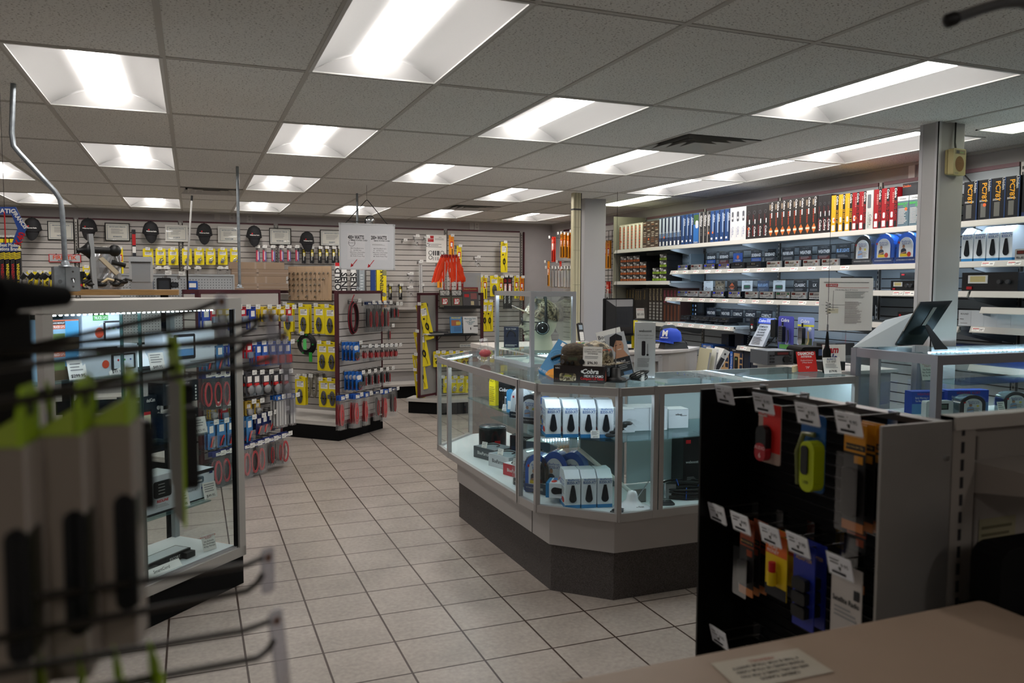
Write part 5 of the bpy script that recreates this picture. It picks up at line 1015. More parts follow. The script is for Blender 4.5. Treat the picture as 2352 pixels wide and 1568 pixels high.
b = MB(); b.box(.018, .036, -.042, -.036, .058, .068, CHROME); b.cyl((.027, -.04, .062), (.027, -.055, .045), .003, CHROME, 6); put('toggle', b, t)
q = aZ(545, 382, CEIL); pole([Vector((q.x, q.y, CEIL)), Vector((q.x, q.y, 1.58))], .0125, GALV, 'straight galvanized pole rising from the first gondola to the ceiling')
q = aZ(820, 444, CEIL); pole([Vector((q.x, q.y, CEIL)), Vector((q.x, q.y, 1.56))], .0125, GALV, 'grey pole behind the hanging whiteboard')
# whiteboard
Yw = 7.9; a = aY(783, 616, Yw); c_ = aY(904, 518, Yw); w, h = c_.x-a.x, c_.z-a.z
t = thing('whiteboard', 'framed whiteboard hung on a black cord, with two printed wattage sheets', 'whiteboard', (a.x, Yw, a.z)); WB = col('c4c6ca', .3)
b = MB(); b.box(0, w, 0, .012, 0, h, WB); put('board', b, t); b = MB(); fm = col('b9bbbd', .35, .3); f = .012
for q in ((-f, w+f, -f, 0), (-f, w+f, h, h+f), (-f, 0, 0, h), (w, w+f, 0, h)): b.box(q[0], q[1], -.004, .016, q[2], q[3], fm)
for x in (-.004, w+.004):
    for z in (-.004, h+.004): b.box(x-.01, x+.01, -.007, .018, z-.008, z+.008, col('9fa1a4'))
put('frame', b, t)
for x0, title, n in ((w*.12, '400+ WATTS', 5), (w*.55, '200+ WATTS', 5)):
    b = MB(); b.box(x0, x0+w*.33, -.0012, -.0002, h*.2, h*.8, col('cfcfd2', .25)); xc = x0+w*.165; b.text(title, xc, h*.71, .036, -.002, INK, bold=.03, maxw=w*.3); b.text('MIKES POWER CORD', xc+w*.06, h*.64, .012, -.002, INK, bold=.02)
    if '4' in title: b.tube([(xc-w*.08+.032*math.cos(k*PI/9), -.002, h*.58+.032*math.sin(k*PI/9)) for k in range(18)], .0015, INK, 4, closed=True); b.text('700 WATTS', xc-w*.08, h*.58, .009, -.002, INK)
    else: b.lines(x0+.02, x0+w*.3, h*.53, h*.56, 2, -.002, GREYP)
    for k in range(n): z = h*(.46-.045*k); b.text('v', x0+w*.07, z, .012, -.002, INK, bold=.02); b.text(['#10 Red/Black wire', '60 PSR Fuse', 'Wire Post / Post holder', 'Battery Terminals', 'CC Radio Power Plug'][k], x0+w*.19, z, .011, -.002, col('4a4a50'))
    put('printed_sheet', b, t)
for x, z in ((w*.2, h*.08), (w*.52, h*.07)):
    b = MB(); b.flat([(x, -.002, z-.006), (x+.005, -.002, z-.011), (x+.055, -.002, z+.052), (x+.05, -.002, z+.056)], RED); b.flat([(x-.012, -.002, z-.022), (x+.018, -.002, z-.008), (x-.004, -.002, z+.018)], RED); put('red_arrow', b, t)
pk = aY(843, 459, Yw); apx = Vector((pk.x-a.x, 0.005, pk.z-a.z)); b = MB(); b.tube([(.05, .005, h+.01), apx+Vector((-.012, 0, -.008)), apx, apx+Vector((.012, 0, -.008)), (w-.06, .005, h+.01)], .004, BLACK, 6); b.tube([apx, (apx.x, .005, CEIL-a.z)], .0015, WIRE, 4); put('hanging_cord', b, t)
# convex mirror
p = aY(849, 508, 8.3); t = thing('convex_mirror', 'small round convex security mirror above the whiteboard', 'mirror', p, .5); b = MB(); b.M = rot('X', PI/2+.2); b.lathe([(.055, 0), (.058, .004), (.05, .018), (.03, .03), (.001, .036)], CHROME, 20); put('dome', b, t); b = MB(); b.M = rot('X', PI/2+.2); b.lathe([(.001, -.01), (.06, -.01), (.062, .004), (.055, .006)], BLACK, 20); b.M = Matrix.Identity(4); b.tube([(0, .01, 0), (0, .12, 0), (-.02, .34, .02)], .005, BLACK, 6); put('backing', b, t)
# ---- third gondola (books and yellow cards)
G3 = Plane((2.75, 10.0, 0), .0)
a = G3.at(1005, 672); c_ = G3.at(1103, 672); w = c_.x-a.x; hz = a.z
t = thing('gondola', 'maroon framed book gondola standing beyond the glass counter', 'display gondola', (a.x, 10.0, 0), 0, 'maroon framed gondolas')
b = MB(); slats(b, w, .24, hz-.03, SLAT, T=.012); b.box(0, w, .012, .03, .2, hz-.03, SLAT); put('slat_panel', b, t)
b = MB(); b.box(-.03, 0, -.02, .04, .17, hz, MAROON); b.box(w, w+.04, -.02, .04, .17, hz, MAROON); b.box(0, w, -.01, .04, hz-.03, hz, MAROON); put('frame', b, t)
b = MB(); b.M = tr(-.03, -.0, 0) @ rot('Z', -2.5); 
b.box(-.0, .33, -.012, .012, .23, hz-.03, col('8f8d8a')); b.box(.33, .36, -.015, .015, .2, hz, MAROON); b.box(0, .36, -.015, .015, hz-.03, hz, MAROON); b.box(0, .36, -.015, .015, .2, .23, MAROON); b.box(0, .36, -.013, .013, 1.0, 1.0, MAROON); put('side_panel', b, t)
b = MB(); b.ext([(-.45, -.12), (-.05, -.45), (w+.3, -.45), (w+.3, .1), (-.3, .1)], .15, .19, col('b5b1ac'), 'z'); put('base_deck', b, t); b = MB(); b.ext([(-.42, -.11), (-.05, -.42), (w+.3, -.42), (w+.3, .1), (-.3, .1)], 0, .15, BLACKM, 'z'); put('kick_plate', b, t)
G3f = Plane((a.x, 10.0, 0), 0)
# shelf with books
sz = G3f.at(1040, 768, .25).z; x0 = G3f.at(985, 768, .25).x; x1 = G3f.at(1097, 768, .25).x
t = thing('wall_shelf', 'black shelf on wire brackets holding booklets on the book gondola', 'shelf', (x0, 9.75, sz)); b = MB(); b.box(0, x1-x0, 0, .245, -.012, 0, BLACK); put('deck', b, t)
for x in (.17, x1-x0-.08): b = MB(); b.tube([(x, .03, -.012), (x, .03, -.02), (x, .2, -.09), (x, .24, -.09)], .004, BLACK, 5); b.tube([(x, .24, -.1), (x, .24, -.012)], .004, BLACK, 5); put('bracket', b, t)
for k, (px, dz_) in enumerate(((1000, 0), (1010, .017))):
    b = MB(); b.box(-.13, .13, 0, .18, 0, .016, [PAPER, INK][k]); b.rect(-.12, .12, .002, .006, -.001, GREYP); p = G3f.at(px, 766, .22); solo('booklet', b, ['white booklet lying at the bottom of the small pile', 'black booklet lying on top of the white one'][k], 'booklet', (p.x, p.y, sz+dz_), .3, 'booklets on the black shelf')
def bookfront(px0, px1, py0, py1, out, lab, c, draw, tilt=-.15, name='booklet'):
    a = G3f.at(px0, py1, out); c_ = G3f.at(px1, py0, out); w, h = c_.x-a.x, c_.z-a.z; b = MB(); b.box(-w/2, w/2, 0, .02, 0, h, col(c, .35)); draw(b, w, h)
    o = solo(name, b, lab, 'booklet', ((a.x+c_.x)/2, a.y, a.z), 0); o.rotation_euler = (tilt, 0, 0); return o
def dmag(b, w, h): b.text('OPERATING GUIDE', 0, h*.93, .02, -.001, YEL, bold=.02, maxw=w*.8); b.rect(-w*.4, w*.3, h*.45, h*.8, -.001, col('a05a3a')); b.rect(-w*.2, w*.4, h*.1, h*.4, -.001, col('3a6a9a')); b.rect(w*.0, w*.4, h*.5, h*.7, -.0014, col('c8b040'))
bookfront(1035, 1062, 727, 765, .18, 'blue colourful booklet standing on the black shelf', '3a7ab0', dmag)
def dwh(b, w, h):
    for k, s_ in enumerate(('Maximizing Gains', 'and', 'Lower Losses', 'in Mobile', 'Radio')): b.text(s_, 0, h*(.86-.08*k), .016, -.001, col('2a6a7a'), bold=.02, maxw=w*.8)
    b.rect(-w*.03, w*.03, h*.2, h*.34, -.001, INK); b.rect(w*.2, w*.52, h*.38, h*.46, -.003, col('5a5a5c'))
bookfront(1065, 1098, 726, 765, .18, 'white booklet pack with blue lettering standing on the black shelf', 'd2d2d2', dwh)
# wall rack of repeater directories
rz_ = G3f.at(1050, 707, .2).z; t = thing('magazine_rack', 'black wire rack holding three directories at the top of the book gondola', 'rack', (G3f.at(1008, 700, 0).x, 10.0, rz_)); b = MB(); L = G3f.at(1092, 700, .2).x-G3f.at(1008, 700, .2).x+.02
b.box(0, L, -.22, -.0, -.01, 0, BLACK); b.box(0, L, -.225, -.22, -.01, .03, BLACK); put('tray', b, t); b = MB(); b.tube([(.05, 0, .1), (.05, -.1, .1), (.05, -.1, 0)], .004, BLACK, 5); b.tube([(L-.05, 0, .1), (L-.05, -.1, .1), (L-.05, -.1, 0)], .004, BLACK, 5); put('wire_back', b, t)
def drep(b, w, h): b.rect(-w*.48, w*.48, h*.6, h*.98, -.001, INK); b.text('REPEATER', 0, h*.88, .03, -.002, PAPER, bold=.03, maxw=w*.86); b.text('DIRECTORY', 0, h*.74, .028, -.002, PAPER, bold=.03, maxw=w*.86); b.rect(-w*.3, w*.2, h*.15, h*.5, -.001, RED); b.text('RD', -.0, h*.36, .045, -.002, WHITE, bold=.03, maxw=w*.4); b.rect(-w*.25, w*.1, h*.18, h*.26, -.002, WHITE)
for k, x in enumerate((1011, 1038)): bookfront(x, x+25, 665, 705, .17, ['left camouflage-covered repeater directory in the rack', 'right camouflage-covered repeater directory in the rack'][k], '4a4630', drep, name='directory')
def dred(b, w, h): b.rect(-w*.5, w*.5, h*.78, h, -.001, col('7a1c24')); b.text('Emergency Communication', 0, h*.9, .016, -.002, col('d8c060'), maxw=w*.8); b.rect(-w*.4, -w*.1, h*.5, h*.65, -.001, RED); b.rect(0, w*.4, h*.4, h*.7, -.001, col('8a5050')); b.rect(w*.0, w*.2, h*.1, h*.3, -.001, col('c8b890'))
bookfront(1064, 1100, 659, 705, .17, 'dark red and black handbook leaning at the right of the rack', '3a3538', dred, name='directory')
# yellow cards on the side panel of G3 and its face
SP = Plane((a.x-.05+.0, 9.7, 0), -.9)
random.seed(4)
for k, (x, y, n) in enumerate(((970, 700, 2), (965, 762, 2), (962, 815, 2), (960, 850, 1))):
    p = SP.at(x, y, .1); 
    for q in range(n): PR['yw'](p+Vector((-.02*q, .035*q, -.015*q)), -.15+random.uniform(-.1, .1), f'long yellow cable card on the left flank of the book gondola, {ORD[k]} hook{" behind" if q else ""}', 'long yellow cards on the book gondola', ry=-.22+.04*k)
    hook(SP, (p-SP.P).dot(SP.u), p.z+.003, .14, f'wire peg hook on the flank of the book gondola, {ORD[k]} from the top', 'peg hooks')
for k, (x, n) in enumerate(((1003, 1), (1016, 1), (1033, 1), (1048, 2), (1065, 2), (1075, 1))): peg(G3f, x, 810, 'ys', 'small yellow cable card', f'below the black shelf, {ORD[k]} from the left', n, L=.15, group='small yellow cards below the shelf')
for k, (x, n) in enumerate(((1014, 2), (1028, 1), (1043, 1), (1058, 1), (1078, 2), (1090, 2))): peg(G3f, x, 867, 'ym' if k else 'metal', 'yellow carded part', f'in the lowest row of the book gondola, {ORD[k]} from the left', n, L=.15, group='yellow cards in the lowest row')
b = MB(); b.box(-.15, .15, -.004, 0, -.02, .02, PAPER); b.text('NO RETURN ON BOOKS', 0, 0, .02, -.005, col('3a6a9a'), maxw=.27); p = G3f.at(1081, 793, .004); solo('shelf_sign', b, 'small paper strip about returns below the black shelf', 'sign', p)
# orange flags in clear tubes
FO = col('ff4a1c', .6); TU = glass('f2dcd8', .8, .05)
a0 = G3f.at(1045, 662, .1)
for k, x in enumerate((1016, 1022, 1027, 1034, 1041, 1048)):
    p = G3f.at(x, 588, .1+.02*(k % 2)); t = thing('safety_flag', f'orange safety flag on a rod above the book rack, {ORD[k]} from the left', 'flag', p, random.uniform(-.3, .3), 'orange safety flags'); b = MB(); b.cyl((0, 0, -.42), (0, 0, .015), .004, WHITE, 6); b.cyl((0, 0, -.02), (0, 0, .02), .016, col('a81c1c'), 8); put('rod', b, t)
    s_ = [-1, -1, -.6, .3, .6, 1][k]; b = MB(); n = 8; vs = []
    for i in range(n+1):
        tt = i/n; w_ = .035+.05*math.sin(tt*PI*.8); xo = s_*.11*tt; yo = .012*math.sin(i*2.)
        vs += [(xo-w_*.5, yo, -.0-.34*tt), (xo+w_*.5*(1-.3*tt), -yo-.01, -.0-.32*tt)]
    vs += [(x_, y_+.004, z_) for x_, y_, z_ in vs]; m_ = 2*(n+1); fs = []
    for i in range(n): q = 2*i; fs += [(q, q+1, q+3, q+2), (m_+q, m_+q+2, m_+q+3, m_+q+1), (q, q+2, m_+q+2, m_+q), (q+1, m_+q+1, m_+q+3, q+3)]
    b.add(vs, fs, FO, True); put('flag_cloth', b, t)
t = thing('flag_stand', 'clear stand of tubes under the orange flags', 'stand', (a0.x, a0.y, hz))
for k, x in enumerate((-.14, -.06, .03, .1)): b = MB(); b.cyl((x, 0, 0), (x, 0, .16), .018, TU, 10); b.cyl((x, 0, .02), (x, 0, .12), .01, RED, 6); put('tube', b, t)
b = MB(); b.box(.12, .36, .02, .03, 0, .26, glass('c8c8cc', 1, .3, .35)); b.box(-.2, .36, -.05, .08, -.004, .0, CLEAR); put('acrylic_panel', b, t)
# right wall far end: gridwall goods (planes facing -X)
RWp = Plane((5.25, 11.2, 0), -PI/2)
b = MB(); 
for k in range(17): b.tube([(0, .0, .5+.11*k), (1.1, 0, .5+.11*k)], .004, BLACK, 4)
for k in range(12): b.tube([(.1*k, 0, .4), (.1*k, 0, 2.35)], .004, BLACK, 4)
solo('grid_panel', b, 'black wire grid panel on the right wall beside the end panel', 'grid', (5.22, 9.95, 0), -PI/2)
random.seed(8)
for k, (x, y, key, n, L) in enumerate(((1270, 547, 'slimr', 2, .4), (1290, 538, 'slimo', 2, .25), (1297, 537, 'slimo', 2, .25), (1305, 538, 'slimo', 2, .25), (1313, 540, 'slimr', 2, .25), (1319, 533, 'slimo', 2, .25), (1260, 603, 'slimo', 1, .4), (1287, 603, 'slimr', 1, .3))):
    peg(RWp, x, y, key, 'tall orange and red antenna pack', f'in the far corner, {ORD[k]} hook', n, L=L, group='orange antenna packs in the far corner')
for k, x in enumerate((1262, 1269, 1277, 1284, 1291, 1298, 1305, 1312, 1319)): peg(RWp, x, 616+(k % 2), 'wbag', 'clear bag of white cable parts', f'in the far corner, {ORD[k]} hook', 3, L=.34, gap=.05, group='clear bags in the far corner')
GW = Plane((5.21, 9.95, 0), -PI/2)
for k, (x, y, key) in enumerate(((1384, 560, 'wbag'), (1391, 556, 'slimo'), (1398, 556, 'slimo'), (1386, 670, 'wbag'), (1396, 668, 'wbag'), (1386, 740, 'bagd'), (1396, 650, 'slimr'))): peg(GW, x, y, key, 'antenna pack', f'on the wire grid beside the far column, {ORD[k]} hook', 2, L=.2, group='packs on the wire grid')
# ============================================================ GLASS COUNTER AND CASES
LAM = col('aaa5a2', .5); DECKW = col('c9cfd0', .45); CARPET = col('5d5856', .95, spec=.1, noise=.35, scale=260, bump=.8); LEDM = emit('e4f1ff', LED); ALF = col('a8a5a3', .38, .5)
def bar(b, p, q, w, h, m, zc):     # horizontal bar centred on the line p-q
    p, q = Vector((p[0], p[1], 0)), Vector((q[0], q[1], 0)); d = q-p; L = d.length; a = math.atan2(d.y, d.x); b.box(-w/2, L+w/2, -w/2, w/2, zc-h/2, zc+h/2, m, M=tr(p.x, p.y) @ rot('Z', a))
def pane(par, p, q, z0, z1, m=None, name='glass_pane'):
    b = MB(); b.add([(p[0], p[1], z0), (q[0], q[1], z0), (q[0], q[1], z1), (p[0], p[1], z1)], [(0, 1, 2, 3)], m or PANE); return put(name, b, par)
def poly(b, pts, z0, z1, m): a = sum(pts[i][0]*pts[(i+1) % len(pts)][1]-pts[(i+1) % len(pts)][0]*pts[i][1] for i in range(len(pts))); return b.ext(pts if a > 0 else pts[::-1], z0, z1, m, 'z')
def led(par, p, q, z, dots=True, strength=None, name='led_strip'):
    p, q = Vector((p[0], p[1], z)), Vector((q[0], q[1], z)); d = q-p; L = d.length; a = math.atan2(d.y, d.x); b = MB(); M = tr(*p) @ rot('Z', a); b.box(0, L, -.005, .005, -.002, .004, WHITE, M=M)
    n = max(2, int(L/.024)); 
    for k in range(n): x = L*(k+.5)/n; b.box(x-.004, x+.004, -.004, .004, -.005, -.002, LEDM, M=M)
    return put(name, b, par)
ZT, ZB = 1.105, .46
FR = [(1.61, 5.45), (1.60, 5.18), (1.615, 3.95), (1.63, 3.755), (1.935, 3.45), (2.14, 3.45), (3.45, 3.47)]
BK = [(3.45, 4.02), (2.27, 4.02), (2.27, 5.86), (1.97, 5.83)]
t = thing('display_counter', 'long aluminium framed glass display counter with a chamfered corner and carpeted plinth', 'display counter')
def inset(d): return [(1.60+d, 5.27), (1.635+d*.95, 3.755+d*.35), (1.935+d*.35, 3.45+d), (3.45, 3.45+d), (3.45, 4.02), (2.27, 4.02), (2.27, 5.86), (1.9, 5.6)]
b = MB(); poly(b, inset(.098), 0, .25, CARPET); put('carpeted_plinth', b, t)
b = MB(); poly(b, inset(.085), .25, ZB-.02, LAM); G_ = col('5a5654'); b.box(1.708, 1.716, 4.0, 4.003, .25, .44, G_); put('laminate_body', b, t)
b = MB(); poly(b, FR+BK, ZB-.015, ZB+.005, DECKW); put('deck', b, t)
b = MB(); al = FR+BK
for i in range(len(al)): bar(b, al[i], al[(i+1) % len(al)], .024, .04, ALF, ZT-.02)
for i in range(len(FR)-1): bar(b, FR[i], FR[i+1], .024, .04, ALF, ZB-.0)
bar(b, FR[0], BK[-1], .024, .04, ALF, ZB)
for (x, y) in FR+BK: b.box(x-.013, x+.013, y-.013, y+.013, ZB-.02, ZT-.001, ALF)
b.box(1.602, 1.628, 3.952, 3.978, ZB-.02, ZT-.001, ALF); b.box(2.16, 2.186, 3.438, 3.464, ZB-.02, ZT-.001, ALF)
put('frame', b, t)
for i in range(len(FR)-1): pane(t, FR[i], FR[i+1], ZB+.02, ZT-.04)
pane(t, FR[0], BK[-1], ZB+.02, ZT-.04)
for q, nm_ in (([(1.61, 5.45), (1.60, 5.18), (1.615, 3.95), (2.27, 3.95), (2.27, 5.86), (1.97, 5.83)], 0), ([(1.615, 3.95), (1.63, 3.755), (1.935, 3.45), (2.14, 3.45), (2.27, 3.45), (2.27, 3.95)], 0), ([(2.27, 3.45), (3.45, 3.47), (3.45, 4.02), (2.27, 4.02)], 0)):
    b = MB(); b.add([(x, y, ZT+.001) for x, y in (q if sum(q[i][0]*q[(i+1) % len(q)][1]-q[(i+1) % len(q)][0]*q[i][1] for i in range(len(q))) > 0 else q[::-1])], [tuple(range(len(q)))], SHELFG); put('top_glass', b, t)
b = MB(); b.box(2.3, 3.43, 4.0, 4.01, ZB+.01, ZT-.04, col('c2cfd2', .4)); b.box(2.79, 2.80, 3.992, 4.0, ZB, ZT-.04, ALU); put('rear_door', b, t)
b = MB(); b.box(3.435, 3.44, 3.48, 4.0, ZB+.01, ZT-.04, col('b4c4c8', .4)); put('end_panel', b, t)
b = MB(); [b.box(x-.02, x+.02, y-.02, y+.02, ZB, ZT-.04, ALU) for x, y in ((2.25, 4.0), (2.25, 4.6), (2.25, 5.3), (2.05, 4.05))]; b.box(2.0, 2.23, 3.995, 4.005, ZB, ZT-.3, col('7f8688', .3, .5)); put('inner_posts', b, t)
for q, z in (([(1.72, 5.15), (1.72, 4.02), (2.05, 4.02), (2.05, 5.15)], .85), ([(1.68, 3.99), (1.68, 3.82), (1.97, 3.52), (2.3, 3.52), (3.42, 3.54), (3.42, 3.98)], .825), ([(1.9, 5.2), (1.9, 4.05), (2.2, 4.05), (2.2, 5.2)], .70)):
    b = MB(); poly(b, q, z-.006, z, SHELFG); put('glass_shelf', b, t)
led(t, (1.63, 5.1), (1.64, 4.0), ZT-.022); led(t, (1.66, 3.76), (1.94, 3.475), ZT-.022); led(t, (2.0, 3.475), (3.4, 3.495), ZT-.022); led(t, (1.70, 5.52), (1.97, 5.79), ZT-.02)
# end of the white seam
# --- glass tower on the counter
t = thing('glass_tower', 'small glass display case with a mannequin head standing on the counter', 'display case', (0, 0, ZT)); x0, x1, y0, y1, h = 1.92, 2.2, 4.51, 5.12, .465
cs = [(x0, y0), (x1, y0), (x1, y1), (x0, y1)]; b = MB()
for i in range(4):
    bar(b, cs[i], cs[(i+1) % 4], .022, .03, ALU, h-.015); bar(b, cs[i], cs[(i+1) % 4], .022, .02, ALU, .012); b.box(cs[i][0]-.012, cs[i][0]+.012, cs[i][1]-.012, cs[i][1]+.012, .002, h-.001, ALU)
put('frame', b, t)
for i in range(4): pane(t, cs[i], cs[(i+1) % 4], .02, h-.03)
b = MB(); b.box(x0, x1, y0, y1, .002, .012, DECKW); put('base', b, t); b = MB(); b.box(x0, x1, y0, y1, h-.004, h, SHELFG); put('top_glass', b, t); b = MB(); b.box(x0+.02, x1-.02, y0+.03, y1-.03, .08, .085, SHELFG); put('glass_shelf', b, t)
led(t, (x0+.015, y0+.03), (x0+.015, y1-.03), .45-.01)
# mannequin head with cap, glasses and headset
HZ = ZT+.086; hx, hy = 2.105, 4.79; t = thing('mannequin_head', 'pale mannequin head facing left in the glass tower, wearing dark glasses', 'mannequin', (hx, hy, HZ), PI-.35+PI/2-PI/2)
t.scale = (1.2, 1.2, 1.1); MN = col('d6d3bc', .45); b = MB()      # faces +x locally
prof = [(.062, 0), (.058, .03), (.052, .06), (.055, .085), (.072, .11), (.082, .14), (.088, .18), (.086, .21), (.07, .245), (.04, .268), (.001, .275)]
vs = []; n = 20
for r, z in prof:
    for k in range(n):
        a = 2*PI*k/n; cx, sn = math.cos(a), math.sin(a); f = max(0, cx); off = 0
        rr = r
        if z > .08: off = .008
        if abs(sn) < .4 and cx > 0:
            if abs(z-.14) < .001: rr += .012*(1-abs(sn)*2)     # nose base
            if abs(z-.11) < .001: rr += .008
            if abs(z-.18) < .001: rr -= .004
        vs.append((rr*cx*1.08+off, rr*sn*.85, z))
b.add(vs, [(i*n+k, i*n+(k+1) % n, (i+1)*n+(k+1) % n, (i+1)*n+k) for i in range(len(prof)-1) for k in range(n)], MN, True)
b.add([(.09, -.012, .125), (.09, .012, .125), (.125, 0, .132), (.096, 0, .172)], [(0, 1, 2), (0, 2, 3), (1, 3, 2)], MN, True)       # nose
b.ball((.088, 0, .105), .014, MN, 8, sx=1, sy=1.6, sz=.45); b.ball((.087, 0, .094), .013, MN, 8, sx=1, sy=1.4, sz=.45); b.ball((.075, 0, .073), .02, MN, 8, sy=1.3)
for s_ in (-1, 1): b.ball((.0, s_*.076, .145), .02, MN, 8, sx=.7, sy=.3, sz=1.4)
b.M = Matrix.Identity(4); put('head', b, t)
b = MB()
for s_ in (-1, 1): b.tube([(.105-.012*0, s_*.034+.024*math.cos(a*PI/6), .165+.018*math.sin(a*PI/6)) for a in range(12)], .004, BLACK, 5, closed=True); b.flat([(.104, s_*.034+.022*math.cos(a*PI/6), .165+.016*math.sin(a*PI/6)) for a in range(12)], col('27407a', .1)); b.tube([(.105, s_*.058, .168), (.0, s_*.082, .165)], .003, BLACK, 5)
b.tube([(.107, -.01, .168), (.107, .01, .168)], .003, BLACK, 5); put('glasses', b, t)
CAMO = bpy.data.materials.new('camouflage_cloth'); CAMO.use_nodes = True; nt = CAMO.node_tree; n_ = nt.nodes.new('ShaderNodeTexNoise'); n_.inputs['Scale'].default_value = 28; tc = nt.nodes.new('ShaderNodeTexCoord'); rr_ = nt.nodes.new('ShaderNodeValToRGB'); nt.links.new(tc.outputs['Object'], n_.inputs[0]); nt.links.new(n_.outputs[0], rr_.inputs[0]); nt.links.new(rr_.outputs[0], nt.nodes['Principled BSDF'].inputs['Base Color']); rr_.color_ramp.interpolation = 'CONSTANT'
for pos, c_ in ((0, '2e2a20'), (.42, '6a5c42'), (.5, '9a8f74'), (.58, '4a3c28'), (.66, 'b7ae94')):
    e = rr_.color_ramp.elements.new(pos) if pos else rr_.color_ramp.elements[0]; e.color = lin(c_)
def camo_cap(loc, rz, lab, orange=True, rx=0):
    t = thing('baseball_cap', lab, 'cap', loc, rz); b = MB(); CM = CAMO if orange else col('3b3122', .8, noise=.5, scale=45); b.lathe([(.1, 0), (.1, .03), (.09, .07), (.065, .1), (.001, .12)], CM, 18, sx=1.0, sy=.88)
    if orange: b.add([(.097*math.cos(a), .9*.097*math.sin(a), .034) for a in (-.9, -.3, .3, .9)]+[(.088*math.cos(a), .9*.088*math.sin(a), .076) for a in (-.7, -.2, .2, .7)], [(0, 1, 5, 4), (1, 2, 6, 5), (2, 3, 7, 6)], col('d8441c', .7), True)
    put('crown', b, t); b = MB(); vs = []; n = 10
    for i in range(n+1): a = -PI/2+PI*i/n; q = math.cos(a); vs += [(.098*math.cos(a), .086*math.sin(a), .004), (.1*math.cos(a)+.085*q, .088*math.sin(a), .012+.03*q-.03)]
    m_ = len(vs); vs += [(x, y, z-.004) for x, y, z in vs]; fs = []
    for i in range(n): q = 2*i; fs += [(q, q+1, q+3, q+2), (m_+q, m_+q+2, m_+q+3, m_+q+1), (q+1, m_+q+1, m_+q+3, q+3)]
    b.add(vs, fs, CM, True); put('brim', b, t); t.rotation_euler.y = rx; return t
camo_cap((hx, hy, HZ+.215), PI-.35, 'camouflage cap worn by the mannequin head in the glass tower', rx=-.3).scale = (1.12, 1.12, 1.0)
t = thing('headset', 'black over-ear headset worn by the mannequin head', 'headset', (hx, hy, HZ), PI-.35); t.scale = (1.15, 1.08, 1.12); b = MB(); b.tube([(-.02+.0*a, .098*math.cos(a*PI/12), .15+.155*math.sin(a*PI/12)) for a in range(13)], .009, BLACK, 8); put('headband', b, t)
for s_ in (-1, 1):
    b = MB(); b.M = tr(-.0, s_*.095, .13) @ rot('X', PI/2*s_*-1); b.lathe([(.001, -.012), (.036, -.012), (.04, 0), (.036, .014), (.001, .016)], BLACK, 18); b.lathe([(.03, .0155), (.034, .0155), (.034, .0175), (.03, .0175)], CHROME, 18); b.ball((0, 0, .016), .006, CHROME, 8); put('ear_cup', b, t)
b = MB(); b.tube([(0, .11, .13), (.06, .09, .115), (.105, .03, .105)], .0025, BLACK, 5); put('boom_microphone', b, t)
b = MB(); b.box(-.05, .05, 0, .02, 0, .14, col('26304a', .3)); b.tube([(.03*math.cos(a*PI/8), -.003, .07+.045*math.sin(a*PI/8)) for a in range(9)], .004, col('101420'), 5); b.lines(-.04, .04, .005, .02, 2, -.001, WHITE); b.text('BLUE TIGER', 0, .125, .01, -.001, WHITE, maxw=.07); solo('headset_box', b, 'dark blue headset box at the back left of the glass tower', 'box', (1.985, 5.02, HZ), -.6)
b = MB(); b.box(-.05, .05, 0, .001, 0, .06, PAPER); b.text('BLUETIGER', 0, .04, .012, -.001, col('3a6a9a')); o = solo('price_card', b, 'small white price card on the floor of the glass tower', 'card', (1.96, 4.72, ZT+.014), -PI/2); o.rotation_euler = (-.9, 0, -PI/2)
# --- on the counter
def bentcard(x, y, z, rz, w, h, lab, draw=None, tilt=-.25, name='price_card', c='e4e2dc', cat='card'):
    b = MB(); b.box(-w/2, w/2, 0, .002, 0, h, col(c, .5)); (draw or (lambda b: (b.lines(-w*.4, w*.4, h*.35, h*.9, 4, -.001, GREYP), b.text('$49.95', 0, h*.16, h*.16, -.001, INK))))(b)
    o = solo(name, b, lab, cat, (x, y, z), rz); o.rotation_euler = (tilt, 0, rz); b2 = MB(); b2.box(-w/2, w/2, 0, .04, 0, .002, CLEAR); put('acrylic_foot', b2, o); return o
# cobra box, radio, cap, price card
t = thing('radio_box', 'dark brown camouflage radio carton with white and red lettering at the counter corner', 'box', (1.73, 3.775, ZT+.002), -.66); W, D, Hh = .262, .262, .088
b = MB(); bx = col('211a18', .4); b.box(0, W, 0, D, 0, Hh, bx); b.M = Matrix.Identity(4); b.text('Cobra', W*.74, Hh*.7, .024, -.001, WHITE, bold=.03, shear=.25); b.ball((W*.57, -.0, Hh*.68), .007, WHITE, 8, sy=.1); b.text('19DX IV CAMO', W*.8, Hh*.42, .013, -.001, WHITE, bold=.02, maxw=W*.38); b.text('Compact CB Radio', W*.77, Hh*.26, .014, -.001, RED, bold=.02, maxw=W*.46); b.lines(W*.7, W*.95, Hh*.08, Hh*.14, 1, -.001, GREYP); b.text('NRC', W*.08, Hh*.86, .009, -.001, WHITE)
b.rbox(W*.12, W*.45, -.0016, -.0008, Hh*.1, Hh*.55, .01, CAMO); b.rect(W*.22, W*.36, Hh*.36, Hh*.45, -.0022, col('8a8a3a')); b.text('>>', W*.06, Hh*.22, .014, -.001, col('7a3a28'))
sb = MB(); sb.M = tr(W, 0, 0) @ rot('Z', PI/2); sb.text('Cobra', D*.5, Hh*.7, .02, -.001, WHITE, bold=.03, shear=.25); sb.text('19DX', D*.5, Hh*.3, .014, -.001, RED); sb.flat([(.02, -.001, .01), (.05, -.001, .07), (.08, -.001, .01)], col('7a3a28'))
put('carton', b, t); put('side_print', sb, t)
def on_box(u, v, z=0): c, s_ = math.cos(-.66), math.sin(-.66); return Vector((1.73+u*c-v*s_, 3.775+u*s_+v*c, ZT+.09+z))
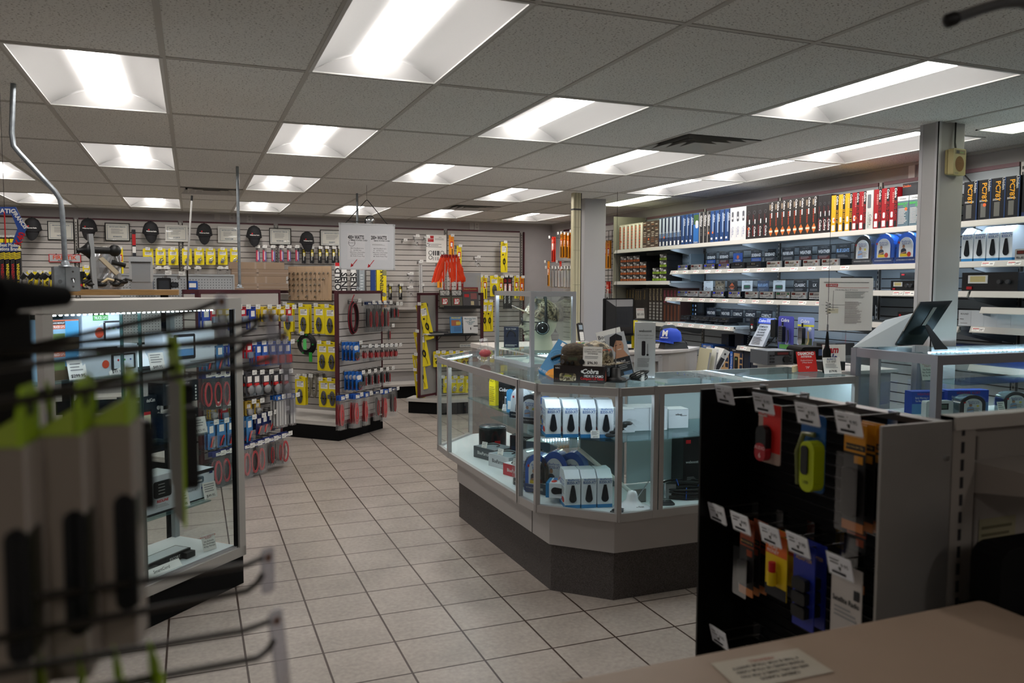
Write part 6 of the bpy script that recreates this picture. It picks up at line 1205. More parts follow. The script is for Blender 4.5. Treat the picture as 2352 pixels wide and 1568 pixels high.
t = thing('cb_radio', 'camouflage radio standing on the dark carton, beside a $96.90 card', 'radio', on_box(.1, .02), -.66); b = MB(); DC = col('3b3122', .6, noise=.5, scale=60); b.rbox(-.07, .07, 0, .13, 0, .05, .006, DC); put('body', b, t)
b = MB(); b.rect(-.03, .02, .026, .042, -.001, col('4a5040', .2)); put('display', b, t)
for x, z, r in ((-.055, .02, .011), (-.03, .014, .008), (-.005, .014, .008), (.045, .02, .014)): b = MB(); b.cyl((x, 0, z), (x, -.014, z), r, BLACK if x > -.05 else CHROME, 12); put('knob', b, t)
o = camo_cap(on_box(.085, .11, .052), 1.2, 'dark camouflage cap perched on the camouflage radio', False); o.scale = (.8, .8, .5); camo_cap(on_box(.18, .2), -.9, 'camouflage cap with an orange panel behind the dark carton display')
def dpr(b): b.text('COMPACT CAMO', 0, .085, .008, -.001, INK); b.text('CB RADIO WITH 3\' MAG', 0, .074, .008, -.001, INK, maxw=.09); b.text('ANTENNA', 0, .063, .008, -.001, INK); b.lines(-.04, .04, .035, .05, 2, -.001, GREYP); b.text('$96.90', 0, .016, .014, -.001, INK, bold=.02)
p = on_box(.2, .01); bentcard(p.x, p.y, p.z, -.66, .1, .1, 'white $96.90 price card for the camouflage radio', dpr, tilt=-.12)
# blue headset card leaning on the tower
t = thing('carded_headset', 'blue and orange carded charger leaning against the glass tower', 'carded headset', (1.84, 4.12, ZT+.002), -.75); b = MB(); b.box(-.05, .05, 0, .004, 0, .22, col('2a78a8', .4)); b.text('HD VOICE', -.02, .012, .012, -.001, WHITE)
for r in (.045, .037, .029): b.tube([(r*math.cos(a*PI/10), -.001, .12+r*math.sin(a*PI/10)) for a in range(20)], .001, col('6ab0d8'), 4, closed=True)
b.flat([(-.005, -.001, 0), (.05, -.001, 0), (.05, -.001, .07), (.02, -.001, .055), (.0, -.001, .03)], col('e0902a')); b.rect(-.02, .04, .19, .212, -.001, PAPER); b.box(-.05, .05, .004, .05, 0, .05, col('2a78a8')); put('card', b, t)
b = MB(); b.tube([(-.02, -.012, .09), (0, -.014, .12), (.02, -.012, .14)], .009, BLACK, 8); b.tube([(.02+.012*math.cos(a), -.01, .125+.022*math.sin(a)) for a in (-1.5, -.8, 0, .8, 1.5)], .003, CHROME, 6); put('charger', b, t)
t.rotation_euler = (-.5, .45, -.75)
b = MB(); b.ball((0, 0, .05), .06, BAG, 10, sx=1.2, sz=.9); b.ball((0, 0, .05), .04, col('a03a40'), 8, sx=1.1, sz=.7); b.cyl((0, 0, .06), (-.02, -.02, .14), .03, BAG, 8); solo('plastic_bag', b, 'crumpled clear bag with a red item left of the glass tower', 'bag', (1.80, 5.02, ZT+.003))
# magnetic antenna
def mag_antenna(loc, Hw, lab, coil=None, base='mag'):
    t = thing('whip_antenna', lab, 'antenna', loc); b = MB()
    if base == 'mag': b.lathe([(.001, 0), (.058, 0), (.06, .006), (.055, .02), (.03, .026), (.027, .07), (.02, .075), (.001, .075)], BLACK, 20)
    else: b.lathe([(.001, 0), (.02, 0), (.024, .02), (.022, .13), (.012, .15), (.009, .2), (.005, .24), (.001, .24)], BLACKM, 16)
    put('base', b, t); b = MB(); z0 = .07 if base == 'mag' else .23; b.cyl((0, 0, z0), (0, 0, z0+.05), .005, CHROME, 8)
    if coil:
        b.tube([(0, 0, z0), (0, 0, coil)], .0016, BLACK, 5); b.tube([(.013*math.sin(a*.8), .013*math.cos(a*.8), coil+a*.0022) for a in range(0, 32)], .0018, BLACK, 5); b.tube([(0, 0, coil+.07), (0, 0, Hw)], .0014, BLACK, 5)
    else: b.tube([(0, 0, z0), (0, 0, Hw)], .0013, WIRE, 5)
    put('whip', b, t); return t
mag_antenna((2.045, 3.69, ZT+.002), .98, 'black magnet-mount whip antenna beside the dark radio carton')
t = thing('cable_coil', 'tied bundle of black antenna cable beside the magnet mount', 'cable', (2.17, 3.66, ZT+.004), .2); b = MB()
for k in range(8): b.tube([(.055*math.cos(a*PI/8)-.0*k, .01*math.sin(k)+.02*math.sin(a*PI/8), .022+.018*math.sin(a*PI/8+k*.4)+.002*k) for a in range(16)], .0035, BLACK, 5, closed=True)
b.tube([(-.05, 0, .02), (-.1, -.005, .006), (-.13, -.01, .01)], .0035, BLACK, 5); put('cable', b, t); b = MB(); b.box(-.01, .01, -.03, .03, 0, .045, PAPER); put('paper_tie', b, t)
# brochures and boost box
SK = SKIN
def dbo(b):
    for k, s_ in enumerate(('Boost', 'your', 'cell', 'signal')): b.text(s_, -.03, .215-.036*k, .024, -.001, INK, bold=.01, maxw=.07)
    random.seed(2)
    for i in range(8):
        for j in range(i+2): b.rect(-.03+.008*i, -.026+.008*i, .01+.008*j, .014+.008*j, -.001, col('c0442e'))
    b.disc(.045, .18, .03, -.001, col('3a302c')); b.rect(.02, .072, .08, .17, -.0008, col('55504e'))
bentcard(2.30, 4.12, ZT+.003, -.45, .145, .25, 'tilted white leaflet about cell signal in an acrylic holder', dbo, tilt=-.1, name='leaflet', cat='leaflet').rotation_euler = (-.1, -.25, -.45)
def dman(b):
    b.rect(-.055, .055, 0, .1, -.001, col('26282b')); b.text('No bad', 0, .08, .012, -.002, WHITE); b.lines(-.02, .05, .03, .07, 4, -.002, GREYP); b.rect(.0, .05, .0, .02, -.002, col('5a7a9a'))
    b.disc(.005, .165, .032, -.0012, SK, sz=1.3); b.flat([(-.04, -.0014, .18), (-.028, -.0014, .225), (.01, -.0014, .238), (.04, -.0014, .215), (.036, -.0014, .19), (.0, -.0014, .2), (-.02, -.0014, .165)], INK); b.rect(-.012, .002, .17, .173, -.0016, INK); b.rect(.014, .026, .17, .173, -.0016, INK); b.rect(-.002, .02, .145, .149, -.0016, WHITE); b.flat([(-.03, -.0011, .1), (.05, -.0011, .1), (.03, -.0011, .14), (-.01, -.0011, .14)], SK)
bentcard(2.235, 3.93, ZT+.003, -.35, .115, .24, 'tall leaflet showing a smiling dark-haired man, in an acrylic holder', dman, tilt=-.08, name='leaflet', c='b9bcc0', cat='leaflet').rotation_euler = (-.08, -.25, -.35)
t = thing('sample_box', 'tall white amplifier leaflet box in clear acrylic on the counter', 'box', (2.275, 3.78, ZT+.003), -.5); b = MB(); b.box(-.055, .055, 0, .05, 0, .3, col('dcdcdc', .4)); b.text('weboost', .0, .255, .014, -.001, INK, bold=.01); b.text('Cell Phone Amplifier System', 0, .23, .008, -.001, GREYP, maxw=.09); b.text('Car truck or reliable cell signal', 0, .215, .006, -.001, GREYP, maxw=.08)
b.rbox(-.018, .002, -.0016, -.0006, .12, .20, .006, col('2a2226')); b.rect(.012, .016, .13, .185, -.001, GREYP); b.disc(.014, .125, .006, -.001, INK); b.lines(-.04, .03, .055, .105, 7, -.001, GREYP); b.text('$ 399.95', -.0, .038, .010, -.001, GREYP); put('box_body', b, t)
b = MB(); b.box(-.058, .058, -.004, -.003, 0, .315, CLEAR); b.box(-.058, .058, .052, .053, 0, .315, CLEAR); b.box(-.02, .04, .0, .05, .3, .318, CLEAR); put('acrylic_sleeve', b, t)
bentcard(2.275, 3.83, ZT+.325, -.2, .045, .055, 'tiny $5.00 card standing on the white sample box', lambda b: (b.text('ANTENNA', 0, .046, .006, -.001, RED), b.text('$5.00', 0, .02, .012, -.001, INK)), tilt=-.2)
# right end of the counter
mag_antenna((3.40, 3.64, ZT+.003), .82, 'black whip antenna with a spring coil at the right end of the counter', coil=.34, base='tall')
def ddia(b): b.text('DIAMOND', 0, .108, .018, -.001, WHITE, bold=.03, maxw=.11); b.text('ANTENNA', 0, .09, .011, -.001, WHITE, bold=.02); b.text('Dualband Antenna', 0, .068, .008, -.001, WHITE); b.text('2 Meter Bandit', 0, .055, .008, -.001, WHITE); b.text("'79\"", .0, .025, .014, -.001, WHITE)
bentcard(3.34, 3.72, ZT+.003, -.1, .13, .12, 'red sign with white antenna lettering on the right end of the counter', ddia, c='c0241f', name='counter_sign', cat='sign')
def dal(b): b.text('ALINCO', 0, .085, .012, -.001, col('24407a'), bold=.02); b.text('DX-SR8T', 0, .07, .012, -.001, INK); b.lines(-.045, .045, .03, .058, 4, -.001, GREYP); b.text('$579.95', 0, .014, .012, -.001, INK, bold=.02)
bentcard(3.40, 3.585, ZT+.003, -.1, .115, .095, 'white $579.95 card beside the red antenna sign', dal)
b = MB(); b.box(-.05, .05, 0, .012, 0, .035, col('c8b890')); o = solo('hang_tag', b, 'tan cardboard tag lying left of the black spring antenna', 'tag', (3.27, 3.74, ZT+.004), .6)
# radios and signs behind on a low table
t = thing('rear_counter', 'beige service counter behind the glass counter, with a panelled front', 'counter'); b = MB(); poly(b, [(3.3, 5.95), (3.82, 5.95), (4.07, 6.07), (4.33, 6.27), (4.2, 6.75), (3.3, 6.75)], 0, 1.03, col('8f8985', .5)); poly(b, [(2.3, 5.95), (3.3, 5.95), (3.3, 6.75), (2.3, 6.75)], 0, 1.06, col('8f8985', .5)); put('body', b, t)
b = MB(); poly(b, [(3.29, 5.93), (3.83, 5.93), (4.08, 6.05), (4.35, 6.26), (4.21, 6.77), (3.29, 6.77)], 1.03, 1.05, col('a49f9b', .4)); poly(b, [(2.29, 5.93), (3.29, 5.93), (3.29, 6.77), (2.29, 6.77)], 1.06, 1.10, col('c2bcb6', .4)); put('counter_top', b, t)
b = MB(); bar(b, (3.3, 5.935), (3.72, 5.935), .02, .05, ALF, .99); b.box(3.70, 3.74, 5.925, 5.945, .1, 1.01, ALF); put('aluminium_trim', b, t); led(t, (2.4, 5.94), (3.2, 5.94), 1.05)
t = thing('desk_counter', 'low beige desk behind the right end of the counter holding radios', 'counter'); b = MB(); b.box(3.48, 3.98, 3.72, 4.35, .0, 1.09, LAM); b.box(3.46, 4.0, 3.68, 4.37, 1.085, 1.105, col('c4beb8', .4)); put('body', b, t)
t = thing('monitor', 'black monitor seen from behind on the service counter', 'monitor', (3.47, 6.2, 1.05), .25); b = MB(); b.rbox(-.17, .17, -.0, .03, .12, .45, .01, BLACKM); b.add([(-.16, 0, .14), (.16, 0, .14), (.16, 0, .44), (-.16, 0, .44), (-.1, -.06, .2), (.1, -.06, .2), (.1, -.06, .38), (-.1, -.06, .38)], [(0, 1, 5, 4), (1, 2, 6, 5), (2, 3, 7, 6), (3, 0, 4, 7), (4, 5, 6, 7)], col('1a1a1c', .5)); put('screen_back', b, t)
b = MB(); b.box(-.04, .04, 0, .04, 0, .2, BLACKM); b.box(-.12, .12, -.06, .1, 0, .012, BLACKM); put('stand', b, t); b = MB(); [b.box(-.08+.012*k, -.074+.012*k, -.061, -.06, .22, .34, INK) for k in range(12)]; put('vent_slots', b, t)
t = thing('cordless_phone', 'silver and black cordless phone in its charging cradle', 'phone', (3.13, 6.25, 1.10), .1); b = MB(); b.rbox(-.05, .05, -.04, .05, 0, .03, .01, col('b8b8b6', .3)); put('cradle', b, t); b = MB(); b.M = tr(0, .0, .02) @ rot('X', -.25); b.rbox(-.025, .025, -.012, .012, 0, .17, .01, BLACK); b.rbox(-.02, .02, -.014, -.012, .01, .09, .005, col('c8c8c6')); b.rect(-.018, .018, .11, .15, -.0125, col('8a9aa8')); [b.box(-.014+.011*i, -.006+.011*i, -.016, -.014, .02+.016*j, .03+.016*j, WHITE) for i in range(3) for j in range(4)]; put('handset', b, t)
t = thing('card_terminal', 'grey payment terminal lying on the service counter', 'card terminal', (3.0, 6.0, 1.10), -.3); b = MB(); b.rbox(-.07, .07, 0, .15, 0, .03, .01, col('6a6a6a', .4)); put('body', b, t); b = MB(); [b.box(-.05+.03*i, -.03+.03*i, .02+.03*j, .04+.03*j, .03, .035, col(['c83a3a', 'd8c83a', '3aa04a', 'd0d0d0'][(i+j) % 4])) for i in range(3) for j in range(3)]; put('keypad', b, t)
camera_cap = thing('trucker_cap', 'blue trucker cap with a white letter sitting on a black dock', 'cap', (3.98, 6.18, 1.115), 2.9); BC = col('1c3fa8', .7)
b = MB(); b.lathe([(.1, 0), (.1, .04), (.09, .085), (.06, .11), (.001, .12)], BC, 18, sy=.9); put('crown', b, camera_cap)
b = MB(); vs = []; n = 10
for i in range(n+1): a = -PI/2+PI*i/n; q = math.cos(a); vs += [(.098*math.cos(a), .088*math.sin(a), .006), (.1*math.cos(a)+.09*q, .09*math.sin(a), .014+.03*q-.03)]
m_ = len(vs); vs += [(x, y, z-.004) for x, y, z in vs]; fs = []
for i in range(n): q = 2*i; fs += [(q, q+1, q+3, q+2), (m_+q, m_+q+2, m_+q+3, m_+q+1), (q+1, m_+q+1, m_+q+3, q+3)]
b.add(vs, fs, BC, True); put('brim', b, camera_cap); b = MB(); b.M = rot('Z', PI/2+.75) @ tr(0, -.1, .06) @ rot('X', -.25); b.text('M', 0, .015, .05, -.004, WHITE, bold=.05); b.text('MIDLAND', 0, -.025, .012, -.006, WHITE, bold=.02); put('emblem', b, camera_cap)
t = thing('phone_dock', 'black curved dock under the blue cap on the service counter', 'dock', (4.0, 6.16, 1.05), -.1); b = MB(); b.add([(-.12, -.06, 0), (.12, -.06, 0), (.12, .06, 0), (-.12, .06, 0), (-.1, -.045, .07), (.1, -.045, .055), (.1, .05, .055), (-.1, .05, .07)], [(3, 2, 1, 0), (0, 1, 5, 4), (1, 2, 6, 5), (2, 3, 7, 6), (3, 0, 4, 7), (4, 5, 6, 7)], BLACK); b.ball((.02, 0, .045), .03, col('d8d4c0'), 10); put('body', b, t)
t = thing('desk_phone', 'large black phone handset unit right of the blue cap', 'phone', (4.21, 6.42, 1.05), .3); b = MB(); b.M = rot('X', -.5); b.rbox(-.11, .1, 0, .04, .0, .22, .05, BLACK); put('body', b, t); b = MB(); b.tube([(.1, .05, .1), (.14, 0, .02), (.12, -.05, -.1)], .004, BLACK, 5); put('cord', b, t)
b = MB(); b.box(-.04, .04, 0, .05, 0, .2, col('141416')); b.rect(-.03, .03, .05, .12, -.001, col('b83030')); solo('black_canister', b, 'black can between monitor and blue cap', 'can', (3.72, 6.25, 1.05))
b = MB(); b.box(-.03, .03, 0, .002, 0, .25, YEL); b.text('SALE', 0, .12, .03, -.001, INK); solo('yellow_strip', b, 'yellow paper strip beside the monitor', 'paper', (3.70, 6.33, 1.05))
t = thing('binder', 'leaning white ring binder at the end of the service counter', 'binder', (4.32, 6.02, .79), 0); b = MB(); b.box(-.03, .03, 0, .25, 0, .28, col('cfcfca', .4)); b.box(-.028, .028, -.0, .0, .0, .28, WHITE); b.rect(-.02, .02, .05, .2, -.001, INK); b.disc(0, .24, .01, -.001, INK); put('cover', b, t); t.rotation_euler = (0, .5, -.3)
for k, x in enumerate((4.1, 4.17)): b = MB(); b.box(-.01, .01, 0, .22, 0, .28, [col('c4bfa0'), WHITE][k]); x += .0; b.rect(-.008, .008, .1, .25, -.001, GREYP); o = solo('folder', b, ['yellowish folder standing left of the ring binder', 'white folder standing left of the ring binder'][k], 'folder', (x, 5.80, .79), -.2); o.rotation_euler = (0, .15, -.2)
b = MB(); b.box(4.02, 4.6, 5.8, 6.04, .75, .785, LAM); b.box(4.02, 4.6, 5.8, 6.04, 0, .75, col('55504c')); b.M = Matrix.Identity(4); solo('low_shelf', b, 'low shelf holding binders at the end of the service counter', 'shelf')
# clear-sleeved document and radios on the low desk
t = thing('document_sign', 'tall white antenna data sheet in clear sleeve standing before the radio shelves', 'sign', (3.86, 3.98, 1.105+.0), -.35); q0, q1 = aY(1948, 745, 3.95), aY(2041, 639, 3.95); w = (q1.x-q0.x)*1.06; z0, z1 = q0.z-1.105, q1.z-1.105
b = MB(); b.box(-w/2, w/2, 0, .003, z0-.04, z1, col('efebe6', .45)); b.rect(-w*.42, w*.42, z1-.03, z1-.027, -.001, INK); b.box(-w*.38, -w*.16, -.001, 0, z1-.055, z1-.037, RED); b.text('DIAMOND', -w*.27, z1-.046, .010, -.002, WHITE, bold=.02, maxw=w*.2); b.lines(-w*.2, w*.42, z1-.065, z1-.06, 1, -.001, TAGR); b.text('CP610R Multi-Band HF Antenna', 0, z1-.075, .008, -.001, INK)
b.lines(-w*.02, w*.42, z1-.13, z1-.085, 8, -.001, GREYP); b.lines(-w*.02, w*.3, z0, z1-.15, 22, -.001, col('9a8a8a')); b.tube([(-w*.24, -.001, z1-.08), (-w*.24, -.001, z1-.2)], .001, INK, 4); b.tube([(-w*.46, -.001, z1-.17), (w*.0, -.001, z1-.17)], .0006, INK, 4); b.tube([(-w*.34, -.001, z1-.185), (-w*.14, -.001, z1-.185)], .001, INK, 4); b.rect(-w*.35, -w*.14, z0+.07, z0+.1, -.001, col('e0d8c0')); b.text('$999.95', -w*.25, z0+.088, .006, -.002, INK); put('sheet', b, t)
b = MB(); b.box(-w/2-.004, w/2+.004, -.004, -.003, z0-.045, z1+.004, CLEAR); b.box(-.01, .01, .003, .02, 0, z1*.6, CLEAR); b.box(-.05, .05, -.03, .06, 0, .003, CLEAR); put('acrylic_stand', b, t)
t = thing('transceiver', 'black desktop transceiver with a round knob below the data sheet', 'radio', (3.70, 4.06, 1.105), -.25); b = MB(); b.rbox(-.1, .08, 0, .2, 0, .115, .03, BLACKM); [b.box(-.07, -.0, -.001, 0, .03+.01*k, .034+.01*k, INK) for k in range(7)]; put('case', b, t); b = MB(); b.cyl((-.05, 0, .03), (-.05, -.02, .03), .014, CHROME, 14); put('knob', b, t); b = MB(); b.rect(.02, .07, .06, .1, -.001, col('3a4a6a')); put('display', b, t)
t = thing('transceiver', 'grey transceiver with red digits and a big dial behind the spring antenna', 'radio', (3.60, 4.05, 1.105), -.1); t.location = (4.05-.52, 4.14, 1.105); b = MB(); b.box(-.13, .06, 0, .2, 0, .09, col('4a4c50', .4)); b.rect(-.08, .03, .06, .085, -.001, BLACK); b.rect(-.06, .02, .065, .08, -.0014, col('5a1a1a')); put('case', b, t); b = MB(); b.cyl((0, 0, .035), (0, -.02, .035), .022, BLACK, 16); put('tuning_dial', b, t); b = MB(); [b.box(x, x+.014, -.004, 0, z, z+.01, INK) for x in (-.115, -.095, .03) for z in (.015, .035, .055)]; put('button', b, t)
bentcard(3.56, 3.75, 1.105, -.1, .16, .1, 'white sign with red and blue letters partly hidden by the tall case', lambda b: (b.text('Ham', -.02, .07, .04, -.001, col('b0202a'), bold=.04, shear=.2), b.text('Sale', -.02, .025, .038, -.001, col('1c2c6a'), bold=.04, shear=.2)), name='counter_sign', cat='sign', tilt=-.05).location.z = 1.16
b = MB(); b.box(-.07, .07, 0, .15, 0, .052, BLACK); b.box(-.01, .0, -.005, 0, .02, .035, RED); solo('power_supply', b, 'small black unit with a red button under the red and blue sign', 'power supply', (3.56, 3.74, 1.105), -.1)
# ---- goods inside the glass counter
def onto(x, y, z): return aZ(x, y, z)
def c6(x, y): return 1000+x/3.672, 780+y/3.672
for k in range(4): ct((1.70+.083*k+.012, 3.735-.077*k*.0-.035*k, .826), -.25, f'white headset carton on the upper corner shelf, {ORD[k]} from the left', 'white headset cartons on the corner shelf', sc=(.93, 1, .83))
for k in range(3): ct((1.79+.082*k, 3.66-.02*k, ZB+.006), -.22, f'white headset carton on the lower corner deck, {ORD[k]} from the left', 'white headset cartons on the corner deck', sc=(.93, 1, .83))
o = ct((1.70, 3.80, ZB+.006+.07), -.6, 'white headset carton lying on its side at the counter corner', 'white headset cartons on the corner deck', rx=0, ry=PI/2, sc=(.9, .9, .83))
cd((1.68, 3.98, .826+.03), -.9, 'dark clamshell headset pack on the upper counter shelf', GH, sc=(.75, .8, .7)); cw((1.70, 4.16, .852), -1.0, 'white clamshell headset pack on the upper counter shelf', GH, sc=(.8, .8, .8)); cb((1.72, 3.86, .83), -.5, 'blue and white clamshell pack beside the upper cartons', GH, sc=(.6, .6, .82))
for k, (x, y, r) in enumerate(((1.73, 4.0, -.9), (1.80, 3.92, -.8), (1.88, 3.87, -.8))): [cb, cb, cb][k]((x, y, ZB+.006), r, f'blue clamshell headset pack on the lower deck, {ORD[k]} from the left', GH, sc=(.8, .9, 1.05 if k else .95))
cw((1.70, 4.13, ZB+.006), -1.2, 'white clamshell headset pack on the lower deck left of the blue ones', GH, sc=(.8, 1, .95)); cd((1.95, 4.0, ZB+.2), -.8, 'dark clamshell pack on top behind the blue ones', GH, sc=(.7, .8, .7)).location.z = ZB+.006
b = MB(); b.box(-.05, .04, 0, .05, 0, .2, BLACK); b.text('Cobra', -.005, .12, .022, -.001, WHITE, bold=.02, shear=.2); b.rect(-.0, .03, .01, .08, -.001, col('c8d0d8')); b.rect(.004, .026, .02, .07, -.0014, col('2a3440')); solo('gadget_box', b, 'black box with a white phone pictured, on the upper counter shelf', 'box', (1.76, 4.55, .852), -1.05)
b = MB(); b.box(-.025, .025, 0, .08, 0, .2, YEL); b.text('INDY', 0, .16, .02, -.001, INK); b.lines(-.02, .02, .02, .12, 8, -.001, col('8a7a20')); solo('gadget_box', b, 'narrow yellow box on the upper counter shelf', 'box', (1.74, 4.72, .852), -1.05)
b = MB(); b.ext(arch(.05, .14), 0, .01, col('3a88b8'), 'y'); b.rect(-.015, .015, .02, .07, -.001, WHITE); solo('gadget_card', b, 'small blue arched card beside the black box', 'card', (1.74, 4.42, .852), -1.05)
for k, (x, y) in enumerate(((1.735, 4.49), (1.735, 4.36), (1.90, 3.63))): bentcard(x, y, .852 if k < 2 else .828, -1.1 if k < 2 else -.3, .045, .04, f'tiny price card on the upper counter shelves, {ORD[k]} from the left')
def flatbox(x, y, rz, w, d, h, c, lab, side=None, top=None, z=ZB+.006):
    b = MB(); b.box(-w/2, w/2, 0, d, 0, h, col(c, .4)); 
    if side: b.rect(-w/2, w/2, 0, h, -.001, col(side))
    b.add([(-w*.45, d*.05, h+.001), (w*.45, d*.05, h+.001), (w*.45, d*.95, h+.001), (-w*.45, d*.95, h+.001)], [(0, 1, 2, 3)], col(top or 'c0c4c8')); b.text('BlueParrott', 0, h*.5, h*.3, -.002, INK if not side else WHITE, maxw=w*.6)
    b.tube([(.05*math.cos(a*PI/8)-.02, d*.5+.05*math.sin(a*PI/8), h+.003) for a in range(12)], .004, BLACK, 5)
    return solo('headset_box', b, lab, 'box', (x, y, z), rz, 'flat headset boxes along the counter front')
flatbox(1.76, 4.93, -1.25, .22, .17, .075, '6a6e72', 'grey flat headset box, farthest along the counter deck', '4a4e52', '7a8288')
flatbox(1.76, 4.66, -1.25, .2, .17, .08, 'b9bdc0', 'light grey flat headset box, second along the counter deck', None, '8a949a')
flatbox(1.76, 4.40, -1.25, .2, .13, .07, 'd0d2d4', 'white and red flat headset box, third along the counter deck', 'b03038', 'd8d8da')
flatbox(1.74, 4.19, -1.25, .16, .12, .06, 'd0d2d4', 'white flat headset box, fourth along the counter deck', None, 'dfe3e6')
flatbox(1.74, 4.0, -1.15, .14, .12, .06, 'd6d8da', 'white flat headset box, fifth along the counter deck', '3a4048', 'e0e4e8')
for k, (x, y) in enumerate(((1.74, 4.93), (1.75, 4.66), (1.75, 4.40))): bentcard(x+.02, y, ZB+.006+(.076, .081, .071)[k], -1.1, .045, .04, f'tiny price card standing on the flat boxes, {ORD[k]} from the far end')
b = MB(); b.box(-.1, .1, 0, .12, 0, .17, col('1c1f26', .35)); b.text('BLUETIGER', 0, .15, .014, -.001, WHITE); b.rect(-.09, .0, .02, .1, -.001, col('26324a')); solo('headset_box', b, 'tall dark headset box on the counter deck', 'box', (1.97, 4.75, ZB+.006), -.8)
b = MB(); b.box(-.08, .08, 0, .12, 0, .18, col('3a4a5a', .35)); b.box(-.08, .08, 0, .12, .18, .182, WHITE); b.tube([(.05*math.cos(a*PI/8), -.003, .09+.05*math.sin(a*PI/8)) for a in range(12)], .005, BLACK, 5); solo('headset_box', b, 'blue-grey headset box standing right of the tall dark one', 'box', (1.96, 4.5, ZB+.006), -.8)
b = MB(); b.lathe([(.09, 0), (.095, .02), (.095, .15), (.09, .16), (.001, .16)], BLACK, 20); [b.box(-.02+.0, .02, -.1, -.096, .05, .08, RED) for _ in (0,)]; b.lathe([(.092, .16), (.095, .165), (.09, .17), (.001, .17)], col('3a4a52', .2), 20); solo('round_stand', b, 'round black turntable stand with small gadgets at the far end of the deck', 'stand', (1.92, 5.2, ZB+.006))
for k, (x, w, d, h) in enumerate(((2.13, .1, .09, .125), (2.23, .1, .14, .125), (2.33, .1, .14, .125), (2.47, .115, .1, .105))):
    b = MB(); b.box(-w/2, w/2, 0, d, 0, h, col('d2d9de', .5)); b.box(-w/2, w/2, -.0005, 0, h-.004, h-.003, GREYP)
    if k == 3: b.text('wilson', 0, h*.72, .011, -.001, INK, bold=.02); b.lines(.01, .05, h*.6, h*.66, 1, -.001, INK)
    solo('white_box', b, f'plain white carton on the corner glass shelf, {ORD[k]} from the left', 'box', (x, 3.72+.02*(k % 2), .827), -.15, 'plain white cartons on the glass shelf')
random.seed(14)
for k in range(5):
    b = MB(); n = 8; vs = [(-.07+.14*i/n, -.05+.1*j/5, .012+random.uniform(0, .02)*(1 if 0 < i < n and 0 < j < 5 else 0)) for j in range(6) for i in range(n+1)]; b.add(vs, [(j*(n+1)+i, j*(n+1)+i+1, (j+1)*(n+1)+i+1, (j+1)*(n+1)+i) for j in range(5) for i in range(n)], BAG, True); b.ball((0, 0, .012), .03, BLACK, 8, sz=.35); solo('bagged_earpiece', b, f'clear bag with a black earpiece in the heap on the corner shelf, {["lowest","second","third","fourth","topmost"][k]}', 'bag', (1.98+.025*k, 3.62+.01*(k % 2), .828+.014*k), random.uniform(-.6, .6), 'bagged earpieces heaped on the shelf')
t = thing('puck_antenna', 'white dome antenna with black lettering on the counter deck', 'antenna', (2.07, 3.545, ZB+.006)); b = MB(); b.lathe([(.001, 0), (.095, 0), (.098, .008), (.085, .018), (.05, .03), (.032, .05), (.028, .075), (.02, .092), (.001, .098)], col('e0e3e6', .25), 24); put('dome', b, t)
b = MB(); b.M = tr(.01, -.062, .022) @ rot('X', -1.0); b.text('wilson', 0, .0, .012, -.004, INK, bold=.03, shear=.2); put('lettering', b, t)
b = MB(); b.tube([(1.88, 3.78, .745), (2.16, 3.66, ZB+.035)], .011, col('d6d4cc', .4), 10); b.v = [(x-2.16, y-3.66, z-ZB-.006) for x, y, z in b.v]; t = thing('mast_antenna', 'white tube antenna leaning across the lower deck on a metal bracket', 'antenna', (2.16, 3.66, ZB+.006)); put('tube', b, t)
b = MB(); b.box(-.02, .05, -.02, -.015, 0, .07, STEEL); b.box(-.02, .05, -.02, .04, 0, .004, STEEL); b.tube([(0, -.02, .03), (.05, -.05, .12)], .003, CHROME, 6); put('bracket', b, t)
b = MB(); b.box(-.04, .03, 0, .004, 0, .08, col('8a8c8e', .3, .8)); b.cyl((-.03, -.01, .01), (-.03, -.01, .09), .006, CHROME, 8); solo('metal_bracket', b, 'small steel bracket left of the black cable coil', 'bracket', (2.36, 3.64, ZB+.006), -.4)
for k, (x, y, r) in enumerate(((1.99, 3.52, .5), (2.26, 3.56, -.3))): b = MB(); b.rbox(-.06, .06, -.025, .025, 0, .014, .012, col('6a6d70', .25, .7), ax='y'); b.box(-.05, .05, -.02, .02, .014, .02, col('4a4c50', .2, .7)); solo('adapter_plate', b, ['flat metal plate left of the white dome antenna', 'flat metal plate right of the white dome antenna'][k], 'plate', (x, y, ZB+.006), r)
t = thing('cable_coil', 'large coil of black coaxial cable with blue ties on the counter deck', 'cable', (2.50, 3.69, ZB+.007)); b = MB(); random.seed(6)
for k in range(16): r = .135-.006*(k % 5); ph = random.uniform(0, 6); b.tube([(r*math.cos(a*PI/16)*1.15, r*.85*math.sin(a*PI/16), .008+.009*(k//3)+.003*math.sin(a*PI/8+ph)) for a in range(32)], .0055, BLACK, 6, closed=True)
put('cable', b, t)
for a in (.4, 1.6, 2.8, 4.2, 5.4): b = MB(); c_, s_ = math.cos(a), math.sin(a); b.tube([(.15*c_*1.02, .115*s_*1.02, .0), (.155*c_, .12*s_, .03), (.13*c_, .1*s_, .06), (.1*c_, .08*s_, .03)], .003, col('1c4fb0'), 5); put('cable_tie', b, t)
for k, x in enumerate((2.60, 2.74)):
    b = MB(); b.box(-.065, .065, 0, .14, 0, .30, col('141619', .35)); b.text('weboost', -.01, .155, .016, -.001, WHITE); b.lines(-.04, .02, .05, .07, 3, -.001, GREYP); b.rect(-.02, .0, .02, .035, -.001, col('8a3a3a')); b.rect(-.05, -.02, .26, .28, -.001, RED); solo('booster_box', b, ['left black booster box on the counter deck', 'right black booster box on the counter deck'][k], 'box', (x, 3.78, ZB+.006+.0), -.1)
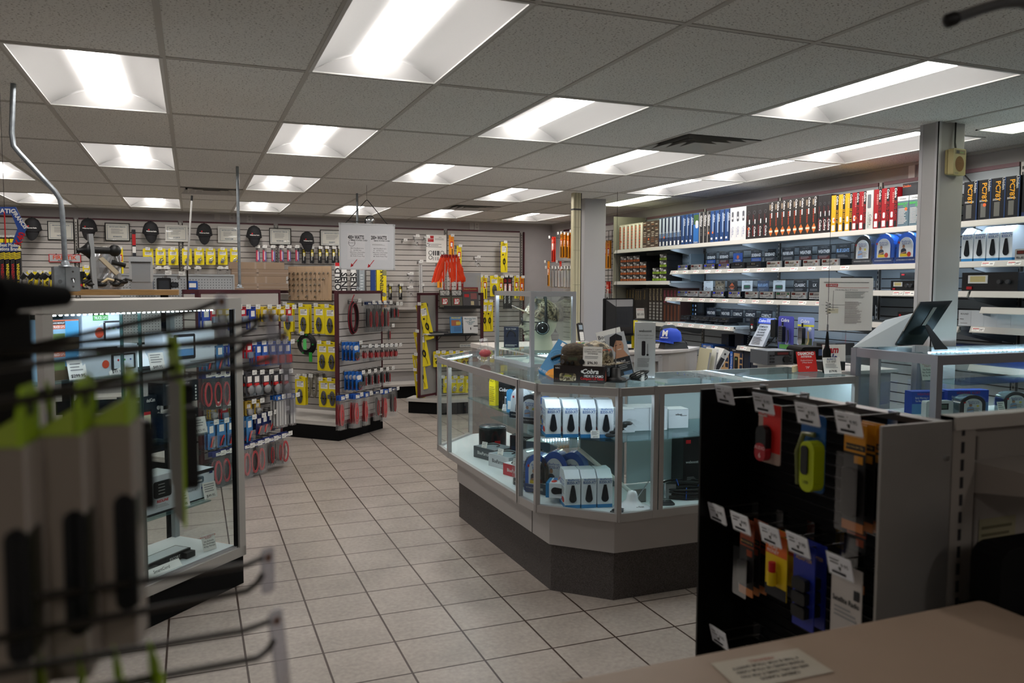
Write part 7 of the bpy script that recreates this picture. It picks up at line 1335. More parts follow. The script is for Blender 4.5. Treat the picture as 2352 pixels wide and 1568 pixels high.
# ============================================================ TALL GLASS DISPLAY CASE (left)
E1 = Vector((.225, 4.484, 0)); d1 = Vector((-s2, -s2, 0)); n1 = Vector((s2, -s2, 0)); TC = Plane(E1, PI/4)
L, D, Ht, Hb = 1.12, .48, 1.535, .155
t = thing('glass_display_case', 'tall glass display case with a black plinth and grey frame at left', 'display case', E1+d1*L, PI/4)     # local x 0..L left->right, y 0..D back
b = MB(); b.box(0, L, .0, D, 0, Hb, BLACKM); put('plinth', b, t); FG = col('aaa8a3', .45, .2)
b = MB(); b.box(-.0, L+.01, -.012, D, Ht-.055, Ht, FG); b.box(0, L+.01, -.012, .03, Hb, Hb+.05, FG); 
for x in (0, L-.035): b.box(x, x+.045, -.012, .03, Hb, Ht-.05, FG)
for x in (0, L-.03): b.box(x, x+.03, D-.03, D, Hb, Ht-.05, col('9aa4a8', .3, .6))
for k in range(3): b.box(0.05, L-.04, .0+.012*k, .004+.012*k, Hb+.05, Hb+.06, ALU)
b.box(L-.047, L-.038, .0, .02, Hb+.05, Ht-.06, BLACKM); put('frame', b, t)
b = MB(); b.box(.0, L, .03, D, Hb+.02, Hb+.045, col('d4d8da', .4)); [b.disc(0, 0, 0.001, 0, INK) for _ in ()]; b.lathe([(.001, 0), (.03, 0), (.03, .003), (.001, .003)], BLACK, 16, tr(.88, .30, Hb+.046)); put('deck', b, t)
for (x0, x1, y) in ((.04, .5, .012), (.46, L-.045, .024)): b = MB(); b.add([(x0, y, Hb+.06), (x1, y, Hb+.06), (x1, y, Ht-.055), (x0, y, Ht-.055)], [(0, 1, 2, 3)], PANE); put('sliding_glass', b, t)
for x in (.4, .5): b = MB(); b.box(x, x+.003, .01, .03, Hb+.06, Ht-.06, col('35504c', .2)); put('glass_edge', b, t)
b = MB(); b.add([(L, .03, Hb+.05), (L, D-.03, Hb+.05), (L, D-.03, Ht-.055), (L, .03, Ht-.055)], [(0, 1, 2, 3)], PANE); put('side_glass', b, t)
b = MB(); b.add([(.03, D-.005, Hb+.05), (L-.03, D-.005, Hb+.05), (L-.03, D-.005, Ht-.055), (.03, D-.005, Ht-.055)], [(0, 1, 2, 3)], PANE); put('rear_glass', b, t)
for z in (1.19, .835, .478): b = MB(); b.box(.03, L-.13, .09, D-.03, z-.008, z, SHELFG); put('glass_shelf', b, t)
for x in (.55,): b = MB(); b.box(x, x+.03, D-.05, D-.02, Hb+.05, Ht-.06, CHROME); put('shelf_post', b, t)
def lled(x0, x1, y0, y1, z):
    b = MB(); n = 34 if x0 != x1 else 20
    for k in range(n): x, y = x0+(x1-x0)*k/n, y0+(y1-y0)*k/n; b.box(x-.004, x+.004, y-.004, y+.004, z-.006, z-.002, LEDM)
    b.box(min(x0, x1)-.005, max(x0, x1)+.005, min(y0, y1)-.005, max(y0, y1)+.005, z-.002, z+.002, WHITE); put('led_strip', b, t)
lled(.05, L-.1, .06, .06, Ht-.058)
b = MB(); 
for k in range(44): z = Hb+.1+(Ht-.2-Hb)*k/44; b.box(.04, .044, .05, .056, z, z+.006, LEDM)
b.box(.034, .04, .045, .06, Hb+.06, Ht-.06, WHITE); put('led_strip', b, t)
def tcl(x, y, z, dy): p = aP(x, y, TC.P-TC.n*dy, TC.n); return p     # point at depth dy behind the front glass
def tbox(px0, px1, py0, py1, zb, dy, d, c, lab, draw=None, cat='box', name='gps_box', rz=0):
    a = tcl(px0, py1, 0, dy); e = tcl(px1, py0, 0, dy); w = (e-a).xy.length; h = e.z-zb; b = MB(); b.box(-w/2, w/2, 0, d, 0, h, col(c, .35)); draw and draw(b, w, h); m = (a+e)/2
    return solo(name, b, lab, cat, (m.x, m.y, zb), PI/4+rz)
def rm(col1, gps2='TRUCK'):
    def f(b, w, h):
        b.rect(-w*.25, w*.12, h*.84, h*.96, -.001, INK); b.text('RAND McNALLY', -w*.065, h*.9, h*.05, -.002, WHITE, bold=.02, maxw=w*.33); b.rect(-w*.25, w*.12, h*.7, h*.84, -.001, col(col1)); b.text('TRUCK', -w*.13, h*.77, h*.08, -.002, WHITE, bold=.03, maxw=w*.2); b.text('GPS', w*.04, h*.77, h*.08, -.002, WHITE, maxw=w*.12)
        if col1 == 'c8603a': b.rect(w*.12, w*.5, h*.1, h*.95, -.0008, col('4a9ac8')); b.rect(-w*.5, w*.5, 0, h*.4, -.0012, col('4a3c28')); b.rect(-w*.3, w*.1, h*.3, h*.55, -.0014, col('5a6a3a')); b.rect(-w*.5, w*.5, h*.96, h, -.001, col(col1))
        else: b.disc(-w*.1, h*.38, h*.14, -.001, col('c8482a')); b.rbox(w*.0, w*.45, -.004, -.001, h*.15, h*.68, h*.04, INK); b.rect(w*.04, w*.41, h*.2, h*.63, -.0045, col('cfdbe4')); b.disc(w*.12, h*.48, h*.04, -.005, RED); b.disc(w*.24, h*.48, h*.035, -.005, col('4a9a4a')); b.disc(w*.35, h*.48, h*.035, -.005, col('3a5a9a'))
    return f
ZS1, ZS2, ZS3, ZS4 = 1.191, .836, .479, Hb+.047
tbox(98, 180, 738, 788, ZS1+.12, .14, .1, '8ab0c8', 'orange and blue truck navigator box, upper of two at the left', rm('c8603a')).location.z = ZS1+.13
tbox(98, 180, 793, 840, ZS1, .14, .1, '8ab0c8', 'orange and blue truck navigator box, lower of two at the left', rm('c8603a'))
tbox(190, 282, 713, 785, ZS1+.12, .14, .12, 'c9d6e2', 'white and green truck navigator box, upper of two', rm('4aa84a')).location.z = ZS1+.13
tbox(190, 315, 788, 850, ZS1, .12, .12, 'c4ced6', 'white and green truck navigator box, lower of two', rm('4aa84a'))
tbox(105, 150, 708, 735, ZS1+.26, .26, .1, '1c2c28', 'dark green box at the top left of the glass case').location.z = ZS1+.25
def dtab(b, w, h): b.rbox(-w*.3, w*.1, -.004, -.001, h*.2, h*.93, .008, INK); b.rect(-w*.26, w*.06, h*.3, h*.85, -.005, col('5a8ab8')); b.rect(-w*.26, w*.06, h*.5, h*.85, -.0055, col('c8d8e4')); b.text('your Truck', w*.33, h*.5, h*.05, -.001, col('3a6aa8')); b.lines(0, w*.45, h*.08, h*.13, 1, -.001, GREYP)
tbox(375, 492, 757, 838, ZS1, .14, .12, 'd8e2ea', 'large white navigator box with a pictured tablet, right end of the top shelf', dtab)
t2 = thing('tablet', 'tablet navigator with a bright screen tilted on the top shelf', 'tablet', tcl(335, 800, 0, .2), PI/4); b = MB(); b.M = rot('X', -.7); b.rbox(-.11, .11, 0, .012, 0, .16, .01, BLACK); put('case', b, t2); b = MB(); b.M = rot('X', -.7); b.rect(-.098, .098, .015, .145, -.001, emit('b9cfe0', .5)); b.rect(-.098, .098, .06, .145, -.002, emit('d0dae2', .5)); b.disc(-.05, .1, .015, -.003, RED); put('screen', b, t2); t2.location.z = ZS1
for k, (x, zz) in enumerate(((182, ZS1), (272, ZS1), (365, ZS1), (460, ZS2), (480, ZS3), (415, ZS3), (475, ZS4))):
    p = tcl(x, 900, 0, .11); dd = None
    if k == 6: dd = lambda b: (b.text('RADAR DETECTOR', 0, .075, .008, -.001, RED), b.text('POLICY', 0, .066, .008, -.001, RED), b.text('No Refunds', 0, .05, .009, -.001, INK), b.text('No Exchanges', 0, .036, .009, -.001, INK), b.text('90 Day Warranty', 0, .022, .009, -.001, INK, maxw=.07))
    if k == 0: dd = lambda b: (b.lines(-.03, .03, .03, .07, 3, -.001, GREYP), b.text('$299.95', 0, .014, .014, -.001, INK, bold=.02))
    if k == 5: dd = lambda b: (b.lines(-.03, .03, .03, .07, 3, -.001, GREYP), b.text('$349.95', 0, .014, .012, -.001, INK, bold=.02))
    if k == 3: dd = lambda b: (b.lines(-.03, .03, .03, .07, 3, -.001, GREYP), b.text('$425.95', 0, .014, .012, -.001, INK))
    bentcard(p.x, p.y, zz, PI/4-.15, .08, .085, ['$299.95 price card on the top case shelf', 'price card before the lower green navigator box', 'price card under the tilted tablet', 'bright price card on the middle case shelf', 'price card before the bright detector box', '$349.95 price card on the lower case shelf', 'radar detector policy card on the case floor'][k], dd)
def dgar(b, w, h): b.text('GARMIN', -w*.35, h*.9, h*.06, -.001, WHITE, maxw=w*.2); b.text('dezlCam', w*.15, h*.9, h*.08, -.001, WHITE, bold=.02, maxw=w*.3); b.rbox(-w*.25, w*.15, -.003, -.001, h*.2, h*.7, .006, INK); b.rect(-w*.22, w*.12, h*.25, h*.65, -.0035, col('c8c8a0')); b.rect(-w*.22, w*.12, h*.58, h*.65, -.004, RED); [b.disc(w*.42, h*(.1+.15*k), h*.05, -.001, WHITE) for k in range(5)]
for k, z in enumerate((ZS2, ZS2+.165)): tbox(375, 455, 870 if k else 935, 930 if k else 990, z, .16, .1, '141c26', ['lower black navigator box with a map screen on the middle shelf', 'upper black navigator box with a map screen on the middle shelf'][k], dgar).location.z = z
tbox(305, 368, 905, 1000, ZS2, .2, .1, '1a2430', 'dark navigator box left of the two map boxes', dgar)
def dpas(b, w, h): b.rect(-w*.5, w*.5, h*.88, h, -.001, INK); b.rbox(-w*.12, w*.18, -.003, -.001, h*.58, h*.8, .01, col('5a6a78')); b.rect(-w*.06, w*.12, h*.64, h*.7, -.0035, WHITE); b.text('PASSPORT', -w*.15, h*.4, h*.07, -.001, INK, shear=.3, maxw=w*.35); b.text('MAX2', w*.2, h*.4, h*.08, -.001, col('2a3ab0'), bold=.02, shear=.3); b.rect(w*.35, w*.45, h*.82, h*.9, -.002, col('1c2c6a')); b.flat([(-w*.5, -.002, h*.8), (-w*.3, -.002, h*.97), (-w*.34, -.002, h*.97), (-w*.5, -.002, h*.84)], col('d8a030')); b.rect(-w*.5, w*.5, 0, h*.05, -.001, INK)
tbox(415, 491, 1072, 1165, ZS3, .14, .14, 'd6e2ec', 'bright white radar detector box on the lower shelf', dpas)
def dred2(b, w, h): b.rbox(-w*.15, w*.3, -.006, -.001, h*.42, h*.85, .012, BLACK); [b.rect(-w*.05, w*.12, h*(.52+.08*k), h*(.54+.08*k), -.007, GREYP) for k in range(4)]; b.text('REDLINE', w*.08, h*.33, h*.07, -.001, RED, bold=.03, shear=.2, maxw=w*.4); b.lines(-w*.1, w*.3, h*.15, h*.25, 3, -.001, GREYP); b.rect(-w*.5, w*.5, 0, h*.06, -.001, INK)
tbox(322, 408, 1080, 1180, ZS3, .12, .14, 'b8bec4', 'grey-white radar detector box with a black device pictured', dred2)
p = tcl(385, 1290, 0, .14); b = MB(); b.box(-.16, .16, 0, .1, 0, .04, BLACK); b.box(-.15, .15, .01, .09, .04, .042, col('c8ccd0')); [b.box(x-.03, x+.03, -.03, 0, -.0, .03, BLACK) for x in (-.12, .13)]; b.text('ESCORT', .05, .02, .014, -.001, WHITE); solo('radar_unit', b, 'long black radar laser set on the case floor', 'radar', (p.x, p.y, ZS4), PI/4+.05)
b = MB(); b.box(-.12, .12, 0, .002, 0, .04, PAPER); b.text('SmartCord', 0, .02, .016, -.001, INK, shear=.2); p = tcl(375, 1310, 0, .07); o = solo('name_strip', b, 'white lettered strip in front of the black radar set', 'card', (p.x, p.y, ZS4), PI/4); o.rotation_euler = (-.6, 0, PI/4)
# things on top of the case: wooden board and mirrors, bags
WOOD = bpy.data.materials.new('wood_slab'); WOOD.use_nodes = True; nt = WOOD.node_tree; wv = nt.nodes.new('ShaderNodeTexNoise'); mp = nt.nodes.new('ShaderNodeMapping'); mp.inputs['Scale'].default_value = (3, 40, 40); tc = nt.nodes.new('ShaderNodeTexCoord'); rr_ = nt.nodes.new('ShaderNodeValToRGB'); rr_.color_ramp.elements[0].color = lin('7a5a34'); rr_.color_ramp.elements[1].color = lin('b08a58'); nt.links.new(tc.outputs['Object'], mp.inputs[0]); nt.links.new(mp.outputs[0], wv.inputs[0]); nt.links.new(wv.outputs[0], rr_.inputs[0]); nt.links.new(rr_.outputs[0], nt.nodes['Principled BSDF'].inputs['Base Color'])
mb = MB(); mb.box(0, 1.25, 0, .42, 0, .035, WOOD); p = aP(150, 682, TC.P-TC.n*.35, TC.n)
TB2 = Plane((0, 4.95, 0), 0); a = aY(90, 683, 4.75); c_ = aY(408, 683, 4.75); w = c_.x-a.x
mb = MB(); mb.box(0, w, 0, .4, 0, .03, WOOD); mb.box(.03, .08, .05, .35, -1.52, 0, BLACKM); mb.box(w-.6, w-.5, .25, .35, -1.52, 0, BLACKM); t = thing('wood_table', 'rough wooden slab table behind the glass case holding mounts and bags', 'table', (a.x, 4.75+.22, 1.545))
b = MB(); b.box(0, w, 0, .4, 0, .03, WOOD); put('top', b, t); 
for x, y in ((.03, .33), (w-.1, .33), (.03, .2), (w-.1, .2)): b = MB(); b.box(x, x+.04, y, y+.04, -1.545, 0, BLACKM); put('leg', b, t)
ZW = 1.576; YW = 5.1
def onw(px): return aY(px, 670, YW).x
t = thing('mirror_bracket', 'grey tilted metal upright with black suction arms on the wooden table', 'stand', (onw(218), YW, ZW), .3); b = MB(); b.box(-.012, .012, -.02, .02, 0, .31, col('8f9294', .4)); b.rbox(-.03, .03, -.06, .0, 0, .005, .004, col('8f9294')); t.rotation_euler.y = -.05; put('upright', b, t)
b = MB(); b.lathe([(.001, 0), (.05, 0), (.03, .02), (.015, .04), (.015, .06)], BLACK, 16, tr(-.014, 0, .22) @ rot('Y', -PI/2)); put('suction_cup', b, t)
b = MB(); b.tube([(.012, 0, .22), (.1, 0, .215)], .02, BLACK, 10); b.ball((.12, 0, .215), .035, BLACK, 12); b.tube([(.12, 0, .18), (.13, 0, .14)], .01, CHROME, 8); b.tube([(.1, 0, .15), (.17, 0, .13)], .014, BLACK, 8); put('ball_arm', b, t)
b = MB(); b.add([(.03, -.03, .17), (.05, -.03, .18), (.13, -.03, .09), (.11, -.03, .075), (.03, .0, .17), (.05, .0, .18), (.13, .0, .09), (.11, .0, .075)], [(0, 1, 2, 3), (4, 7, 6, 5), (0, 4, 5, 1), (1, 5, 6, 2), (2, 6, 7, 3), (3, 7, 4, 0)], col('b4a890')); put('price_tag', b, t)
t = thing('plastic_case', 'grey empty plastic tray standing on the pegboard end', 'tray', (aY(324, 625, 5.3).x, 5.3, ZW), 0); b = MB(); b.rbox(-.065, .065, 0, .01, 0, .15, .008, col('a9adb0', .35)); b.box(-.05, .05, -.004, 0, .0, .12, col('8a8f94', .3)); b.box(-.055, .055, -.01, -.0, .115, .12, BLACK); put('shell', b, t); t.location.z = 1.62; b = MB(); b.box(-.06, .06, .0, .06, -.045, 0, col('8a8f94', .4)); put('foot', b, t)
random.seed(12)
for k, px in enumerate((205, 222, 240, 262, 283)):
    b = MB(); c_ = [BLACK, col('6a6a6c', .4), col('c9b893'), BLACK, BLACK][k]
    for q in range(4): b.ball((random.uniform(-.03, .03), random.uniform(-.02, .02), .02+.008*q), .02, BLACK if q % 2 else BAG, 8, sx=1.3, sz=.7)
    b.tube([(-.02, 0, .03), (.02, -.01, .06), (.05, 0, .05)], .007, c_, 6); solo('bagged_mount', b, f'small bagged black mount heaped on the wooden table, {ORD[k]} from the left', 'mount', (onw(px), YW+.02*(k % 2), ZW), random.uniform(-1, 1), 'bagged mounts on the wooden table')
t = thing('phone_mount', 'black phone mount with a square head on the wooden table', 'mount', (onw(186), YW, ZW)); b = MB(); b.lathe([(.03, 0), (.02, .01), (.012, .02), (.012, .07)], BLACK, 10); b.box(-.022, .022, -.01, .01, .07, .1, BLACK); b.box(-.01, .01, -.012, -.01, .0, .03, RED); put('mount', b, t)
b = MB(); n = 10; vs = [(-.08+.16*i/n, random.uniform(-.008, .008), .22*j/7) for j in range(8) for i in range(n+1)]; b.add(vs, [(j*(n+1)+i, j*(n+1)+i+1, (j+1)*(n+1)+i+1, (j+1)*(n+1)+i) for j in range(7) for i in range(n)], col('c8cace', .15, .5)); solo('foil_bag', b, 'shiny crinkled clear bag standing behind the metal upright', 'bag', (onw(240), YW+.1, ZW))
# rows of black clip ends behind the case
for k in range(12):
    px = 45+k*14; b = MB(); b.cyl((0, 0, 0), (.01, -.02, .07), .005, CHROME, 6); b.cyl((.01, -.02, .06), (.035, -.03, .085), .012, BLACK, 8, r1=.016); b.lathe([(.001, 0), (.018, 0), (.012, .012)], BLACK, 8); solo('swivel_mount', b, f'small black swivel mount in a row behind the glass case, {ORD[k]} from the left', 'mount', (aY(px, 660, 5.25).x, 5.2 if px > 95 else 5.25, ZW), random.uniform(-.5, .5), 'swivel mounts behind the glass case')
b = MB(); b.box(-1.6, a.x-.02, 5.0, 5.45, 1.53, 1.575, FG); b.box(-1.55, a.x-.06, 5.05, 5.4, 0, 1.53, SLAT); solo('rear_cabinet', b, 'grey cabinet at the left edge behind the glass case', 'cabinet')
# hanging blue sign at left
ph = aY(0, 545, 4.2); t = thing('hanging_sign', 'blue arrow-ended sign hanging at the left edge', 'sign', (aY(-40, 530, 4.4).x, 4.4, aY(0, 525, 4.4).z), 0)
SB = col('2c4a92', .4); R_ = .24; b = MB(); hx_ = [(-.22, -.12), (.155, -.12), (.235, 0.0+.0), (.175, .135), (.13, .135), (-.22, .135)]; pts = [aY(x, y, 4.4) for x, y in ((61, 525), (36, 475), (-60, 475), (-60, 577), (38, 577))]; o_ = Vector(t.location); P2 = [(p.x-o_.x, p.z-o_.z) for p in pts]
inn = [aY(x, y, 4.4) for x, y in ((40, 525), (26, 492), (-60, 492), (-60, 557), (28, 557))]; Q2 = [(p.x-o_.x, p.z-o_.z) for p in inn]
for i in range(5):
    j = (i+1) % 5; b.add([(P2[i][0], 0, P2[i][1]), (P2[j][0], 0, P2[j][1]), (Q2[j][0], 0, Q2[j][1]), (Q2[i][0], 0, Q2[i][1]), (P2[i][0], .004, P2[i][1]), (P2[j][0], .004, P2[j][1]), (Q2[j][0], .004, Q2[j][1]), (Q2[i][0], .004, Q2[i][1])], [(3, 2, 1, 0), (4, 5, 6, 7), (0, 1, 5, 4), (2, 3, 7, 6)], SB)
def tx(s_, x, y, h, rz=0, m=WHITE, mw=None): p = aY(x, y, 4.4)-o_; b.text(s_, p.x, p.z, h, -.002, m, rz=rz, bold=.03, maxw=mw)
tx('ASTATIC', 4, 484, .02, mw=.13); tx('FRANCIS', 46, 505, .018, -1.0, mw=.09); tx('K40', 46, 548, .028, 1.2, RED, .07); tx('Loudest, Best Mobile', 4, 563, .016, mw=.15); tx('Communications Brands', 4, 571, .016, mw=.16); put('board', b, t)
b = MB(); p = aY(10, 475, 4.4)-o_; b.tube([(p.x, 0, p.z), (p.x, 0, CEIL-o_.z)], .0015, WIRE, 4); p2 = aY(12, 535, 4.4)-o_; b.tube([(p2.x, 0, p2.z-.05), (p2.x, 0, p2.z+.1)], .003, RED, 5); put('hanging_wire', b, t)
# thin white rods near the back
for k, (x0, y0, x1, y1, lab) in enumerate(((441, 449, 430, 620, 'white slanting rod with a black tip rising above the yellow cards'),)):
    b = MB(); p0, p1 = aY(x0, y0, 7.6), aY(x1, y1, 7.6); b.tube([(p0-p1), (0, 0, 0), (0, 0, 0-.0)], .008, WHITE, 8); t = thing('fibreglass_antenna', lab, 'antenna', p1); put('rod', b, t); b = MB(); d_ = (p0-p1); b.tube([d_*.93, d_*1.0], .009, BLACK, 8); put('tip', b, t); b = MB(); b.tube([(0, 0, 0), (0, .12, 1.50-p1.z)], .008, WIRE, 6); put('lower_rod', b, t)
# ============================================================ TALL RIGHT CASE
t = thing('glass_showcase', 'tall chrome-framed glass showcase at the right with a row of light dots', 'display case'); TZ, TD = 1.25, .875; RF = col('9c9ca4', .32, .6)
pts = [(3.60, 3.62), (3.59, 3.06), (4.95, 3.03), (4.95, 3.5), (4.08, 3.52), (4.08, 3.62)]
b = MB()
for i in range(6): bar(b, pts[i], pts[(i+1) % 6], .035, .05, RF, TZ-.025)
for i in (0, 1): bar(b, pts[i], pts[(i+1) % 6], .035, .05, RF, TD-.02)
for (x, y) in pts: b.box(x-.02, x+.02, y-.02, y+.02, TD-.04, TZ-.001, RF)
b.box(3.585, 3.605, 3.44, 3.50, TD, TZ-.04, ALU); put('frame', b, t)
b = MB(); poly(b, pts, 0, TD-.02, LAM); put('base_cabinet', b, t); b = MB(); poly(b, pts, TD-.02, TD, DECKW); put('deck', b, t)
for i in (0, 1, 2, 3, 4, 5): pane(t, pts[i], pts[(i+1) % 6], TD, TZ-.05)
b = MB(); poly(b, [(3.62, 3.60), (3.61, 3.08), (4.93, 3.05), (4.93, 3.48), (4.07, 3.5), (4.07, 3.60)], TZ+.0, TZ+.004, SHELFG); put('top_glass', b, t)
def biglled(p, q, z, n, r):
    b = MB(); p, q = Vector(p), Vector(q)
    for k in range(n): c_ = p+(q-p)*((k+.5)/n); b.box(c_.x-r, c_.x+r, c_.y-r, c_.y+r, z-.004, z+.004, LEDM)
    b.box(p.x, q.x, min(p.y, q.y)-.008, max(p.y, q.y)+.008, z-.002, z+.001, WHITE); put('led_strip', b, t)
biglled((3.98, 3.46, 0), (4.9, 3.44, 0), 1.222, 26, .0065)
b = MB(); b.box(3.95, 4.9, 3.2, 3.45, 1.06, 1.066, SHELFG); put('glass_shelf', b, t)
bentcard(3.96, 3.42, TD+.18, -.1, .1, .11, 'scanner policy card inside the right showcase', lambda b: (b.text('SCANNER', 0, .096, .012, -.001, RED), b.text('POLICY', 0, .082, .01, -.001, RED), b.text('No Refunds', 0, .062, .011, -.001, INK), b.text('No Exchanges', 0, .044, .011, -.001, INK), b.text('90 Day Warranty', 0, .026, .011, -.001, INK, maxw=.09))).location.z = 1.067
def dwea(b, w, h): b.text('WEATHER ALERT', 0, h*.88, .014, -.001, RED, maxw=w*.7); b.text('Early Warning is', -w*.2, h*.7, .012, -.001, WHITE, maxw=w*.4); b.text('Your Best Protection', -w*.2, h*.58, .012, -.001, WHITE, maxw=w*.4); b.rect(-w*.5, w*.5, 0, h*.45, -.0008, col('5a8ac0')); b.disc(w*.3, h*.4, .02, -.0012, YEL)
for k, (x, y, w) in enumerate(((3.93, 3.4, .2), (4.2, 3.36, .26))): b = MB(); b.box(-w/2, w/2, 0, .07, 0, .13, col('2a4ab0', .4)); dwea(b, w, .13); solo('weather_radio_box', b, ['left blue weather radio box in the right showcase', 'right blue weather radio box with a yellow sun emblem'][k], 'box', (x, y, TD), -.25)
t = thing('weather_radio', 'white weather radio with a green-grey display in the right showcase', 'radio', (3.87, 3.27, TD), -.2); b = MB(); b.rbox(-.085, .085, 0, .04, 0, .095, .012, col('b9bcc0', .35)); put('case', b, t); b = MB(); b.rect(-.065, .055, .045, .08, -.001, INK); b.rect(-.055, .045, .052, .073, -.0015, col('4a5a50')); put('display', b, t); b = MB(); [b.box(-.06+.04*i, -.035+.04*i, -.004, 0, .012, .022, PAPER) for i in range(3)]; put('button', b, t)
for k, (x, y) in enumerate(((4.05, 3.2), (4.42, 3.22))): cd((x, y, TD), -.2, ['dark clamshell pack in the right showcase beside the corner post', 'dark clamshell pack catching light dots in the right showcase'][k], GH, sc=(.9, .8, .55))
bentcard(4.28, 3.2, TD, -.1, .05, .08, 'small white card between the clamshell packs in the right showcase')
# two tablets on the showcase
t = thing('tablet', 'white-faced tablet leaning back on the right showcase', 'tablet', (3.66, 3.42, TZ+.005), .1); b = MB(); b.M = rot('X', .0); q = [(1960, 797), (2060, 795), (2107, 717), (2035, 735)]
pq = [aY(x, y, 3.40+(.0 if k < 2 else .12))-Vector((3.66, 3.42, TZ+.005)) for k, (x, y) in enumerate(q)]; pq = [Vector((p.x, p.y, max(p.z, .0))) for p in pq]; pb = [p+Vector((.006, .01, 0)) for p in pq]
b = MB(); b.add([tuple(rot('Z', -.1).to_3x3() @ p) for p in pq+pb], [(0, 1, 2, 3), (7, 6, 5, 4), (0, 4, 5, 1), (1, 5, 6, 2), (2, 6, 7, 3), (3, 7, 4, 0)], col('aab4bc', .25)); put('screen', b, t)
t = thing('tablet', 'black tablet seen from behind with a kickstand on the right showcase', 'tablet', (3.94, 3.40, TZ+.005), 0); q = [(2057, 792), (2120, 792), (2188, 690), (2115, 693)]
pq = [aY(x, y, 3.40+(.0 if k < 2 else -.1))-Vector((3.94, 3.40, TZ+.005)) for k, (x, y) in enumerate(q)]; pq = [Vector((p.x, p.y, max(p.z, 0))) for p in pq]; pb = [p+Vector((.004, .012, 0)) for p in pq]; b = MB()
b.add([tuple(p) for p in pq+pb], [(0, 1, 2, 3), (7, 6, 5, 4), (0, 4, 5, 1), (1, 5, 6, 2), (2, 6, 7, 3), (3, 7, 4, 0)], col('0d1012', .15, 0, .7)); put('body', b, t)
def lerp4(u, v): return (pq[0]*(1-u)*(1-v)+pq[1]*u*(1-v)+pq[2]*u*v+pq[3]*(1-u)*v)+Vector((0, -.002, 0))
b = MB(); b.flat([tuple(lerp4(*c_)) for c_ in ((.5, .45), (.62, .45), (.62, .86), (.5, .86))], col('c4cdcf', .3)); put('label_strip', b, t); b = MB(); e0 = lerp4(.6, .45); b.add([tuple(e0), tuple(e0+Vector((.03, 0, 0))), (e0.x+.12, -.1, 0), (e0.x+.02, -.1, 0)], [(0, 1, 2, 3)], BLACK); b.add([(e0.x+.02, -.1, 0), (e0.x+.12, -.1, 0), (e0.x+.12, -.1, .006), tuple(e0+Vector((0, -.006, 0)))], [(0, 1, 2, 3)], BLACK); put('kickstand', b, t)
# speaker on the column
q = aY(2198, 372, 3.52); t = thing('wall_speaker', 'beige wall speaker with a round brown grille on the big column', 'speaker', (q.x+.003, 3.558, q.z), .1); SPK = col('a89c6e', .5); w, h = .115, .155
b = MB(); b.rbox(-w/2, w/2, -.05, -.012, -h/2, h/2, .012, SPK); b.rbox(-w/2-.006, w/2-.012, -.014, .0, -h/2+.004, h/2-.004, .01, col('968a5e')); put('cabinet', b, t)
b = MB(); b.disc(0, -.012, .040, -.0508, col('7a5a38', .9, noise=.2, scale=400), n=28, sz=1.12); put('grille', b, t); b = MB(); b.rect(-w*.38, w*.42, h*.28, h*.45, -.0508, col('6e6038')); b.rect(-w*.3, -w*.05, h*.31, h*.42, -.0512, INK); b.rect(w*.0, w*.3, h*.34, h*.37, -.0512, col('5a8a3a')); put('control_panel', b, t); b = MB(); b.text('Realistic', -w*.22, -h*.43, .007, -.0508, col('24406a')); put('badge', b, t)
b = MB(); b.tube([(0, -.02, h/2), (.0, -.015, h/2+.03), (.006, -.01, CEIL-q.z)], .0035, BLACK, 6); b.tube([(.008, -.02, h/2), (.009, -.012, h/2+.04), (.012, -.01, CEIL-q.z)], .0035, BLACK, 6); put('cable', b, t)
# ============================================================ FOREGROUND
# beige counter top in the lower right
t = thing('checkout_counter', 'beige laminate counter top filling the lower right corner', 'counter'); BT = col('b29c88', .45, noise=.05, scale=5)
b = MB(); b.rbox(.2, 1.285, .45, .985, 1.02, 1.05, .012, BT, ax='z'); put('top', b, t); b = MB(); b.box(.22, 1.26, .47, .965, 0, 1.02, LAM); put('body', b, t)
q = [aZ(x, y, 1.0515) for x, y in ((1632, 1523), (1832, 1488), (1915, 1542), (1700, 1585))]; b = MB(); ct_ = sum(q, Vector())/4
b.add([tuple(p-ct_) for p in q], [(0, 1, 2, 3)], col('cbc2b0', .4)); ux = (q[1]-q[0]); uy = (q[0]-q[3]); M = Matrix((ux.normalized(), uy.normalized(), Vector((0, 0, 1)))).transposed().to_4x4()
for k, s_ in enumerate(('FIREWALL', '4 THIS IS FOR YOUR SAFETY', 'PLEASE HAND US YOUR CARD', 'AND WE WILL SWIPE IT FOR YOU', 'CREDIT CARDS')):
    v, f, W, Hh = text_geo(s_, .02); kx = min(.007/.72, .115/W); b.add([(-(x*kx), -(y*.007/.72)+(.026-.0125*k)*1, .0006) for x, y in v], f, INK if k else col('b06a5a'), M=M)
solo('counter_sticker', b, 'white sticker with upside-down black lettering on the beige counter', 'sticker', ct_)
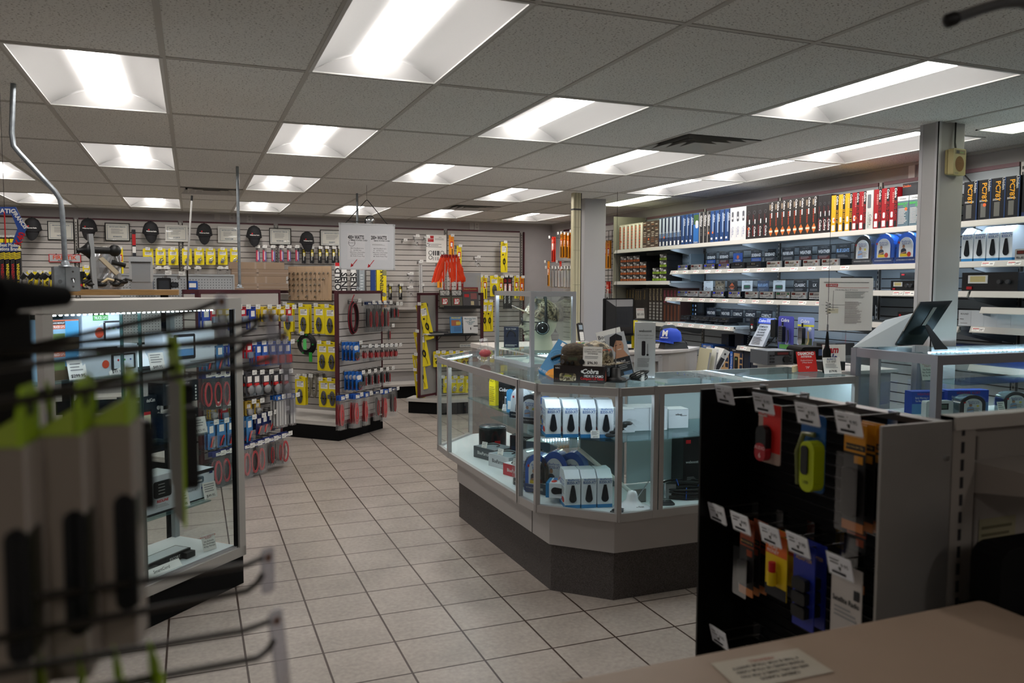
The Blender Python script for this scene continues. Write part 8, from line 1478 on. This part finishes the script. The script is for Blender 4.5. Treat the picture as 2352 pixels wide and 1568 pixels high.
# black pegboard fixture with stainless sides
FX, FY0, FY1, FT = 1.30, 1.10, 1.65, 1.35
t = thing('accessory_rack', 'black slatted accessory rack with stainless steel side panels at lower right', 'rack', (0, 0, 0)); BKM = col('0e0d0d', .35, .3)
b = MB(); b.box(FX, FX+.02, FY0, FY1, 0, FT-.005, BLACKM)
for k in range(52): z = .06+k*.025; b.box(FX-.004, FX, FY0, FY1, z, z+.004, col('2a2a2c', .3, .8)) if z < FT-.03 else None
b.box(FX-.012, FX+.02, FY0, FY1, FT-.012, FT, col('4a4644', .3, .7)); b.box(FX-.012, FX-.004, FY0, FY1, FT-.04, FT-.03, col('3a3836', .3, .7)); put('back_panel', b, t)
b = MB(); b.box(FX-.145, FX+.02, FY1, FY1+.006, 0, FT, BKM); put('side_panel', b, t); b = MB(); b.box(FX-.145, FX+.03, FY0-.006, FY0, 0, FT, STEEL); b.cyl((FX+.015, FY0-.006, FT-.07), (FX+.015, FY0-.011, FT-.07), .006, CHROME, 12); put('side_panel', b, t)
RF_ = Plane((FX-.004, FY1, 0), -PI/2)
def ftag(px, py, L=.13, lab='', item=None, n=0, gap=.02, g=None):
    tip = aX(px, py, FX-.004-L); u = FY1-tip.y; z = tip.z-.012
    t = thing('peg_hook', lab+' hook with a price tag on the black rack', 'hook', (FX-.004, tip.y, z), -PI/2, 'hooks on the black rack')
    b = MB(); b.tube([(0, 0, 0), (0, -L*.95, 0), (0, -L, .01)], .0028, col('5a5855', .3, .8), 6); b.tube([(0, 0, .025), (0, -L-.003, .025)], .0018, col('5a5855', .3, .8), 6); b.box(-.012, .012, -.006, .0, -.01, .03, CHROME); put('prong', b, t)
    b = MB(); b.M = tr(0, -L-.003, .03) @ rot('X', .25) @ Matrix.Scale(1.22, 4); b.box(-.026, .026, -.001, .001, -.034, .002, col('efebf0', .3)); b.text('9.95', .012, -.012, .007, -.002, INK); b.lines(-.02, .0, -.016, -.004, 2, -.002, GREYP); b.rect(-.018, .012, -.030, -.026, -.002, INK); b.box(-.027, .027, -.002, -.0015, -.036, .006, CLEAR); put('price_tag', b, t)
    for k in range(n): item((FX-.004-L+.02+gap*k, tip.y+random.uniform(-.002, .002), z-.002), -PI/2, g+(f', {POS[k]} on its hook' if n > 1 else ''), g+' on the black rack' if n > 1 else None)
random.seed(31)
def mk_rca():
    t = thing('carded_cable', 'x', 'carded cable'); b = MB(); h, w = .135, .075; b.rbox(-w/2, w/2, -.001, .001, -h+.012, .012, .006, col('a08a80', .4)); b.rect(-w*.28, w*.5, -h*.72, .01, -.0015, col('c81c14')); b.rect(-w*.5, -w*.1, -.02, -.005, -.002, col('b8a8a0')); b.text('RCA', -w*.3, -.012, .010, -.0025, RED, bold=.03); put('backing_card', b, t)
    b = MB(); b.rbox(-.026, .008, -.018, -.001, -.115, -.038, .016, BLACK); b.rbox(-.027, .009, -.0195, -.003, -.118, -.078, .014, col('a0202a', .35)); b.text('AUDIO', -.009, -.088, .008, -.020, col('e8c8c8')); b.text('6', -.009, -.105, .012, -.020, col('e8c8c8')); put('blister', b, t); return t
def mk_lime():
    t = thing('carded_charger', 'x', 'carded charger'); b = MB(); b.rbox(-.035, .035, -.001, .001, -.15, .012, .01, col('14508a', .35)); put('backing_card', b, t); b = MB(); b.rbox(-.005, .036, -.03, -.002, -.145, -.04, .018, col('a8b80e', .35)); b.rbox(-.0, .02, -.033, -.03, -.11, -.05, .008, BLACK); b.text('USB', .014, -.125, .007, -.031, INK); put('blister', b, t); b = MB(); b.tube([(-.03, -.01, -.14), (-.028, -.016, -.07), (-.015, -.012, -.03), (.01, -.006, -.03)], .006, col('6a6e40', .2), 8); put('cable', b, t); return t
def mk_blk(c1='c8860e', w=.055, h=.2):
    def f():
        t = thing('bagged_part', 'x', 'bagged part'); b = MB(); b.box(-w/2, w/2, -.001, .001, -.045, .012, col(c1, .4)); b.rect(-w*.4, w*.5, -.04, -.028, -.0015, INK); b.text('Black Hole Belt Clip', 0, -.034, .005, -.002, col('d8b060'), maxw=w*.8); b.rect(-w*.0, w*.4, -.065, -.05, -.0015, col(c1)); b.box(-w/2, w/2, -.001, .001, -h, -h+.018, col('b8703a')); b.box(-w*.5, w*.5, -.0008, .0008, -h, -.04, col('1c1a1a')); put('header_card', b, t)
        b = MB(); b.rbox(-w*.32, w*.28, -.016, -.002, -h+.03, -.075, .006, col('1c1b1c', .25)); put('product', b, t); b = MB(); b.rbox(-w*.5, w*.5, -.02, -.019, -h, -.045, .004, CLEAR); put('plastic_bag', b, t); return t
    return f
def mk_yel():
    t = thing('carded_spray', 'x', 'carded spray'); b = MB(); b.box(-.035, .035, -.001, .001, -.13, .012, col('d8b80e', .4)); b.rect(-.035, .035, -.035, .012, -.0015, col('d0601a')); b.text('MORE', -.01, -.018, .008, -.002, WHITE); b.text('MONEY', -.01, -.028, .008, -.002, WHITE); b.rect(-.035, .035, -.13, -.105, -.0015, INK); put('backing_card', b, t); b = MB(); b.cyl((0, -.012, -.1), (0, -.012, -.07), .01, col('d8b80e', .3), 12); b.cyl((0, -.012, -.07), (0, -.012, -.048), .008, RED, 12); put('bottle', b, t); return t
def mk_bluf():
    t = thing('carded_connector', 'x', 'carded connector'); b = MB(); b.box(-.032, .032, -.001, .001, -.17, .012, col('1c2c8a', .35)); b.text('ADAPTER', .0, -.02, .008, -.002, col('c8a040')); put('backing_card', b, t)
    for k in range(3): b = MB(); b.rbox(-.02, .02, -.016, -.002, -.085-.03*k, -.06-.03*k, .004, BLACK); put('clip', b, t)
    return t
def mk_wht():
    t = thing('carded_wire', 'x', 'carded wire'); b = MB(); b.box(-.04, .04, -.001, .001, -.15, .012, col('b8b2ac', .4)); b.text('Satellite Radio', 0, -.06, .011, -.002, INK, bold=.02, maxw=.07); b.lines(-.03, .03, -.1, -.075, 3, -.002, GREYP); b.rect(.0, .04, -.15, -.12, -.0015, col('7a1c28')); b.rect(.02, .035, -.05, -.03, -.002, INK); put('backing_card', b, t); return t
P1, P2_, P3, P4, P5, P6, P7 = Proto(mk_rca), Proto(mk_lime), Proto(mk_blk()), Proto(mk_blk('8a3a1a', .05, .16)), Proto(mk_yel), Proto(mk_bluf), Proto(mk_wht)
ftag(1663, 905, .12, 'top left'); ftag(1752, 925, .12, 'second top', P1, 1, g='red and white carded audio cable with a black plug'); ftag(1853, 950, .12, 'third top', P2_, 1, g='blue card with a lime green charger'); ftag(1948, 972, .12, 'fourth top', P3, 3, .022, 'long black belt clip pack with an orange header')
for k in range(3): P3((FX-.05, 1.17-.02*k, 1.315), -PI/2, f'black belt clip pack by the steel side panel, {ORD[k]}', 'belt clip packs by the steel panel')
ftag(1646, 1178, .12, 'lower left'); ftag(1700, 1200, .12, 'second lower', P4, 3, .02, 'narrow black pack with a brown header'); ftag(1768, 1228, .12, 'third lower', P5, 2, .03, 'yellow card with a small red-capped bottle'); ftag(1832, 1250, .12, 'fourth lower', P6, 2, .03, 'blue card with black clips'); ftag(1928, 1300, .12, 'fifth lower', P7, 1, g='white and maroon wire card')
P4((FX-.05, 1.24, 1.14), -PI/2, 'dark pack with red strip between blue and white cards', None); ftag(1650, 1462, .12, 'lowest')
# shelving unit behind/right of the rack
t = thing('shelf_unit', 'beige metal shelving unit with a slotted upright at the right edge', 'shelving', (0, 0, 0)); SU = col('8a837c', .5); Y0 = FY0+.0
x0 = FX+.04; q = aY(2165, 962, Y0); b = MB(); b.box(x0, x0+.06, Y0, Y0+.03, 0, FT+.005, SU); z = .4
while z < FT-.03: b.box(x0+.022, x0+.030, Y0-.001, Y0, z, z+.022, INK); z += .034
b.box(x0, 2.6, Y0-.005, Y0+.03, FT-.02, FT+.006, col('a8a29a', .35)); put('upright', b, t); b = MB(); b.box(x0+.06, 2.6, Y0+.02, Y0+.03, 0, FT-.02, SU); b.box(x0+.085, x0+.09, Y0+.016, Y0+.02, .2, FT-.04, col('77706a')); put('back_panel', b, t)
b = MB(); zz = aY(2300, 1110, Y0-.1).z; b.box(x0+.07, 2.6, Y0-.17, Y0+.02, zz-.012, zz+.012, col('a39c95', .45)); b.ext([(Y0-.17, zz+.012), (Y0+.02, zz+.012), (Y0+.02, zz-.05), (Y0-.17, zz-.02)], x0+.066, x0+.07, col('a39c95', .45), 'x'); put('shelf', b, t)
b = MB(); b.box(-.06, .06, 0, .05, 0, .012, col('6a645e')); solo('shelf_clip', b, 'small metal clip lying on the beige shelf at the right edge', 'clip', (x0+.3, Y0-.12, zz+.013))
q = aY(2288, 1260, Y0+.019); b = MB(); b.rect(-.052, .052, -.065, .065, 0, col('8a8468', .6)); b.lines(-.045, .045, -.055, .05, 7, -.0005, col('5a543c')); solo('instruction_sticker', b, 'faded yellow printed sticker on the beige shelf unit back', 'sticker', (q.x, Y0+.0185, q.z))
t = thing('tape_dispenser', 'dark rounded tape dispenser at the right edge beyond the beige counter', 'dispenser', (1.36, .96, 1.0)); q = aY(2320, 1380, .98); t.location = (q.x+.03, 1.0, 1.05-.01); b = MB(); b.rbox(-.07, .1, -.03, .03, -.02, .1, .03, BLACKM); b.box(-.07, .2, -.05, .05, -1.03, -.02, BLACKM); put('body', b, t); b = MB(); b.lathe([(.02, -.015), (.035, -.015), (.035, .015), (.02, .015)], col('6a6458'), 16, tr(.03, -.03, .05) @ rot('X', PI/2)); put('tape_roll', b, t)
# bent arm at the top right corner
b = MB(); pth = [FW*0+O0+ray(x, y)*d for x, y, d in ((2182, 46, .95), (2250, 22, .97), (2300, 8, .98), (2340, 5, .99), (2380, 15, 1.0), (2480, 60, 1.03), (2560, 300, 1.1))]; last = pth[-1].copy(); pth += [Vector((last.x+.1, last.y+.1, 1.6)), Vector((1.75, Y0+.01, 1.45)), Vector((1.75, Y0+.01, 1.356))]
o_ = pth[-1]; t = thing('bent_arm', 'grey bent tube arm with a black rubber tip at the top right corner', 'arm', o_); b.tube([p-o_ for p in pth], .0068, col('77787a', .3, .8), 12); put('tube', b, t); b = MB(); d_ = (pth[0]-pth[1]).normalized(); b.tube([pth[0]-o_+d_*-.008, pth[0]-o_+d_*.004, pth[0]-o_+d_*.008], .0085, BLACK, 12, rr=[.0085, .0085, .004]); put('rubber_tip', b, t)
# ---- left foreground rack of hooks
RK = col('2b2620', .4, .4); LIME = col('a4c81a', .5)
def wp(x, y, d): return O0+ray(x, y)*d
t = thing('wire_rack', 'dark wire goods rack at the left edge of the foreground', 'rack', (0, 0, 0)); b = MB()
pa, pb_ = wp(-60, 700, .62), wp(78, 700, .62); DK = col('1c1a19', .6)
corners = [wp(-300, 690, .50), wp(72, 700, .60)]
x0_, y0_, x1_, y1_ = corners[0].x, corners[0].y, corners[1].x, corners[1].y; ang = math.atan2(y1_-y0_, x1_-x0_); Lr = math.hypot(x1_-x0_, y1_-y0_)
b.M = tr(x0_, y0_, 0) @ rot('Z', ang); b.box(0, Lr, 0, .02, 0, 1.58, DK); put('panel', b, t)
for k in range(6): b = MB(); b.M = tr(x0_, y0_, 0) @ rot('Z', ang); b.box(Lr-.025, Lr-.02, -.001, 0, .3+.2*k, .33+.2*k, INK); put('slot', b, t)
b = MB(); p0, p1 = wp(-80, 678, .52), wp(146, 680, .62); b.tube([p0, p0.lerp(p1, .5), p1], .011, BLACKM, 10, rr=[.011, .011, .008]); b.tube([p0.lerp(p1, .2), p0.lerp(p1, .4)], .0135, BLACKM, 10); put('cross_bar', b, t)
rods = [((60, 795, .60), (497, 702, .80)), ((60, 800, .60), (610, 738, .80)), ((90, 808, .60), (640, 782, .85)), ((120, 830, .55), (590, 757, .80)), ((-20, 930, .42), (625, 833, .66)), ((80, 905, .50), (570, 800, .72)), ((300, 1338, .52), (602, 1292, .66)), ((280, 1412, .50), (603, 1336, .62)), ((-20, 1545, .38), (620, 1438, .60)), ((250, 1575, .42), (628, 1490, .60))]
def rodpath(a, c_, curl):
    p, q = wp(*a), wp(*c_); d = q-p; m = p+d*.85; return [p, m, q+Vector((0, 0, .004 if not curl else .012))] if not curl else [p, p+d*.86-Vector((0, 0, .004)), p+d*.95, q+Vector((0, 0, .006))]
for k, (a, c_) in enumerate(rods):
    pth = rodpath(a, c_, k in (3, 5, 7, 9)); o_ = pth[0]; b = MB(); b.tube([p-o_ for p in pth], .0024, RK, 8)
    t = thing('display_hook', f'dark blurred display hook in the left foreground, {ORD[k]} from the top', 'hook', o_, 0, 'display hooks in the left foreground'); put('prong', b, t)
    b = MB(); d_ = (pth[0]-pth[1]).normalized(); b.tube([(0, 0, 0), d_*.08], .0024, RK, 6); put('shank', b, t)
    if k in (0, 1, 2, 6, 8):
        q = pth[-1]-o_; b = MB(); hh = {0: .035, 1: .05, 2: .085, 6: .03, 8: .07}[k]; b.M = tr(q.x+.004, q.y, q.z) @ rot('Z', .65) @ rot('Y', -.12 if k in (1, 2, 8) else 0)
        b.rbox(-.006, .007, -.001, .001, -hh, .008, .004, glass('e4e4ea', .8, .2, .22)); b.disc(0, 0, .0035, -.0016, col('6a4a3a')); put('label_holder', b, t)
# boxes with lime hang tabs on the fifth rod
def mk_tab():
    t = thing('accessory_box', 'x', 'accessory box'); W, D, Hh = .038, .040, .155; GB = col('857a6e', .6)     # local: thin along x, front faces +x
    b = MB(); b.box(-D, 0, 0, W, -Hh, 0, GB); b.box(-.0, .0012, 0, W, -Hh, 0, col('b0a79e', .5)); put('carton', b, t)
    b = MB(); b.rbox(-.011, .0016, -.0012, .0, -Hh*.82, -Hh*.30, .007, BLACK); b.rbox(.001, .0022, .0, .022, -Hh*.82, -Hh*.30, .007, col('1c2008', .3), ax='x') if False else b.box(.0, .0022, .0, .02, -Hh*.80, -Hh*.32, col('1c1f0c', .3)); put('window', b, t)
    b = MB(); pts = [(0, 0), (W, 0), (W, .018), (W*.8, .034), (W*.2, .034), (0, .02)]
    b.ext([(y, z) for y, z in pts], -.003, -.001, LIME, 'x'); b.box(-.0035, -.0005, W*.35, W*.65, .016, .024, INK); b.add([(-.03, 0, .0005), (-.002, 0, .0005), (-.002, W, .0005), (-.03, W, .0005), (-.002, 0, .018), (-.002, W, .018)], [(0, 1, 4), (0, 3, 2, 1), (0, 4, 5, 3), (2, 3, 5)], col('9aae3a', .5)); put('hang_tab', b, t); return t
tb = Proto(mk_tab); a, c_ = wp(*rods[4][0]), wp(*rods[4][1]); dr = (c_-a)
rzr = math.atan2(dr.y, dr.x)
tgt = [(60, 980), (180, 965), (285, 945)]
for k, f in enumerate((.07, .225, .38)):
    p = a+dr*f; tb((p.x, p.y, p.z-.026), -.1, f'grey box with a lime green hang tab in the left foreground, {ORD[k]} from the left', 'boxes with lime hang tabs', sc=(1.0, 1, .95))
# cards behind the boxes on the next rods
def mk_thin():
    t = thing('accessory_card', 'x', 'accessory card'); b = MB(); b.rbox(-.0012, .0, -.02, .02, -.11, 0, .006, col('8a8a80', .5), ax='x'); b.rbox(-.0015, -.0012, -.02, .02, .0, .02, .004, LIME, ax='x'); b.box(-.0016, .0001, -.021, -.019, -.11, .015, LIME); put('card', b, t); b = MB(); b.rbox(.0, .012, -.014, .014, -.085, -.02, .008, BLACK, ax='x'); put('product', b, t); return t
th = Proto(mk_thin)
for r_, fs in ((5, (.05, .2, .36, .58)), (3, (.5,))):
    a, c_ = wp(*rods[r_][0]), wp(*rods[r_][1]); dr = c_-a
    for k, f in enumerate(fs): p = a+dr*f; th((p.x, p.y, p.z-.014), .22, f'thin lime-edged card on the {["fourth", "sixth"][r_ == 5]} foreground hook, {ORD[k]} from the left', 'thin lime-edged cards')
for k, (x, y) in enumerate(((108, 1560), (195, 1552), (278, 1540), (362, 1530))): p = wp(x, y+42, .45); th((p.x, p.y, p.z-.0), .2, f'lime hang tab rising from the bottom edge, {ORD[k]} from the left', 'lime tabs at the bottom edge')
# shorten labels that ran over sixteen words
for o in bpy.data.objects:
    if 'label' in o and o.parent is None:
        ws = o['label'].split()
        if len(ws) > 16:
            drop = ['the', 'of', 'a', 'and', 'with', 'its', 'small', 'on']; i = 0
            while len(ws) > 16 and i < len(drop):
                for j in range(len(ws)-1, 0, -1):
                    if len(ws) > 16 and ws[j] == drop[i]: ws.pop(j)
                i += 1
            o['label'] = ' '.join(ws)
